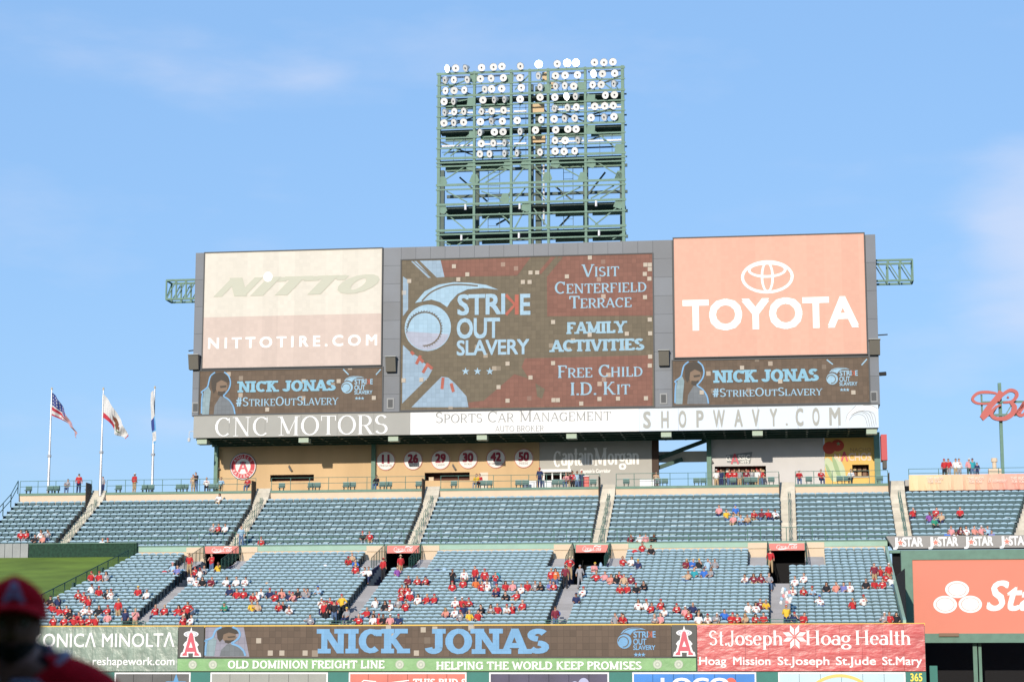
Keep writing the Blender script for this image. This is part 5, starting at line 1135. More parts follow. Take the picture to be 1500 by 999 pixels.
for x, y in ((290, 440), (662, 435), (1187, 415), (262, 650), (657, 635), (1207, 618)):
    p = P(*Z2(x, y), TT - .1); m2 = MB(); m2.tube((p[0], TT - .15, p[1] - .25), (p[0], TT - .15, p[1] + .25), .1, 6); m2.build('small_lamp', Mpipe, tw)

# ================================================================ flags
Mpole = mat('pale_flagpole', (.45, .46, .48), .35, metal=.3)
def flagpole(label, ub, vb, ut, vt, t):
    x = su(ub, t, vb); z0 = zC - .3; z1 = zv(vt, t, ut)
    o = thing('flagpole', label, 'flagpole', x, t, z0, 'flagpoles on the upper concourse')
    MB().tube((x, t, z0), (x, t, z1), .13, 10, .05).build('pole', Mpole, o); m2 = MB(); m2.tube((x, t, z1), (x, t, z1 + .2), .1, 8, .06); m2.build('finial', mat('gold_ball', (.5, .42, .3), .4), o); MB().tube((x, t, z0 + 3.6), (x, t, z0 + 3.8), .18, 8).build('collar', Mpole, o)
    return o, x
f1, x1 = flagpole('leftmost flagpole flying the striped starry flag', 70.5, 718, 73.5, 571, T_P + 2)
f2, x2 = flagpole('middle flagpole flying the white flag with brown bear', 146.5, 722, 150.5, 571, T_P - .3)
f3, x3 = flagpole('right flagpole whose flag is seen edge-on', 222.8, 710, 223.8, 569, T_P + 2)
F1 = lambda x, y, t: US(x / 4.412, 550 + y / 4.412, t)
def cloth(name, label, top, bot, t, colf, mats, nu=26, nv=13, wave=.25):
    """hanging flag between an upper edge and a lower edge (photo points), rippled in depth"""
    o = thing(name, label, 'flag', *(lambda p: (p[0], t, p[1]))(F1(*bot[0], t)), 'flags'); mb = MB(); vs = []
    tp_, bt = smooth_line([F1(*p, t) for p in top], 8), smooth_line([F1(*p, t) for p in bot], 8)
    for i in range(nu + 1):
        a = tp_[int(i / nu * (len(tp_) - 1))]; b = bt[int(i / nu * (len(bt) - 1))]
        for k in range(nv + 1): f = k / nv; vs.append((a[0] + (b[0] - a[0]) * f, t + wave * math.sin(i * .55 + k * .22) * min(1, i / 5), a[1] + (b[1] - a[1]) * f))
    n0 = 0
    mb.v = vs
    for i in range(nu):
        for k in range(nv): mb.f.append((i * (nv + 1) + k, (i + 1) * (nv + 1) + k, (i + 1) * (nv + 1) + k + 1, i * (nv + 1) + k + 1)); mb.m.append(colf(i / nu, k))
    mb.build('cloth', mats, o, smooth=False); return o
Mfr, Mfw, Mfb = mat('flag_red', (.45, .03, .05), .8), mat('flag_white', (.60, .59, .58), .8), mat('flag_blue', (.03, .05, .22), .8)
Mbear, Mfg, Mlb = mat('bear_brown', (.16, .06, .03), .8), mat('flag_green', (.12, .18, .06), .8), mat('flag_light_blue', (.12, .35, .62), .8)
cloth('striped_flag', 'striped red and white flag with starry blue corner at left', [(338, 110), (375, 150), (410, 215), (445, 285), (480, 340), (497, 378)], [(335, 258), (375, 275), (415, 293), (450, 320), (475, 360), (497, 408)], T_P + 2,
      lambda f, k: ((0 if (k // 2) % 2 == 0 else 1) if (f > .46 or k > 6) else (1 if (round(f * 40) % 3 == 1 and k % 2 == 1) else 2)), [Mfr, Mfw, Mfb], nu=40)
cloth('bear_flag', 'white flag with brown bear and red lower edge', [(668, 118), (705, 165), (745, 225), (780, 290), (805, 335), (825, 385)], [(664, 270), (712, 305), (735, 355), (750, 385), (785, 392), (818, 412)], T_P - .3,
      lambda f, k: (2 if (k >= 10 and f < .35) or f > .93 else 1 if ((f - .50) ** 2 / .03 + (k - 6.0) ** 2 / 7 < 1) else 3 if (.35 < f < .70 and 8.2 < k < 9.5) else 2 if (f < .12 and 1 < k < 3) and False else 0), [Mfw, Mbear, Mfr, Mfg])
cloth('edge_on_flag', 'limp blue and white flag folded against the right pole', [(992, 95), (994, 180), (1000, 260), (1006, 330), (1011, 400), (1004, 430)], [(975, 110), (974, 200), (976, 290), (982, 350), (986, 400), (994, 448)], T_P + 1.75,
      lambda f, k: (1 if f > .90 else 3 if (.42 < f < .62 and k > 3) else 1 if (.40 < f < .66) else 0), [Mfw, Mlb, Mfw, Mfb], wave=.08)

# ================================================================ red script sign on a pole
tS = 36.0; s6 = lambda x, y: US(1370 + x / 6.246, 540 + y / 6.246, tS)
o = thing('script_sign', 'red cursive neon style beer sign on a green pole at right', 'sign', su(1467, tS, 690), tS, zC)
a = s6(590, 125); b = su(1467.5, tS, 690); MB().box(a[0] - .12, a[0] + .14, tS + .3, tS + .6, zC - .5, a[1]).build('pole', M_green, o)
mb = MB(); p = s6(425, 235); q_ = s6(900, 435); mb.bar((p[0], tS + .25, s6(0, 430)[1]), (q_[0] + 6, tS + .25, s6(0, 430)[1]), .18); mb.bar((p[0], tS + .25, s6(0, 312)[1]), (q_[0] + 6, tS + .25, s6(0, 312)[1]), .16); mb.bar((p[0], tS + .25, p[1]), (p[0], tS + .25, s6(0, 430)[1]), .14)
for x in (520, 640, 760, 880): A_, B_ = s6(x, 430), s6(x + 70, 312); mb.bar((A_[0], tS + .25, A_[1]), (B_[0], tS + .25, B_[1]), .08)
mb.build('support_frame', M_green, o)
Msc = mat('script_red', (.42, .06, .05), .5, .08, 1)
scn = [0]
def script(pts, ws):
    pp_ = smooth_line([s6(*p) for p in pts], 5); n = len(ws); w = []; scn[0] += 1; dt = .006 * scn[0]
    for i in range(len(pp_)):
        f = i / (len(pp_) - 1) * (n - 1); j = min(int(f), n - 2); w.append((ws[j] + (ws[j + 1] - ws[j]) * (f - j)) / 6.246 / 17.5)
    vs, fs = ribbon(pp_, w); m2 = MB(); N_ = len(vs)
    m2.add([(x, tS - .15 - dt, z) for x, z in vs] + [(x, tS + .1 + dt, z) for x, z in vs], fs + [tuple(N_ + i for i in f[::-1]) for f in fs])
    m2.add([(x, tS - .15 - dt, z) for x, z in vs[0::2]] + [(x, tS + .1 + dt, z) for x, z in vs[0::2]], [(i, i + 1, N_ // 2 + i + 1, N_ // 2 + i) for i in range(N_ // 2 - 1)])
    m2.add([(x, tS - .15 - dt, z) for x, z in vs[1::2]] + [(x, tS + .1 + dt, z) for x, z in vs[1::2]], [(i, i + 1, N_ // 2 + i + 1, N_ // 2 + i) for i in range(N_ // 2 - 1)])
    m2.build('script_stroke', Msc, o)
script([(560, 228), (480, 216), (390, 225), (340, 275), (370, 312), (440, 322), (540, 312)], [18, 26, 26, 26, 22, 18, 14])
script([(600, 208), (560, 275), (500, 345), (450, 420), (428, 455)], [38, 50, 52, 56, 48])
script([(428, 465), (460, 440), (520, 385), (560, 345)], [30, 26, 22, 20])
script([(575, 300), (610, 245), (680, 200), (735, 215), (742, 255), (700, 300), (620, 312)], [20, 28, 30, 32, 32, 24, 14])
script([(655, 262), (668, 268), (660, 255)], [10, 14, 10])
script([(690, 310), (722, 350), (705, 410), (640, 455), (560, 458), (516, 430), (525, 385), (570, 345), (600, 335)], [26, 46, 46, 40, 32, 32, 24, 20, 14])
script([(735, 405), (790, 350), (820, 305), (790, 360), (760, 410), (800, 425), (870, 350), (880, 310)], [20, 26, 34, 40, 40, 26, 30, 30])
script([(880, 310), (860, 400), (890, 425), (940, 380)], [30, 36, 26, 20])
# ================================================================ people
J_SIT = {  # joint: (x, y, z, radius); the person faces -y, seat at .45
 'pelvis': (0, .50, .52, .15), 'belly': (0, .52, .70, .145), 'chest': (0, .54, .92, .15), 'neck': (0, .53, 1.06, .055), 'head0': (0, .52, 1.12, .06),
 'shL': (-.17, .53, .99, .07), 'elL': (-.25, .40, .74, .045), 'haL': (-.12, .20, .62, .04), 'shR': (.17, .53, .99, .07), 'elR': (.25, .40, .74, .045), 'haR': (.12, .20, .62, .04),
 'hipL': (-.09, .46, .50, .10), 'knL': (-.12, .08, .52, .07), 'anL': (-.12, .02, .10, .045), 'toL': (-.13, -.12, .05, .04), 'hipR': (.09, .46, .50, .10), 'knR': (.12, .08, .52, .07), 'anR': (.12, .02, .10, .045), 'toR': (.13, -.12, .05, .04)}
def var_(base, **kw): d = dict(base); d.update(kw); return d
J_ST = {'pelvis': (0, 0, .95, .15), 'belly': (0, 0, 1.12, .14), 'chest': (0, 0, 1.34, .155), 'neck': (0, 0, 1.49, .055), 'head0': (0, -.01, 1.55, .06),
 'shL': (-.18, 0, 1.42, .07), 'elL': (-.26, .03, 1.14, .045), 'haL': (-.25, -.08, .90, .04), 'shR': (.18, 0, 1.42, .07), 'elR': (.26, .03, 1.14, .045), 'haR': (.25, -.08, .90, .04),
 'hipL': (-.09, 0, .90, .105), 'knL': (-.11, -.02, .50, .07), 'anL': (-.12, .03, .10, .045), 'toL': (-.14, -.14, .04, .04), 'hipR': (.09, 0, .90, .105), 'knR': (.12, -.03, .50, .07), 'anR': (.14, .02, .10, .045), 'toR': (.16, -.15, .04, .04)}
POSES = {
 'sit': J_SIT,
 'situp': var_(J_SIT, elR=(.24, .25, .86, .045), haR=(.07, .38, 1.14, .04)),
 'sitfwd': var_(J_SIT, belly=(0, .46, .68, .145), chest=(0, .38, .86, .15), neck=(0, .32, .99, .055), head0=(0, .29, 1.04, .06), shL=(-.17, .36, .93, .07), shR=(.17, .36, .93, .07), elL=(-.23, .16, .72, .045), haL=(-.06, .03, .68, .04), elR=(.23, .16, .72, .045), haR=(.06, .03, .68, .04)),
 'sitback': var_(J_SIT, chest=(.02, .60, .90, .15), neck=(.02, .62, 1.04, .055), head0=(.02, .61, 1.10, .06), shL=(-.16, .60, .97, .07), shR=(.2, .60, .97, .07), elL=(-.34, .50, .82, .045), haL=(-.40, .38, .92, .04), knL=(-.16, .06, .66, .07), knR=(.2, .06, .60, .07)),
 'sitside': var_(J_SIT, chest=(.06, .52, .92, .15), neck=(.10, .50, 1.05, .055), head0=(.11, .48, 1.11, .06), shL=(-.11, .54, .98, .07), shR=(.22, .48, .99, .07), elL=(-.20, .34, .76, .045), haL=(.02, .22, .80, .04)),
 'stand': J_ST,
 'hips': var_(J_ST, elL=(-.38, .06, 1.20, .045), haL=(-.17, -.06, 1.02, .04), elR=(.38, .06, 1.20, .045), haR=(.17, -.06, 1.02, .04)),
 'face': var_(J_ST, elL=(-.24, -.16, 1.20, .045), haL=(-.06, -.18, 1.44, .04), elR=(.24, -.10, 1.16, .045), haR=(.10, -.26, 1.22, .04)),
 'walk': var_(J_ST, knL=(-.11, -.16, .54, .07), anL=(-.11, -.12, .12, .045), toL=(-.12, -.30, .08, .04), knR=(.1, .04, .50, .07), anR=(.11, .22, .16, .045), toR=(.11, .12, .05, .04), elL=(-.26, -.06, 1.15, .045), haL=(-.22, -.24, 1.02, .04), elR=(.25, .12, 1.16, .045), haR=(.24, .08, .92, .04)),
}
ED = [('pelvis', 'belly'), ('belly', 'chest'), ('chest', 'neck'), ('neck', 'head0'), ('chest', 'shL'), ('shL', 'elL'), ('elL', 'haL'), ('chest', 'shR'), ('shR', 'elR'), ('elR', 'haR'),
      ('pelvis', 'hipL'), ('hipL', 'knL'), ('knL', 'anL'), ('anL', 'toL'), ('pelvis', 'hipR'), ('hipR', 'knR'), ('knR', 'anR'), ('anR', 'toR')]
TOPB = {('pelvis', 'belly'), ('belly', 'chest'), ('chest', 'shL'), ('shL', 'elL'), ('chest', 'shR'), ('shR', 'elR')}
LEGB = {('pelvis', 'hipL'), ('hipL', 'knL'), ('knL', 'anL'), ('pelvis', 'hipR'), ('hipR', 'knR'), ('knR', 'anR')}
def skin_body(J, sub=1, ED=ED):
    names = list(J); me = bpy.data.meshes.new('body_skeleton'); me.from_pydata([J[n][:3] for n in names], [(names.index(a), names.index(b)) for a, b in ED], [])
    o = bpy.data.objects.new('body_skeleton', me); COL.objects.link(o)
    o.modifiers.new('skin', 'SKIN'); sm_ = o.modifiers.new('sub', 'SUBSURF'); sm_.levels = sub
    sv = me.skin_vertices[0].data
    for i, n in enumerate(names): sv[i].radius = (J[n][3], J[n][3]); sv[i].use_root = (n == 'pelvis')
    dg_ = bpy.context.evaluated_depsgraph_get(); ev = o.evaluated_get(dg_); m2 = ev.to_mesh()
    vs = [v.co.copy() for v in m2.vertices]; fs = [tuple(p.vertices) for p in m2.polygons]; ns = [v.normal.copy() for v in m2.vertices]
    ev.to_mesh_clear(); bpy.data.objects.remove(o); bpy.data.meshes.remove(me)
    if not any(abs(v.x) > .2 for v in vs): print('SKIN PROBLEM', len(vs))
    return vs, fs, ns
def seg_d(p, a, b):
    ab = b - a; t = max(0, min(1, (p - a).dot(ab) / ab.length_squared)); return (p - a - ab * t).length
def head_geo(c, r=.105):
    """egg-shaped head with a nose and ears, joined to the same body mesh"""
    m = MB(); n, k = 10, 7; vs = []
    for i in range(1, k):
        ph = math.pi * i / k; z = math.cos(ph)
        for j in range(n):
            th = 2 * math.pi * j / n; x, y = math.sin(ph) * math.cos(th), math.sin(ph) * math.sin(th)
            jaw = 1 - .22 * max(0, -z); vs.append((c[0] + x * r * .80 * jaw, c[1] + y * r * .95 * jaw, c[2] + z * r * 1.22))
    b = len(vs); vs += [(c[0], c[1], c[2] + r * 1.22), (c[0], c[1], c[2] - r * 1.22)]
    fs = [(i * n + j, (i + 1) * n + j, (i + 1) * n + (j + 1) % n, i * n + (j + 1) % n) for i in range(k - 2) for j in range(n)] + [(b, j, (j + 1) % n) for j in range(n)] + [(b + 1, (k - 2) * n + (j + 1) % n, (k - 2) * n + j) for j in range(n)]
    m.add(vs, fs); y = c[1] - r * .93
    m.add([(c[0] - .014, y, c[2] + .02), (c[0] + .014, y, c[2] + .02), (c[0] + .02, y, c[2] - .02), (c[0] - .02, y, c[2] - .02), (c[0], y - .025, c[2] - .012)], [(0, 1, 4), (1, 2, 4), (2, 3, 4), (3, 0, 4)])
    for s in (-1, 1): m.add([(c[0] + s * r * .8, c[1] - .01, c[2] + .03), (c[0] + s * (r * .8 + .02), c[1] + .02, c[2] + .03), (c[0] + s * r * .8, c[1] + .02, c[2] - .035)], [(0, 1, 2)])
    return m
PROT = {}
def build_proto(pose):
    J = POSES[pose]; vs, fs, ns = skin_body(J, 1); bones = [(e, Vector(J[e[0]][:3]), Vector(J[e[1]][:3]), (J[e[0]][3] + J[e[1]][3]) / 2) for e in ED]
    cls = []
    for f in fs:
        c = sum((vs[i] for i in f), Vector()) / len(f); e = min(bones, key=lambda b: seg_d(c, b[1], b[2]) / b[3])[0]
        cls.append('top' if e in TOPB and not (e == ('chest', 'neck')) else 'leg' if e in LEGB else 'skin')
    h0 = Vector(J['head0'][:3]); hc = h0 + Vector((0, -.02, .085))
    body = MB(); body.add(vs, fs); hg = head_geo(hc); body.add(hg.v, hg.f)
    def cloth_(kind, push):
        used = {}; m = MB(); out = []
        for f, c in zip(fs, cls):
            if c != kind: continue
            out.append(tuple(used.setdefault(i, len(used)) for i in f))
        vv = [None] * len(used)
        for i, k in used.items(): vv[k] = vs[i] + ns[i] * push
        m.add(vv, out); return m
    me = lambda mb_, nm, mt: mb_.mesh(nm, [mt], smooth=True)
    sk = mat('skin', (.5, .3, .2), .6)
    def cap(kind):
        m = MB(); n, k = 10, 4; c = hc; r = .105
        if kind in ('cap', 'hat', 'hair', 'long'):
            rr = r * (1.10 if kind != 'hair' else 1.08); vs_ = []; lo = {'cap': .30, 'hat': .35, 'hair': .05, 'long': -.15}[kind]
            for i in range(1, k + 1):
                for j in range(n):
                    th = 2 * math.pi * j / n; front = max(0, -math.sin(th)); l_ = lo + (.45 * front if kind in ('hair', 'long') else 0)
                    zz = 1 - (1 - l_) * i / k; rad = math.sqrt(max(0, 1 - zz * zz)); vs_.append((c[0] + math.cos(th) * rad * rr * .84, c[1] + math.sin(th) * rad * rr, c[2] + zz * rr * 1.18))
            b = len(vs_); vs_.append((c[0], c[1], c[2] + rr * 1.20))
            m.add(vs_, [(i * n + j, i * n + (j + 1) % n, (i + 1) * n + (j + 1) % n, (i + 1) * n + j) for i in range(k - 1) for j in range(n)] + [(b, (j + 1) % n, j) for j in range(n)])
        if kind == 'cap':
            z = c[2] + r * .40; m.add([(c[0] - .075, c[1] - r * .9, z), (c[0] + .075, c[1] - r * .9, z), (c[0] + .055, c[1] - r * 1.65, z - .015), (c[0] - .055, c[1] - r * 1.65, z - .015)], [(0, 1, 2, 3)])
        if kind == 'hat':
            z = c[2] + r * .42; vs_ = []
            for j in range(14): th = 2 * math.pi * j / 14; vs_ += [(c[0] + math.cos(th) * .08, c[1] + math.sin(th) * .09, z), (c[0] + math.cos(th) * .175, c[1] + math.sin(th) * .185, z - .02)]
            m.add(vs_, [(2 * j, 2 * j + 1, (2 * j + 3) % 28, (2 * j + 2) % 28) for j in range(14)])
        if kind == 'long':
            m.add([(c[0] - .09, c[1] + .03, c[2] + .03), (c[0] + .09, c[1] + .03, c[2] + .03), (c[0] + .115, c[1] + .05, c[2] - .24), (c[0] - .115, c[1] + .05, c[2] - .24), (c[0] - .085, c[1] + .12, c[2] + .0), (c[0] + .085, c[1] + .12, c[2] + .0), (c[0] + .1, c[1] + .13, c[2] - .25), (c[0] - .1, c[1] + .13, c[2] - .25)],
                  [(0, 1, 2, 3), (4, 7, 6, 5), (0, 3, 7, 4), (1, 5, 6, 2), (2, 6, 7, 3)])
            for s in (-1, 1): m.add([(c[0] + s * .08, c[1] - .05, c[2] + .06), (c[0] + s * .095, c[1] + .05, c[2] + .06), (c[0] + s * .12, c[1] + .05, c[2] - .2), (c[0] + s * .10, c[1] - .06, c[2] - .17)], [(0, 1, 2, 3)])
        return m
    return dict(body=me(body, 'person', sk), shirt=me(cloth_('top', .014), 'shirt', sk), trousers=me(cloth_('leg', .012), 'trousers', sk),
                cap=me(cap('cap'), 'cap', sk), hat=me(cap('hat'), 'hat', sk), hair=me(cap('hair'), 'hair', sk), long=me(cap('long'), 'hair', sk))
CLR = {'red': (.50, .025, .03), 'maroon': (.20, .02, .04), 'white': (.78, .77, .76), 'black': (.015, .015, .02), 'navy': (.02, .03, .10), 'blue': (.04, .16, .55), 'grey': (.30, .30, .32), 'green': (.03, .28, .17),
       'yellow': (.75, .48, .04), 'pink': (.72, .30, .30), 'tan': (.55, .38, .24), 'teal': (.03, .32, .38), 'light blue': (.36, .52, .66), 'purple': (.25, .08, .35), 'orange': (.65, .16, .04), 'violet': (.18, .20, .48), 'salmon': (.70, .28, .22),
       'khaki': (.42, .30, .17), 'jeans': (.09, .15, .27), 'straw': (.72, .58, .36), 'dark': (.03, .018, .012), 'brown': (.12, .06, .03), 'blond': (.45, .29, .12), 'bald': (.5, .3, .2)}
def cm_(nm, c=None): return mat('cloth_' + nm.replace(' ', '_'), c or CLR[nm], .85)
SKINS = [mat('skin_light', (.62, .36, .26), .6), mat('skin_tan', (.50, .27, .18), .6), mat('skin_brown', (.28, .13, .08), .6)]
ABB = {'r': 'red', 'm': 'maroon', 'w': 'white', 'k': 'black', 'n': 'navy', 'b': 'blue', 'g': 'grey', 'gn': 'green', 'y': 'yellow', 'p': 'pink', 't': 'tan', 'tl': 'teal', 'lb': 'light blue', 'pu': 'purple', 'o': 'orange', 'v': 'violet', 's': 'salmon'}
HD = {'rc': ('cap', 'red', 'red cap'), 'wc': ('cap', 'white', 'white cap'), 'kc': ('cap', 'black', 'black cap'), 'nc': ('cap', 'navy', 'navy cap'), 'bc': ('cap', 'blue', 'blue cap'), 'yc': ('cap', 'yellow', 'yellow cap'), 'gc': ('cap', 'grey', 'grey cap'), 'gnc': ('cap', 'green', 'green cap'), 'pc': ('cap', 'pink', 'pink cap'),
      'sh': ('hat', 'straw', 'straw hat'), 'wh': ('hat', 'white', 'white hat'), 'd': ('hair', 'dark', 'dark hair'), 'br': ('hair', 'brown', 'brown hair'), 'bl': ('hair', 'blond', 'blond hair'), 'gr': ('hair', 'grey', 'grey hair'), 'ld': ('long', 'dark', 'long dark hair'), 'lbr': ('long', 'brown', 'long brown hair'), 'lbl': ('long', 'blond', 'long blond hair'), 'x': (None, None, 'bald head')}
ORD = ['leftmost', 'second from left', 'third from left', 'fourth from left', 'fifth from left', 'sixth from left', 'seventh from left', 'eighth from left', 'ninth from left', 'tenth from left', 'eleventh from left', 'twelfth from left', 'thirteenth from left']
LABELS = {}
def person(desc, u, v, top, head, pose, t, z, legs=None, rz=0., extra='', scale=1.0, ordn='', back=False):
    if pose not in PROT: PROT[pose] = build_proto(pose)
    pr = PROT[pose]; s = su(u, t + .5 if pose.startswith('sit') else t, v)
    o = bpy.data.objects.new('person', pr['body']); COL.objects.link(o)
    o.location = W(s, t, z); o.rotation_euler = (0, 0, -TH + rz); o.scale = (scale,) * 3
    if pose.startswith('sit') and abs(rz) > 0:                     # turn about the seat, not the knees
        o.location = W(s + .5 * math.sin(rz), t + .5 - .5 * math.cos(rz), z)
    if back: o.rotation_euler[2] += math.pi
    def slot(ob, m): ob.material_slots[0].link = 'OBJECT'; ob.material_slots[0].material = m
    skn = SKINS[0] if rnd.random() < .5 else SKINS[1] if rnd.random() < .8 else SKINS[2]
    slot(o, skn)
    c = bpy.data.objects.new('shirt', pr['shirt']); COL.objects.link(c); c.parent = o; slot(c, cm_(top))
    lg = legs or rnd.choice(['jeans', 'navy', 'black', 'khaki', 'grey', 'jeans'])
    c = bpy.data.objects.new('trousers', pr['trousers']); COL.objects.link(c); c.parent = o; slot(c, cm_(lg))
    if top in ('red', 'white', 'maroon', 'grey', 'orange') and not back and rnd.random() < .55:      # print on the shirt front
        J_ = POSES[pose]; cx_, cy_, cz_ = J_['chest'][:3]; q_ = MB(); q_.box(cx_ - .075, cx_ + .075, cy_ - .168, cy_ - .10, cz_ - .05, cz_ + .02)
        pc_ = put('shirt_print', q_.mesh('shirt_print', [cm_('white' if top != 'white' else 'red')]), o)
    k, col_, hn = HD[head]
    if k: c = bpy.data.objects.new('cap' if k == 'cap' else 'hat' if k == 'hat' else 'hair', pr[k]); COL.objects.link(c); c.parent = o; slot(c, cm_(col_))
    if k in ('cap', 'hat'):
        hk = rnd.choice(['dark', 'brown', 'blond', 'brown']); c = bpy.data.objects.new('hair', pr['hair' if k == 'cap' else 'hair']); COL.objects.link(c); c.parent = o; c.scale = (.985, .985, .985); slot(c, cm_(hk))
        c.location = (0, .018, -.012 + .0)
    lab = 'person in %s top and %s%s%s, %s' % (top, hn, (' ' + extra) if extra else '', (', ' + ordn) if ordn else '', desc)
    if lab in LABELS: print('DUP LABEL', lab)
    LABELS[lab] = 1; tag(o, lab, 'person', 'spectators in the stands'); return o
def best(n, tf, zf, s_of, head_h, v, u):
    bi, bd_ = 0, 1e9
    for i in range(n):
        t = tf(i) + s_of; s = su(u, t, v); d = abs(row_v(s, t, zf(i) + head_h) - v)
        if d < bd_: bi, bd_ = i, d
    return bi
Z5, Z6, Z7, Z8 = (60, 790, 5), (340, 790, 5), (620, 790, 5), (900, 790, 3.488)
A2, A3, A4, A5, A6 = (0, 690, 3.75), (360, 690, 3.75), (720, 690, 3.75), (1080, 650, 3.571), (940, 580, 3.75)
SITP = ['sit', 'sitfwd', 'sit', 'situp', 'sitside', 'sit', 'sitback']
def cluster(desc, Z, deck, items):
    """items: x, y of the head in an enlarged view, top, head code[, pose[, legs]]"""
    items = sorted(items, key=lambda e: e[0]); seen = {}
    for e in items: seen[(e[2], e[3])] = seen.get((e[2], e[3]), 0) + 1
    for q_, e in enumerate(items):
        u, v = Z[0] + e[0] / Z[2], Z[1] + e[1] / Z[2]; top = ABB[e[2]]; pose = e[4] if len(e) > 4 else rnd.choice(SITP); legs = e[5] if len(e) > 5 else None
        sit = pose.startswith('sit'); hh = 1.20 if sit else 1.64; off = .5 if sit else .35
        if deck == 'L': i = best(NL, tl, zl, off, hh, v, u); t, z = tl(i) + (0 if sit else .38), zl(i)
        elif deck == 'U': i = best(NU, tu, zu, off, hh, v, u); t, z = tu(i) + (0 if sit else .38), zu(i)
        elif deck == 'C':
            t, z = T_P + (1.0 if not sit else .5), zC - .02
        elif deck == 'CR': t, z = T_P + (1.2 if not sit else .7), zC + .3
        elif deck == 'K': t, z = T_B - (1.6 if not sit else 2.0), zC - .02
        ordn = ORD[q_] if seen[(e[2], e[3])] > 1 and len(items) > 1 else ''
        sc = e[6] if len(e) > 6 else 1.0
        person(desc, u, v, top, e[3], pose, t, z, legs, rnd.uniform(-.5, .5) if sit else rnd.uniform(-.6, .6), ordn=ordn, scale=sc, back=(len(e) > 7))
cluster('by the sloping grass railing', Z5, 'L', [(370, 240, 'r', 'rc', 'situp'), (428, 240, 'r', 'rc'), (478, 235, 'g', 'ld')])
cluster('pair below the grass railing trio', Z5, 'L', [(373, 340, 'w', 'nc'), (425, 345, 'r', 'rc')])
cluster('in the jersey trio, far left', Z5, 'L', [(277, 382, 'r', 'rc', 'sitfwd'), (315, 400, 'r', 'rc'), (350, 418, 'r', 'br')])
cluster('pair beside the jersey trio', Z5, 'L', [(487, 378, 'k', 'd'), (513, 382, 'w', 'rc')])
cluster('pair left of the first aisle', Z5, 'L', [(712, 358, 'r', 'yc'), (776, 362, 'w', 'gc')])
cluster('at the lower left stand corner', Z5, 'L', [(62, 415, 'k', 'kc'), (125, 430, 'n', 'sh'), (82, 468, 'r', 'd')])
cluster('in third row, far left', Z5, 'L', [(130, 492, 'r', 'ld'), (188, 487, 'r', 'd'), (310, 487, 'w', 'wc'), (355, 492, 'w', 'd'), (422, 488, 'k', 'lbr'), (483, 487, 'r', 'rc')])
cluster('in second row, far left', Z5, 'L', [(205, 518, 'k', 'ld'), (272, 535, 'r', 'br'), (300, 556, 'r', 'd', 'sitfwd'), (172, 553, 'r', 'd'), (490, 550, 'p', 'rc')])
cluster('in front row, far left', Z5, 'L', [(240, 572, 'r', 'rc'), (345, 590, 'r', 'br'), (400, 582, 'r', 'kc'), (92, 590, 'r', 'd')])
cluster('standing behind the yellow line, left', Z5, 'L', [(568, 448, 'r', 'sh', 'stand', 'khaki', 1.0, 1), (620, 503, 'n', 'd', 'stand', 'black'), (692, 520, 'p', 'bl', 'face', 'khaki')])
cluster('just right of the first aisle foot', Z5, 'L', [(840, 482, 'r', 'x'), (907, 492, 'r', 'bl')])
cluster('in the quartet beside green shirt', Z5, 'L', [(1002, 488, 'r', 'ld'), (1048, 502, 'r', 'd'), (1075, 470, 'r', 'd', 'hips', 'black'), (1100, 485, 'w', 'd')])
cluster('pair above the left team letter', Z5, 'L', [(1043, 593, 'r', 'sh'), (1095, 584, 'w', 'br')])
cluster('left of the first tunnel mouth', Z5, 'L', [(965, 187, 'lb', 'pc'), (1000, 192, 'v', 'br')])
cluster('in the group at the first tunnel', Z5, 'L', [(1088, 120, 'r', 'd', 'stand', 'khaki'), (1130, 170, 'r', 'rc', 'face', 'navy', .8), (1165, 208, 'w', 'rc'), (1185, 197, 'g', 'd'), (1252, 120, 'r', 'br', 'face', 'jeans'), (1298, 185, 'y', 'br')])
cluster('in row below the first tunnel', Z5, 'L', [(1092, 270, 'w', 'rc'), (1137, 275, 'w', 'd'), (1183, 278, 'k', 'ld'), (1242, 275, 'm', 'd'), (1352, 275, 'w', 'lbr'), (1432, 285, 'w', 'd'), (1490, 280, 'w', 'kc')])
cluster('in long row, second section left', Z5, 'L', [(1382, 352, 'n', 'rc'), (1435, 358, 'r', 'br'), (1485, 380, 'r', 'rc')])
cluster('alone in the second lower section', Z5, 'L', [(1352, 470, 'gn', 'gnc')])
cluster('in long row, second section right', Z6, 'L', [(148, 380, 'r', 'd'), (180, 385, 'w', 'd'), (202, 364, 'w', 'br'), (277, 360, 'n', 'rc'), (312, 382, 'r', 'rc'), (363, 365, 's', 'lbr'), (420, 380, 'n', 'rc'), (460, 380, 'p', 'rc', 'sitfwd'), (482, 365, 'k', 'd'), (528, 365, 'g', 'br', 'situp'), (548, 372, 'g', 'd'), (634, 354, 'lb', 'bc')])
cluster('in the black and gold pair', Z6, 'L', [(145, 464, 'y', 'bl'), (185, 472, 't', 'br')])
cluster('in the low trio, second section', Z6, 'L', [(342, 472, 'r', 'br'), (372, 465, 'k', 'd'), (415, 490, 'w', 'wc', 'sitfwd')])
cluster('left of the second tunnel', Z6, 'L', [(850, 132, 'r', 'rc'), (880, 108, 't', 'br'), (898, 152, 'b', 'd'), (905, 197, 'r', 'yc'), (965, 207, 'w', 'd'), (1000, 212, 'w', 'br')])
cluster('alone above the ribbon screen portrait', Z6, 'L', [(570, 582, 'g', 'd')])
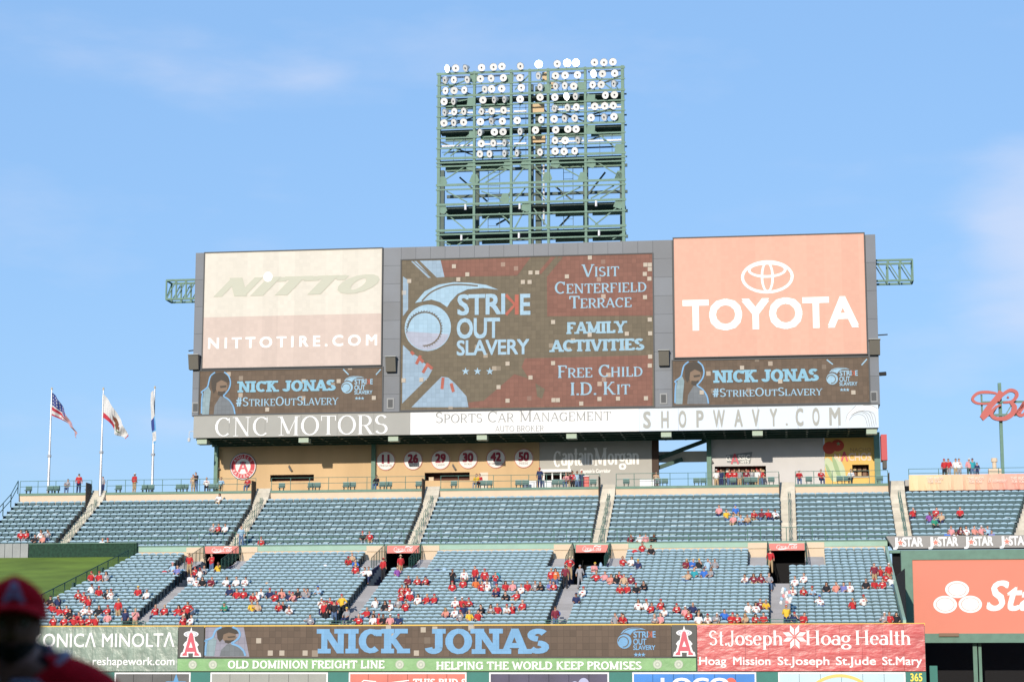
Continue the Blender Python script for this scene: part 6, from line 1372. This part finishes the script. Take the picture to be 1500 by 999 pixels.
cluster('in the standing crowd, second aisle foot', Z6, 'L', [(655, 442, 'w', 'wc', 'face', 'navy'), (675, 452, 'r', 'rc', 'stand', 'black'), (692, 460, 'k', 'rc', 'stand', 'black', 1.0, 1), (718, 440, 'r', 'br', 'face', 'black'), (748, 457, 'k', 'd', 'stand', 'jeans', 1.0, 1), (805, 400, 'y', 'rc', 'hips', 'black')])
cluster('right of the standing aisle crowd', Z6, 'L', [(840, 512, 'g', 'yc'), (925, 547, 'r', 'x'), (982, 512, 'r', 'x'), (1038, 530, 'g', 'd')])
cluster('front row, right of the second aisle', Z6, 'L', [(1035, 577, 'w', 'ld'), (1075, 580, 'r', 'rc'), (1107, 570, 'k', 'd'), (1158, 584, 'p', 'wh'), (1215, 582, 'n', 'rc')])
cluster('at the second tunnel mouth', Z6, 'L', [(1107, 150, 'r', 'rc', 'stand', 'black', 1.0, 1), (1235, 118, 'r', 'sh', 'walk', 'khaki', 1.0, 1), (1212, 212, 'pu', 'bl')])
cluster('in upper row right of second tunnel', Z6, 'L', [(1282, 267, 'm', 'd'), (1362, 267, 'r', 'bl'), (1430, 272, 'r', 'nc')])
cluster('in red knot, third section left', Z6, 'L', [(1245, 340, 'r', 'd'), (1278, 337, 'r', 'ld'), (1302, 358, 'w', 'd'), (1240, 382, 'r', 'br'), (1302, 395, 'r', 'rc')])
cluster('right of the third section red knot', Z6, 'L', [(1362, 402, 'w', 'ld'), (1420, 410, 'r', 'bl'), (1475, 412, 'r', 'rc')])
cluster('in the row of five, third section', Z6, 'L', [(1050, 440, 'w', 'd'), (1120, 447, 'k', 'ld'), (1155, 452, 'w', 'rc'), (1217, 438, 'g', 'gc'), (1272, 445, 'r', 'd')])
cluster('in the standing line, third section', Z7, 'L', [(213, 222, 'k', 'd', 'face', 'black'), (300, 215, 'w', 'd', 'stand', 'khaki'), (380, 200, 'r', 'd', 'stand', 'navy'), (450, 215, 'r', 'rc', 'stand', 'navy'), (528, 218, 'r', 'br', 'face', 'jeans', .85)])
cluster('seated before the standing line', Z7, 'L', [(213, 305, 'r', 'rc'), (292, 292, 'r', 'rc', 'sit'), (385, 297, 'o', 'br', 'sit'), (430, 310, 'r', 'd'), (465, 300, 'w', 'rc')])
cluster('in the long row, third section', Z7, 'L', [(468, 318, 'w', 'd', 'sit'), (537, 330, 'r', 'rc', 'sit'), (603, 317, 'r', 'ld'), (655, 312, 'p', 'bl'), (717, 324, 'w', 'br'), (763, 307, 'r', 'br'), (820, 307, 'g', 'br'), (865, 312, 'k', 'd'), (930, 307, 'v', 'd')])
cluster('below the long row, third section', Z7, 'L', [(540, 370, 'n', 'br', 'sitfwd'), (608, 372, 'k', 'd', 'sitfwd'), (680, 390, 'r', 'br', 'sitback')])
cluster('left of the third aisle top', Z7, 'L', [(938, 217, 'r', 'bl', 'stand', 'jeans'), (968, 217, 'o', 'ld', 'stand', 'jeans'), (960, 300, 'r', 'br', 'sitfwd')])
cluster('in the white veil trio, third section', Z7, 'L', [(235, 432, 'w', 'wh'), (285, 437, 'r', 'wc'), (328, 434, 'r', 'rc', 'sitfwd')])
cluster('in the lower row, third section', Z7, 'L', [(435, 467, 'k', 'd'), (492, 467, 'g', 'ld'), (543, 487, 'r', 'br'), (603, 484, 'w', 'rc'), (652, 472, 'r', 'd'), (727, 462, 'r', 'x', 'sit')])
cluster('in the lowest group, third section', Z7, 'L', [(172, 494, 's', 'lbl'), (232, 492, 'w', 'rc'), (272, 517, 'g', 'rc'), (294, 488, 'n', 'd'), (338, 530, 'y', 'bl'), (402, 517, 'r', 'br', 'situp')])
cluster('standing near the third tunnel', Z7, 'L', [(1072, 125, 'r', 'sh', 'hips', 'khaki'), (1040, 190, 'm', 'd', 'stand', 'black', 1.0, 1), (1147, 200, 'g', 'gr', 'walk', 'grey', 1.0, 1)])
cluster('in the third tunnel mouth', Z7, 'L', [(1247, 172, 'p', 'yc')])
cluster('in the row below the third tunnel', Z7, 'L', [(1265, 242, 'r', 'bl'), (1325, 252, 'p', 'br'), (1365, 262, 's', 'lbr'), (1415, 267, 'k', 'ld'), (1437, 245, 'r', 'd'), (1470, 265, 't', 'br')])
cluster('beside the third stair', Z7, 'L', [(1165, 352, 'w', 'rc', 'sitside'), (1120, 405, 'n', 'nc', 'sit')])
cluster('climbing the foot of the third stair', Z7, 'L', [(967, 490, 'm', 'br', 'walk', 'jeans', 1.0, 1)])
cluster('low pair right of the third stair', Z7, 'L', [(1405, 570, 'g', 'br'), (1462, 562, 'r', 'd')])
cluster('below the upper deck, fourth section top', Z8, 'L', [(142, 22, 'r', 'br'), (187, 32, 'k', 'd')])
cluster('in the trio right of the third tunnel', Z8, 'L', [(42, 87, 'r', 'br', 'situp'), (82, 92, 'w', 'ld'), (119, 107, 'n', 'yc')])
cluster('in the upper five, fourth section', Z8, 'L', [(362, 102, 'm', 'lbl'), (395, 105, 'b', 'bl'), (433, 102, 'k', 'yc'), (477, 100, 'lb', 'br'), (513, 98, 'g', 'd')])
cluster('in the four below the upper five', Z8, 'L', [(372, 160, 't', 'br'), (408, 157, 'tl', 'bl'), (458, 157, 'b', 'nc'), (487, 157, 'g', 'lbr')])
cluster('in the dark group, fourth section left', Z8, 'L', [(85, 182, 'm', 'bc'), (110, 227, 'k', 'rc'), (155, 214, 'k', 'd'), (65, 234, 'r', 'br'), (28, 232, 'r', 'd')])
cluster('in the four left of the fourth tunnel', Z8, 'L', [(672, 184, 'w', 'd'), (710, 184, 'm', 'lbr'), (748, 177, 'm', 'ld'), (790, 177, 'g', 'br')])
cluster('right of the fourth stair, upper', Z8, 'L', [(922, 187, 'w', 'd'), (968, 178, 'w', 'd', 'sit'), (912, 235, 'w', 'br'), (962, 238, 'r', 'gc', 'sitfwd'), (1005, 237, 'lb', 'rc')])
cluster('in the row of four, right section', Z8, 'L', [(1083, 227, 'k', 'ld'), (1133, 224, 's', 'br'), (1167, 224, 'v', 'd'), (1202, 219, 'w', 'd')])
cluster('alone in the right lower section', Z8, 'L', [(1048, 287, 'w', 'bc')])
cluster('in the low right pair', Z8, 'L', [(1217, 302, 'r', 'bl', 'situp'), (1273, 297, 'w', 'rc')])
cluster('in the family at the right edge', Z8, 'L', [(1327, 130, 'm', 'd', 'stand', 'khaki'), (1358, 147, 'r', 'bl'), (1401, 128, 'r', 'wc', 'stand', 'khaki'), (1385, 182, 'r', 'br'), (1285, 212, 'k', 'br'), (1328, 202, 'r', 'rc'), (1370, 207, 'r', 'd'), (1415, 190, 'w', 'br')])
cluster('at the front right corner', Z8, 'L', [(1373, 377, 'g', 'wc'), (1405, 382, 'r', 'br'), (1440, 387, 'k', 'ld')])
cluster('in the ragged row, fourth section', Z8, 'L', [(122, 315, 'w', 'lbr'), (163, 307, 'w', 'rc'), (185, 338, 'r', 'br'), (237, 312, 'r', 'rc'), (258, 350, 'w', 'd'), (322, 322, 'r', 'rc'), (400, 322, 'n', 'x'), (362, 345, 'p', 'wc')])
cluster('in second row, fourth section', Z8, 'L', [(385, 370, 'r', 'd'), (432, 357, 'k', 'kc', 'sit'), (477, 387, 'w', 'rc'), (515, 374, 'g', 'wc'), (562, 356, 'b', 'br'), (595, 372, 'r', 'rc')])
cluster('in front row, fourth section', Z8, 'L', [(430, 392, 'w', 'bl'), (635, 387, 'r', 'd'), (675, 394, 't', 'lbl'), (717, 392, 'r', 'ld'), (762, 387, 'r', 'd'), (200, 407, 'g', 'bl'), (235, 407, 'p', 'br'), (38, 390, 'r', 'd')])
cluster('left of the fourth stair, low', Z8, 'L', [(683, 320, 'w', 'd'), (722, 324, 'w', 'ld'), (745, 307, 'm', 'br'), (772, 302, 'y', 'bl')])
cluster('right of the snack vendor', Z8, 'L', [(920, 375, 'n', 'rc'), (962, 375, 'r', 'd')])
# usher in front of tunnel 4, standing on the left landing
person('usher at the fourth tunnel', 1128.3, 809, 'red', 'sh', 'stand', tl(18) + .3, zl(18) - .02, 'khaki', back=True)
# upper deck
cluster('low row, left end of upper deck', A2, 'U', [(115, 332, 'r', 'd'), (147, 330, 'r', 'ld'), (188, 348, 'k', 'd'), (225, 332, 'w', 'lbr'), (262, 327, 'g', 'br'), (237, 352, 's', 'd')])
cluster('above the dark green backdrop wall', A2, 'U', [(557, 380, 'w', 'bl'), (592, 370, 'k', 'rc')])
cluster('in the upper trio over first tunnel', A2, 'U', [(1165, 307, 'g', 'bl'), (1198, 294, 'r', 'br'), (1238, 302, 'w', 'd')])
cluster('alone in the top left rows', A2, 'U', [(1200, 130, 'w', 'ld')])
cluster('alone right of the first tunnel', A2, 'U', [(1435, 362, 'r', 'rc', 'sit')])
person('standing over the first tunnel', 353.5, 776, 'light blue', 'br', 'stand', T_F + .6, zF1 - .1, 'jeans', .5, extra='in jeans')
cluster('low upper deck pair, second tunnel', A3, 'U', [(642, 334, 'k', 'rc'), (680, 334, 'r', 'rc', 'sit')])
cluster('upper deck row, right of third stair', A4, 'U', [(765, 352, 'm', 'd', 'situp'), (815, 352, 'w', 'kc'), (847, 357, 'p', 'br'), (885, 355, 'k', 'lbr')])
cluster('in the high trio, fifth upper section', A4, 'U', [(1250, 202, 'p', 'd'), (1290, 212, 'y', 'br'), (1340, 202, 'b', 'bc')])
cluster('in the high row, fifth upper section', A4, 'U', [(1328, 234, 'p', 'br'), (1365, 244, 'lb', 'd'), (1402, 242, 't', 'br'), (1437, 227, 'r', 'd'), (1480, 222, 'm', 'rc')])
cluster('at the right end, fifth upper section', A5, 'U', [(163, 352, 'r', 'br'), (200, 352, 'w', 'd')])
cluster('alone by the right upper stair', A5, 'U', [(920, 347, 'r', 'gr')])
cluster('in the upper right cluster', A5, 'U', [(1035, 347, 'r', 'd'), (1065, 362, 't', 'br'), (1005, 375, 'pu', 'd'), (1030, 380, 'gn', 'd')])
cluster('alone in the upper right rows', A5, 'U', [(1165, 340, 'r', 'br', 'sit')])
cluster('low row above the grey star fascia', A5, 'U', [(1095, 452, 'b', 'br'), (1118, 434, 'p', 'br'), (1135, 450, 'w', 'd'), (1160, 440, 'm', 'ld'), (1197, 438, 'w', 'ld'), (1240, 437, 's', 'd'), (1277, 437, 'p', 'wh'), (1310, 434, 'lb', 'br'), (1330, 448, 'v', 'br')])
# concourse
cluster('standing right of the left flagpole', A2, 'C', [(435, 15, 'r', 'd', 'stand', 'navy', 1.0, 1)])
cluster('on the concourse near the left flagpole', A2, 'C', [(367, 52, 'g', 'd', 'sitside')])
cluster('standing between the right two flagpoles', A2, 'C', [(740, 12, 'r', 'wc', 'stand', 'khaki', 1.0, 1)])
cluster('standing beside the middle flagpole', A2, 'C', [(566, 70, 'g', 'd', 'stand', 'navy', .85)])
cluster('standing on the concourse near the building', A2, 'C', [(1062, 35, 't', 'br', 'stand', 'khaki', .9), (1077, 18, 'k', 'd', 'face', 'jeans')])
cluster('seated on the concourse near the building', A2, 'C', [(1135, 62, 'w', 'x', 'sit'), (1215, 45, 'lb', 'br', 'sit'), (1362, 50, 'r', 'rc', 'sit')])
cluster('at the second green column', A3, 'C', [(718, 47, 'k', 'd', 'sit')])
cluster('under the number forty two disc', A3, 'C', [(1268, 50, 'y', 'd', 'sit'), (1285, 45, 'r', 'br', 'sit')])
cluster('behind the railing, grey lettered wall', A4, 'C', [(265, 10, 'n', 'rc', 'stand', 'navy'), (425, 22, 'm', 'd', 'sit'), (410, 40, 'p', 'br', 'sit')])
cluster('in the group at the red bin', A4, 'K', [(445, 20, 'r', 'd', 'stand', 'black'), (470, 22, 'lb', 'br', 'stand', 'jeans'), (495, 18, 'n', 'rc', 'stand', 'navy')])
cluster('in the queue at the drinks kiosk', A6, 'K', [(410, 428, 'w', 'wc', 'stand', 'khaki'), (437, 432, 'n', 'd', 'stand', 'navy'), (480, 440, 'r', 'br', 'stand', 'jeans'), (510, 430, 'r', 'd', 'stand', 'navy'), (537, 425, 'g', 'br', 'stand', 'khaki'), (575, 432, 'm', 'd', 'stand', 'jeans'), (605, 438, 'g', 'ld', 'stand', 'black'), (632, 430, 'w', 'rc', 'stand', 'khaki'), (655, 440, 'r', 'bl', 'stand', 'jeans')])
cluster('seated left of the food mural', A6, 'C', [(865, 448, 'r', 'wc', 'sit'), (985, 442, 'r', 'br', 'sit'), (1150, 445, 'w', 'd', 'sit')])
cluster('seated by the sky gap', A6, 'C', [(80, 440, 't', 'd', 'sit')])
cluster('standing above the beer banner', A5, 'CR', [(1083, 112, 'r', 'rc', 'stand'), (1105, 107, 'r', 'd', 'stand'), (1143, 122, 'w', 'd', 'stand'), (1160, 122, 'w', 'br', 'stand'), (1213, 128, 'p', 'wc', 'stand'), (1230, 118, 'tl', 'nc', 'stand'), (1255, 145, 'n', 'd', 'stand', 'navy', .8)])
# snack vendor with cotton-candy bags held overhead
i = 1; t_, z_ = tl(i) + .3, zl(i); sv_ = su(879, t_, 880)
def on8(x, y): return Z8[0] + x / Z8[2], Z8[1] + y / Z8[2]
u, v = on8(878, 350)
vp = person('with raised candy rack, fourth stair foot', u, v, 'yellow', 'rc', 'face', tl(1) + .3, zl(1) - .2, 'navy', extra='', back=True)
vs_ = su(u, tl(1) + .3, v); ck = thing('candy_rack', 'pole rack of white and pink candy bags held over the vendor', 'snack rack', vs_, tl(1) + .3, zl(1) + 1.3)
MB().tube((vs_, tl(1) + .3, zl(1) + 1.2), (vs_, tl(1) + .3, zv(866, tl(1) + .3)), .025, 6).build('pole', M_white, ck)
for k in range(14):
    zz_ = zl(1) + 1.62 + (k // 3) * .2 + rnd.uniform(-.06, .06); xx_ = vs_ + ((k % 3) - 1) * (.26 - .03 * (k // 3)) + rnd.uniform(-.09, .09); m2 = MB(); cc = ('white', 'pink', 'white', 'light blue', 'white')[k % 5]
    m2.tube((xx_, tl(1) + .3, zz_), (xx_, tl(1) + .3, zz_ + .12), .09, 7, .13).tube((xx_, tl(1) + .3, zz_ + .12), (xx_, tl(1) + .3, zz_ + .24), .13, 7, .05).build('candy_bag', cm_(cc), ck)
# loose things on seats
for name, lab, cat, Z, x, y, col_, sc_2 in (('bag', 'red bag lying on a seat near the first tunnel', 'bag', Z5, 905, 243, 'red', (.45, .25)), ('bag', 'dark blue bag on the seats of the third section', 'bag', Z7, 100, 230, 'navy', (.8, .2)), ('jacket', 'light blue jacket over a seat, third section', 'jacket', Z7, 155, 230, 'light blue', (.35, .3)),
        ('towel', 'turquoise towel hanging from a child in the standing line', 'towel', Z7, 545, 285, 'teal', (.35, .55)), ('bag', 'blue shoulder bag of the climber on the third stair', 'bag', Z7, 990, 545, 'blue', (.3, .3)), ('bag', 'red bag beside the pair at the upper fourth section', 'bag', Z8, 105, 60, 'red', (.5, .3)),
        ('blanket', 'dark maroon blanket on a seat, second section', 'blanket', Z6, 90, 318, 'maroon', (.6, .25)), ('bag', 'small white bag on an empty second section seat', 'bag', Z6, 683, 183, 'white', (.35, .2)), ('bag', 'small tan bag on an empty second section seat', 'bag', Z6, 255, 318, 'tan', (.3, .2)), ('jersey', 'red jersey spread over a seat low on the left', 'jersey', Z5, 985, 555, 'red', (.4, .25)), ('bag', 'light blue bag in the third tunnel mouth', 'bag', Z7, 1300, 190, 'light blue', (.25, .4)), ('bag', 'red equipment bag held in the aisle crowd', 'bag', Z6, 782, 465, 'red', (.5, .45))):
    u, v = Z[0] + x / Z[2], Z[1] + y / Z[2]; i = best(NL, tl, zl, .3, .6, v, u); t = tl(i) + .22; s = su(u, t, v); z = zl(i) + .45; w, h = sc_2
    o = thing(name, lab, cat, s, t, z); m2 = MB(); n = 8
    vs = []
    for k_, (zz_, rr_) in enumerate(((0, .8), (.35, 1.0), (.75, .85), (1.0, .3))): vs += [(s + math.cos(2 * math.pi * j / n) * w / 2 * rr_, t + math.sin(2 * math.pi * j / n) * .12 * rr_, z + zz_ * h) for j in range(n)]
    m2.add(vs, [(k_ * n + j, k_ * n + (j + 1) % n, (k_ + 1) * n + (j + 1) % n, (k_ + 1) * n + j) for k_ in range(3) for j in range(n)] + [tuple(range(n))[::-1], tuple(range(3 * n, 4 * n))]); m2.build('fabric', cm_(col_), o, smooth=True)
print('people', len(LABELS))

# ================================================================ the stand behind the camera, in whose shade the camera stands
gs = thing('home_grandstand', 'tall grandstand behind the camera that shades the infield', 'grandstand', 0, 0, 0)
gs.location = (0, 0, 0); gs.rotation_euler = (0, 0, 0); BASE[gs.name] = (0, 0, 0)
Mgs = mat('grandstand_concrete', (.28, .26, .24), .9, .1, .3)
mb = MB()
for k in range(16): mb.box(-70, 70, -14 - k * 2.2, -11.8 - k * 2.2, 0, 5.6 + k * 1.5)
mb.build('seating_tiers', Mgs, gs)
MB().box(-45, 45, -14, 2.0, 6.0, 6.5).build('added_shade_roof', mat('roof_dark', (.10, .10, .10), .9), gs)  # unseen roof slab, added to keep light off the foreground player
for x in (-20, -8, 8, 20): MB().box(x - .3, x + .3, -.6, 0, 0, 6.0).build('column', Mgs, gs)
MB().box(-70, 70, -6, -5.6, 0, 1.1).build('field_wall', M_dkgreen, gs)

# ================================================================ the player close to the camera
PD = 6.1
def PY(u, v, Y=PD): d = ray(u, v); return CAM + d * (Y / d.y)
hp = PY(19, 914); SCL = 1.0
HX, HZ = hp.x, hp.z                      # head centre
pl = bpy.data.objects.new('baseball_player', None); COL.objects.link(pl); pl.location = (HX, PD, 0); pl.rotation_euler = (0, 0, R(13)); BASE[pl.name] = (0, 0, 0)
tag(pl, 'blurred dark foreground person in red baseball cap and red jersey, lower left', 'person')
hz = HZ
Js = {'pelvis': (0, .10, .98, .17), 'belly': (0, .10, 1.16, .17), 'chest': (0, .08, hz - .33, .17), 'neck': (0, .06, hz - .15, .10), 'head0': (0, .03, hz - .07, .07),
 'trL': (-.13, .07, hz - .19, .112), 'trR': (.13, .07, hz - .19, .112), 'shL': (-.26, .08, hz - .24, .125), 'elL': (-.31, .12, hz - .56, .06), 'haL': (-.28, -.04, hz - .82, .045), 'shR': (.25, .06, hz - .25, .12), 'elR': (.31, .08, hz - .56, .06), 'haR': (.28, -.08, hz - .82, .045),
 'hipL': (-.10, .1, .92, .115), 'knL': (-.12, .05, .50, .08), 'anL': (-.13, .1, .10, .05), 'toL': (-.15, -.06, .05, .045), 'hipR': (.10, .1, .92, .115), 'knR': (.12, .05, .50, .08), 'anR': (.14, .1, .10, .05), 'toR': (.16, -.06, .05, .045)}
ED = [e for e in ED if e not in (('chest', 'shL'), ('chest', 'shR'))] + [('chest', 'trL'), ('trL', 'shL'), ('chest', 'trR'), ('trR', 'shR')]
TOPB = TOPB | {('chest', 'trL'), ('trL', 'shL'), ('chest', 'trR'), ('trR', 'shR')}
Js = {k_: ((v_[0] + .012 if k_ not in ('head0', 'neck') else v_[0] + .015), v_[1], v_[2] + (.012 if k_[:2] in ('tr', 'sh') else 0), v_[3]) for k_, v_ in Js.items()}
vs, fs, ns = skin_body(Js, 2, ED)
Jb = [(e, Vector(Js[e[0]][:3]), Vector(Js[e[1]][:3]), (Js[e[0]][3] + Js[e[1]][3]) / 2) for e in ED]
cl = []
for f in fs:
    c = sum((vs[i] for i in f), Vector()) / len(f); e = min(Jb, key=lambda b: seg_d(c, b[1], b[2]) / b[3])[0]; cl.append('top' if e in TOPB or (e == ('chest', 'neck') and c.z < hz - .24) else 'leg' if e in LEGB else 'skin')
body = MB(); body.add(vs, fs); body.tube((0, .02, hz - .07), (0, .06, hz - .24), .072, 20, .095)
# head: denser egg with brow, nose, cheeks, chin and ears
n, k = 32, 22; hv = []; hc = Vector((0, 0, hz))
def head_pt(ph, th):
    z = math.cos(ph); x, y = math.sin(ph) * math.cos(th), math.sin(ph) * math.sin(th); jaw = 1 - .16 * max(0, -z) ** 1.3
    px, py, pz = x * .085 * jaw, y * .098 * (1 - .12 * max(0, -z) * (y > 0)), z * .122
    fr = max(0, -y)
    py -= .020 * fr * math.exp(-(px / .014) ** 2) * math.exp(-((pz + .022) / .022) ** 2) + .008 * fr * math.exp(-((pz - .022) / .012) ** 2)   # nose, brow
    py += .012 * fr * math.exp(-((abs(px) - .032) / .014) ** 2) * math.exp(-((pz - .004) / .012) ** 2)                                    # eye sockets
    py -= .009 * fr * math.exp(-(px / .025) ** 2) * math.exp(-((pz + .092) / .016) ** 2) + .006 * fr * math.exp(-(px / .022) ** 2) * math.exp(-((pz + .058) / .010) ** 2)  # chin, lips
    return (px, py, pz + hz)
for i in range(1, k):
    for j in range(n): hv.append(head_pt(math.pi * i / k, 2 * math.pi * j / n))
b = len(hv); hv += [(0, 0, hz + .122), (0, 0, hz - .122)]
body.add(hv, [(i * n + j, (i + 1) * n + j, (i + 1) * n + (j + 1) % n, i * n + (j + 1) % n) for i in range(k - 2) for j in range(n)] + [(b, j, (j + 1) % n) for j in range(n)] + [(b + 1, (k - 2) * n + (j + 1) % n, (k - 2) * n + j) for j in range(n)])
def local_build(mb_, name, m, par, smooth=True): return put(name, mb_.mesh(name, m if isinstance(m, list) else [m], smooth=smooth), par)
bo = local_build(body, 'body', mat('player_skin', (.26, .10, .055), .6), pl)
for s in (-1, 1):
    m2 = MB(); e_ = []
    for i in range(6):
        for j in range(8): a, c_ = math.pi * i / 5, 2 * math.pi * j / 8; e_.append((s * (.079 + .010 * math.sin(a) * math.cos(c_)), .012 + .020 * math.sin(a) * math.sin(c_), hz - .01 + .032 * math.cos(a)))
    m2.add(e_, [(i * 8 + j, i * 8 + (j + 1) % 8, (i + 1) * 8 + (j + 1) % 8, (i + 1) * 8 + j) for i in range(5) for j in range(8)]); local_build(m2, 'ear', mat('player_skin', (.2, .1, .065)), bo)
    m2 = MB(); m2.tube((s * .030, -.083, hz + .004), (s * .030, -.090, hz + .004), .012, 10, .009); local_build(m2, 'eye', mat('eye_white', (.5, .5, .48), .3), bo); m2 = MB(); m2.tube((s * .030, -.089, hz + .004), (s * .030, -.093, hz + .004), .006, 8); local_build(m2, 'pupil', M_black, bo)
m2 = MB(); m2.add([(-.024, -.101, hz - .056), (0, -.107, hz - .053), (.024, -.101, hz - .056), (.015, -.103, hz - .064), (0, -.106, hz - .066), (-.015, -.103, hz - .064)], [(0, 1, 4, 5), (1, 2, 3, 4)]); local_build(m2, 'mouth', mat('lip', (.22, .08, .07), .5), bo)
bv = []
for i in range(8):
    for j in range(17): p_ = Vector(head_pt(math.pi * (.64 + .28 * i / 7), math.pi + math.pi * j / 16)) - hc; bv.append(tuple(hc + p_ * 1.03))
m2 = MB(); m2.add(bv, [(i * 17 + j, (i + 1) * 17 + j, (i + 1) * 17 + j + 1, i * 17 + j + 1) for i in range(7) for j in range(16)]); local_build(m2, 'beard', mat('beard_dark', (.02, .012, .01), .9), bo)
def sub(kind, push, name, m):
    used = {}; out = []
    for f, c in zip(fs, cl):
        if c == kind: out.append(tuple(used.setdefault(i, len(used)) for i in f))
    vv = [None] * len(used)
    for i, k_ in used.items(): vv[k_] = vs[i] + ns[i] * push
    m_ = MB(); m_.add(vv, out); return local_build(m_, name, m, pl)
Mjer = mat('jersey_red', (.50, .005, .014), .9, .12, 40, .2, spec=.1)
sub('top', .022, 'jersey', Mjer); sub('leg', .018, 'trousers', mat('trousers_white', (.6, .6, .6), .8))
# collar: dark undershirt and white piping, both lying on the shoulders
from mathutils.bvhtree import BVHTree
bvh = BVHTree.FromPolygons(vs, fs)
def on_body(r, th, lift):
    x, y = .03 + math.cos(th) * r * 1.08, .055 + math.sin(th) * r
    h = bvh.ray_cast(Vector((x, y, hz - .02)), Vector((0, 0, -1))); z = h[0].z if h[0] is not None else hz - .2
    return Vector((x, y, z + lift))
m2 = MB(); vs_ = []
for j in range(33):
    th = 2 * math.pi * j / 32; p_ = on_body(.120, th, .024); vs_ += [(.015 + math.cos(th) * .085, .05 + math.sin(th) * .08, max(p_.z + .02, hz - .14)), tuple(p_)]
m2.add(vs_, [(2 * j, 2 * j + 1, 2 * j + 3, 2 * j + 2) for j in range(32)]); local_build(m2, 'undershirt_collar', mat('undershirt_navy', (.012, .014, .03), .8), pl)
m2 = MB(); ring_ = [on_body(.124, 2 * math.pi * j / 32, .028) for j in range(33)]
for p_, q_ in zip(ring_, ring_[1:]): m2.tube(p_, q_, .011, 6, cap=False)
local_build(m2, 'collar_piping', mat('piping_white', (.30, .28, .38), .8), pl)
# cap: crown, brim, button, letter
m2 = MB(); cv = []; n = 28
for i in range(1, 10):
    for j in range(n):
        ph = math.pi / 2 * i / 9 * 1.04; th = 2 * math.pi * j / n; fr = max(0, -math.sin(th)); cv.append((math.sin(ph) * math.cos(th) * .099, math.sin(ph) * math.sin(th) * .112 + .004, hz + .035 + math.cos(ph) * (.098 + .012 * fr)))
cv.append((0, .004, hz + .135)); b = len(cv) - 1
m2.add(cv, [(i * n + j, i * n + (j + 1) % n, (i + 1) * n + (j + 1) % n, (i + 1) * n + j) for i in range(8) for j in range(n)] + [(b, (j + 1) % n, j) for j in range(n)])
Mcap = mat('cap_red', (.50, .004, .012), .9, .12, 60, .2, spec=.1); cp = local_build(m2, 'cap', Mcap, pl)
m2 = MB(); bvs = []
for j in range(17):
    a = math.pi + math.pi * j / 16; cx_, cy_ = math.cos(a), math.sin(a)
    for f_ in (0, .5, 1): bvs.append((cx_ * (.098 + .006 * f_), .0 + cy_ * (.108 + .085 * f_ * abs(cy_)), hz + .040 + .016 * abs(cy_) - .014 * f_ * f_ - .024 * f_ * cx_ * cx_))
N3 = len(bvs); bvs += [(x, y, z - .006) for x, y, z in bvs]
m2.add(bvs, [(3 * j + q_, 3 * j + 3 + q_, 3 * j + 4 + q_, 3 * j + 1 + q_) for j in range(16) for q_ in (0, 1)] + [(N3 + 3 * j + q_, N3 + 3 * j + 1 + q_, N3 + 3 * j + 4 + q_, N3 + 3 * j + 3 + q_) for j in range(16) for q_ in (0, 1)] + [(3 * j + 2, 3 * j + 5, N3 + 3 * j + 5, N3 + 3 * j + 2) for j in range(16)])
local_build(m2, 'brim', Mcap, cp)
m2 = MB(); m2.tube((0, .004, hz + .133), (0, .004, hz + .142), .008, 10); local_build(m2, 'button', Mcap, cp)
m2 = MB()
def onc(x, z):
    zz_ = (z - hz - .035) / .11; r_ = math.sqrt(max(.02, 1 - zz_ * zz_)); return (x, -math.sqrt(max(0, r_ * r_ - (x / .099) ** 2)) * .112 - .003, z)
for pts in (((-.028, .058), (0, .122)), ((.028, .058), (0, .122)), ((-.018, .078), (.018, .078))):
    rp = ribbon([(pts[0][0] + (pts[1][0] - pts[0][0]) * i / 5, pts[0][1] + (pts[1][1] - pts[0][1]) * i / 5) for i in range(6)], .013); m2.add([onc(x, hz + z) for x, z in rp[0]], rp[1])
local_build(m2, 'cap_letter', mat('cap_letter_grey', (.22, .16, .24), .7), cp, False)
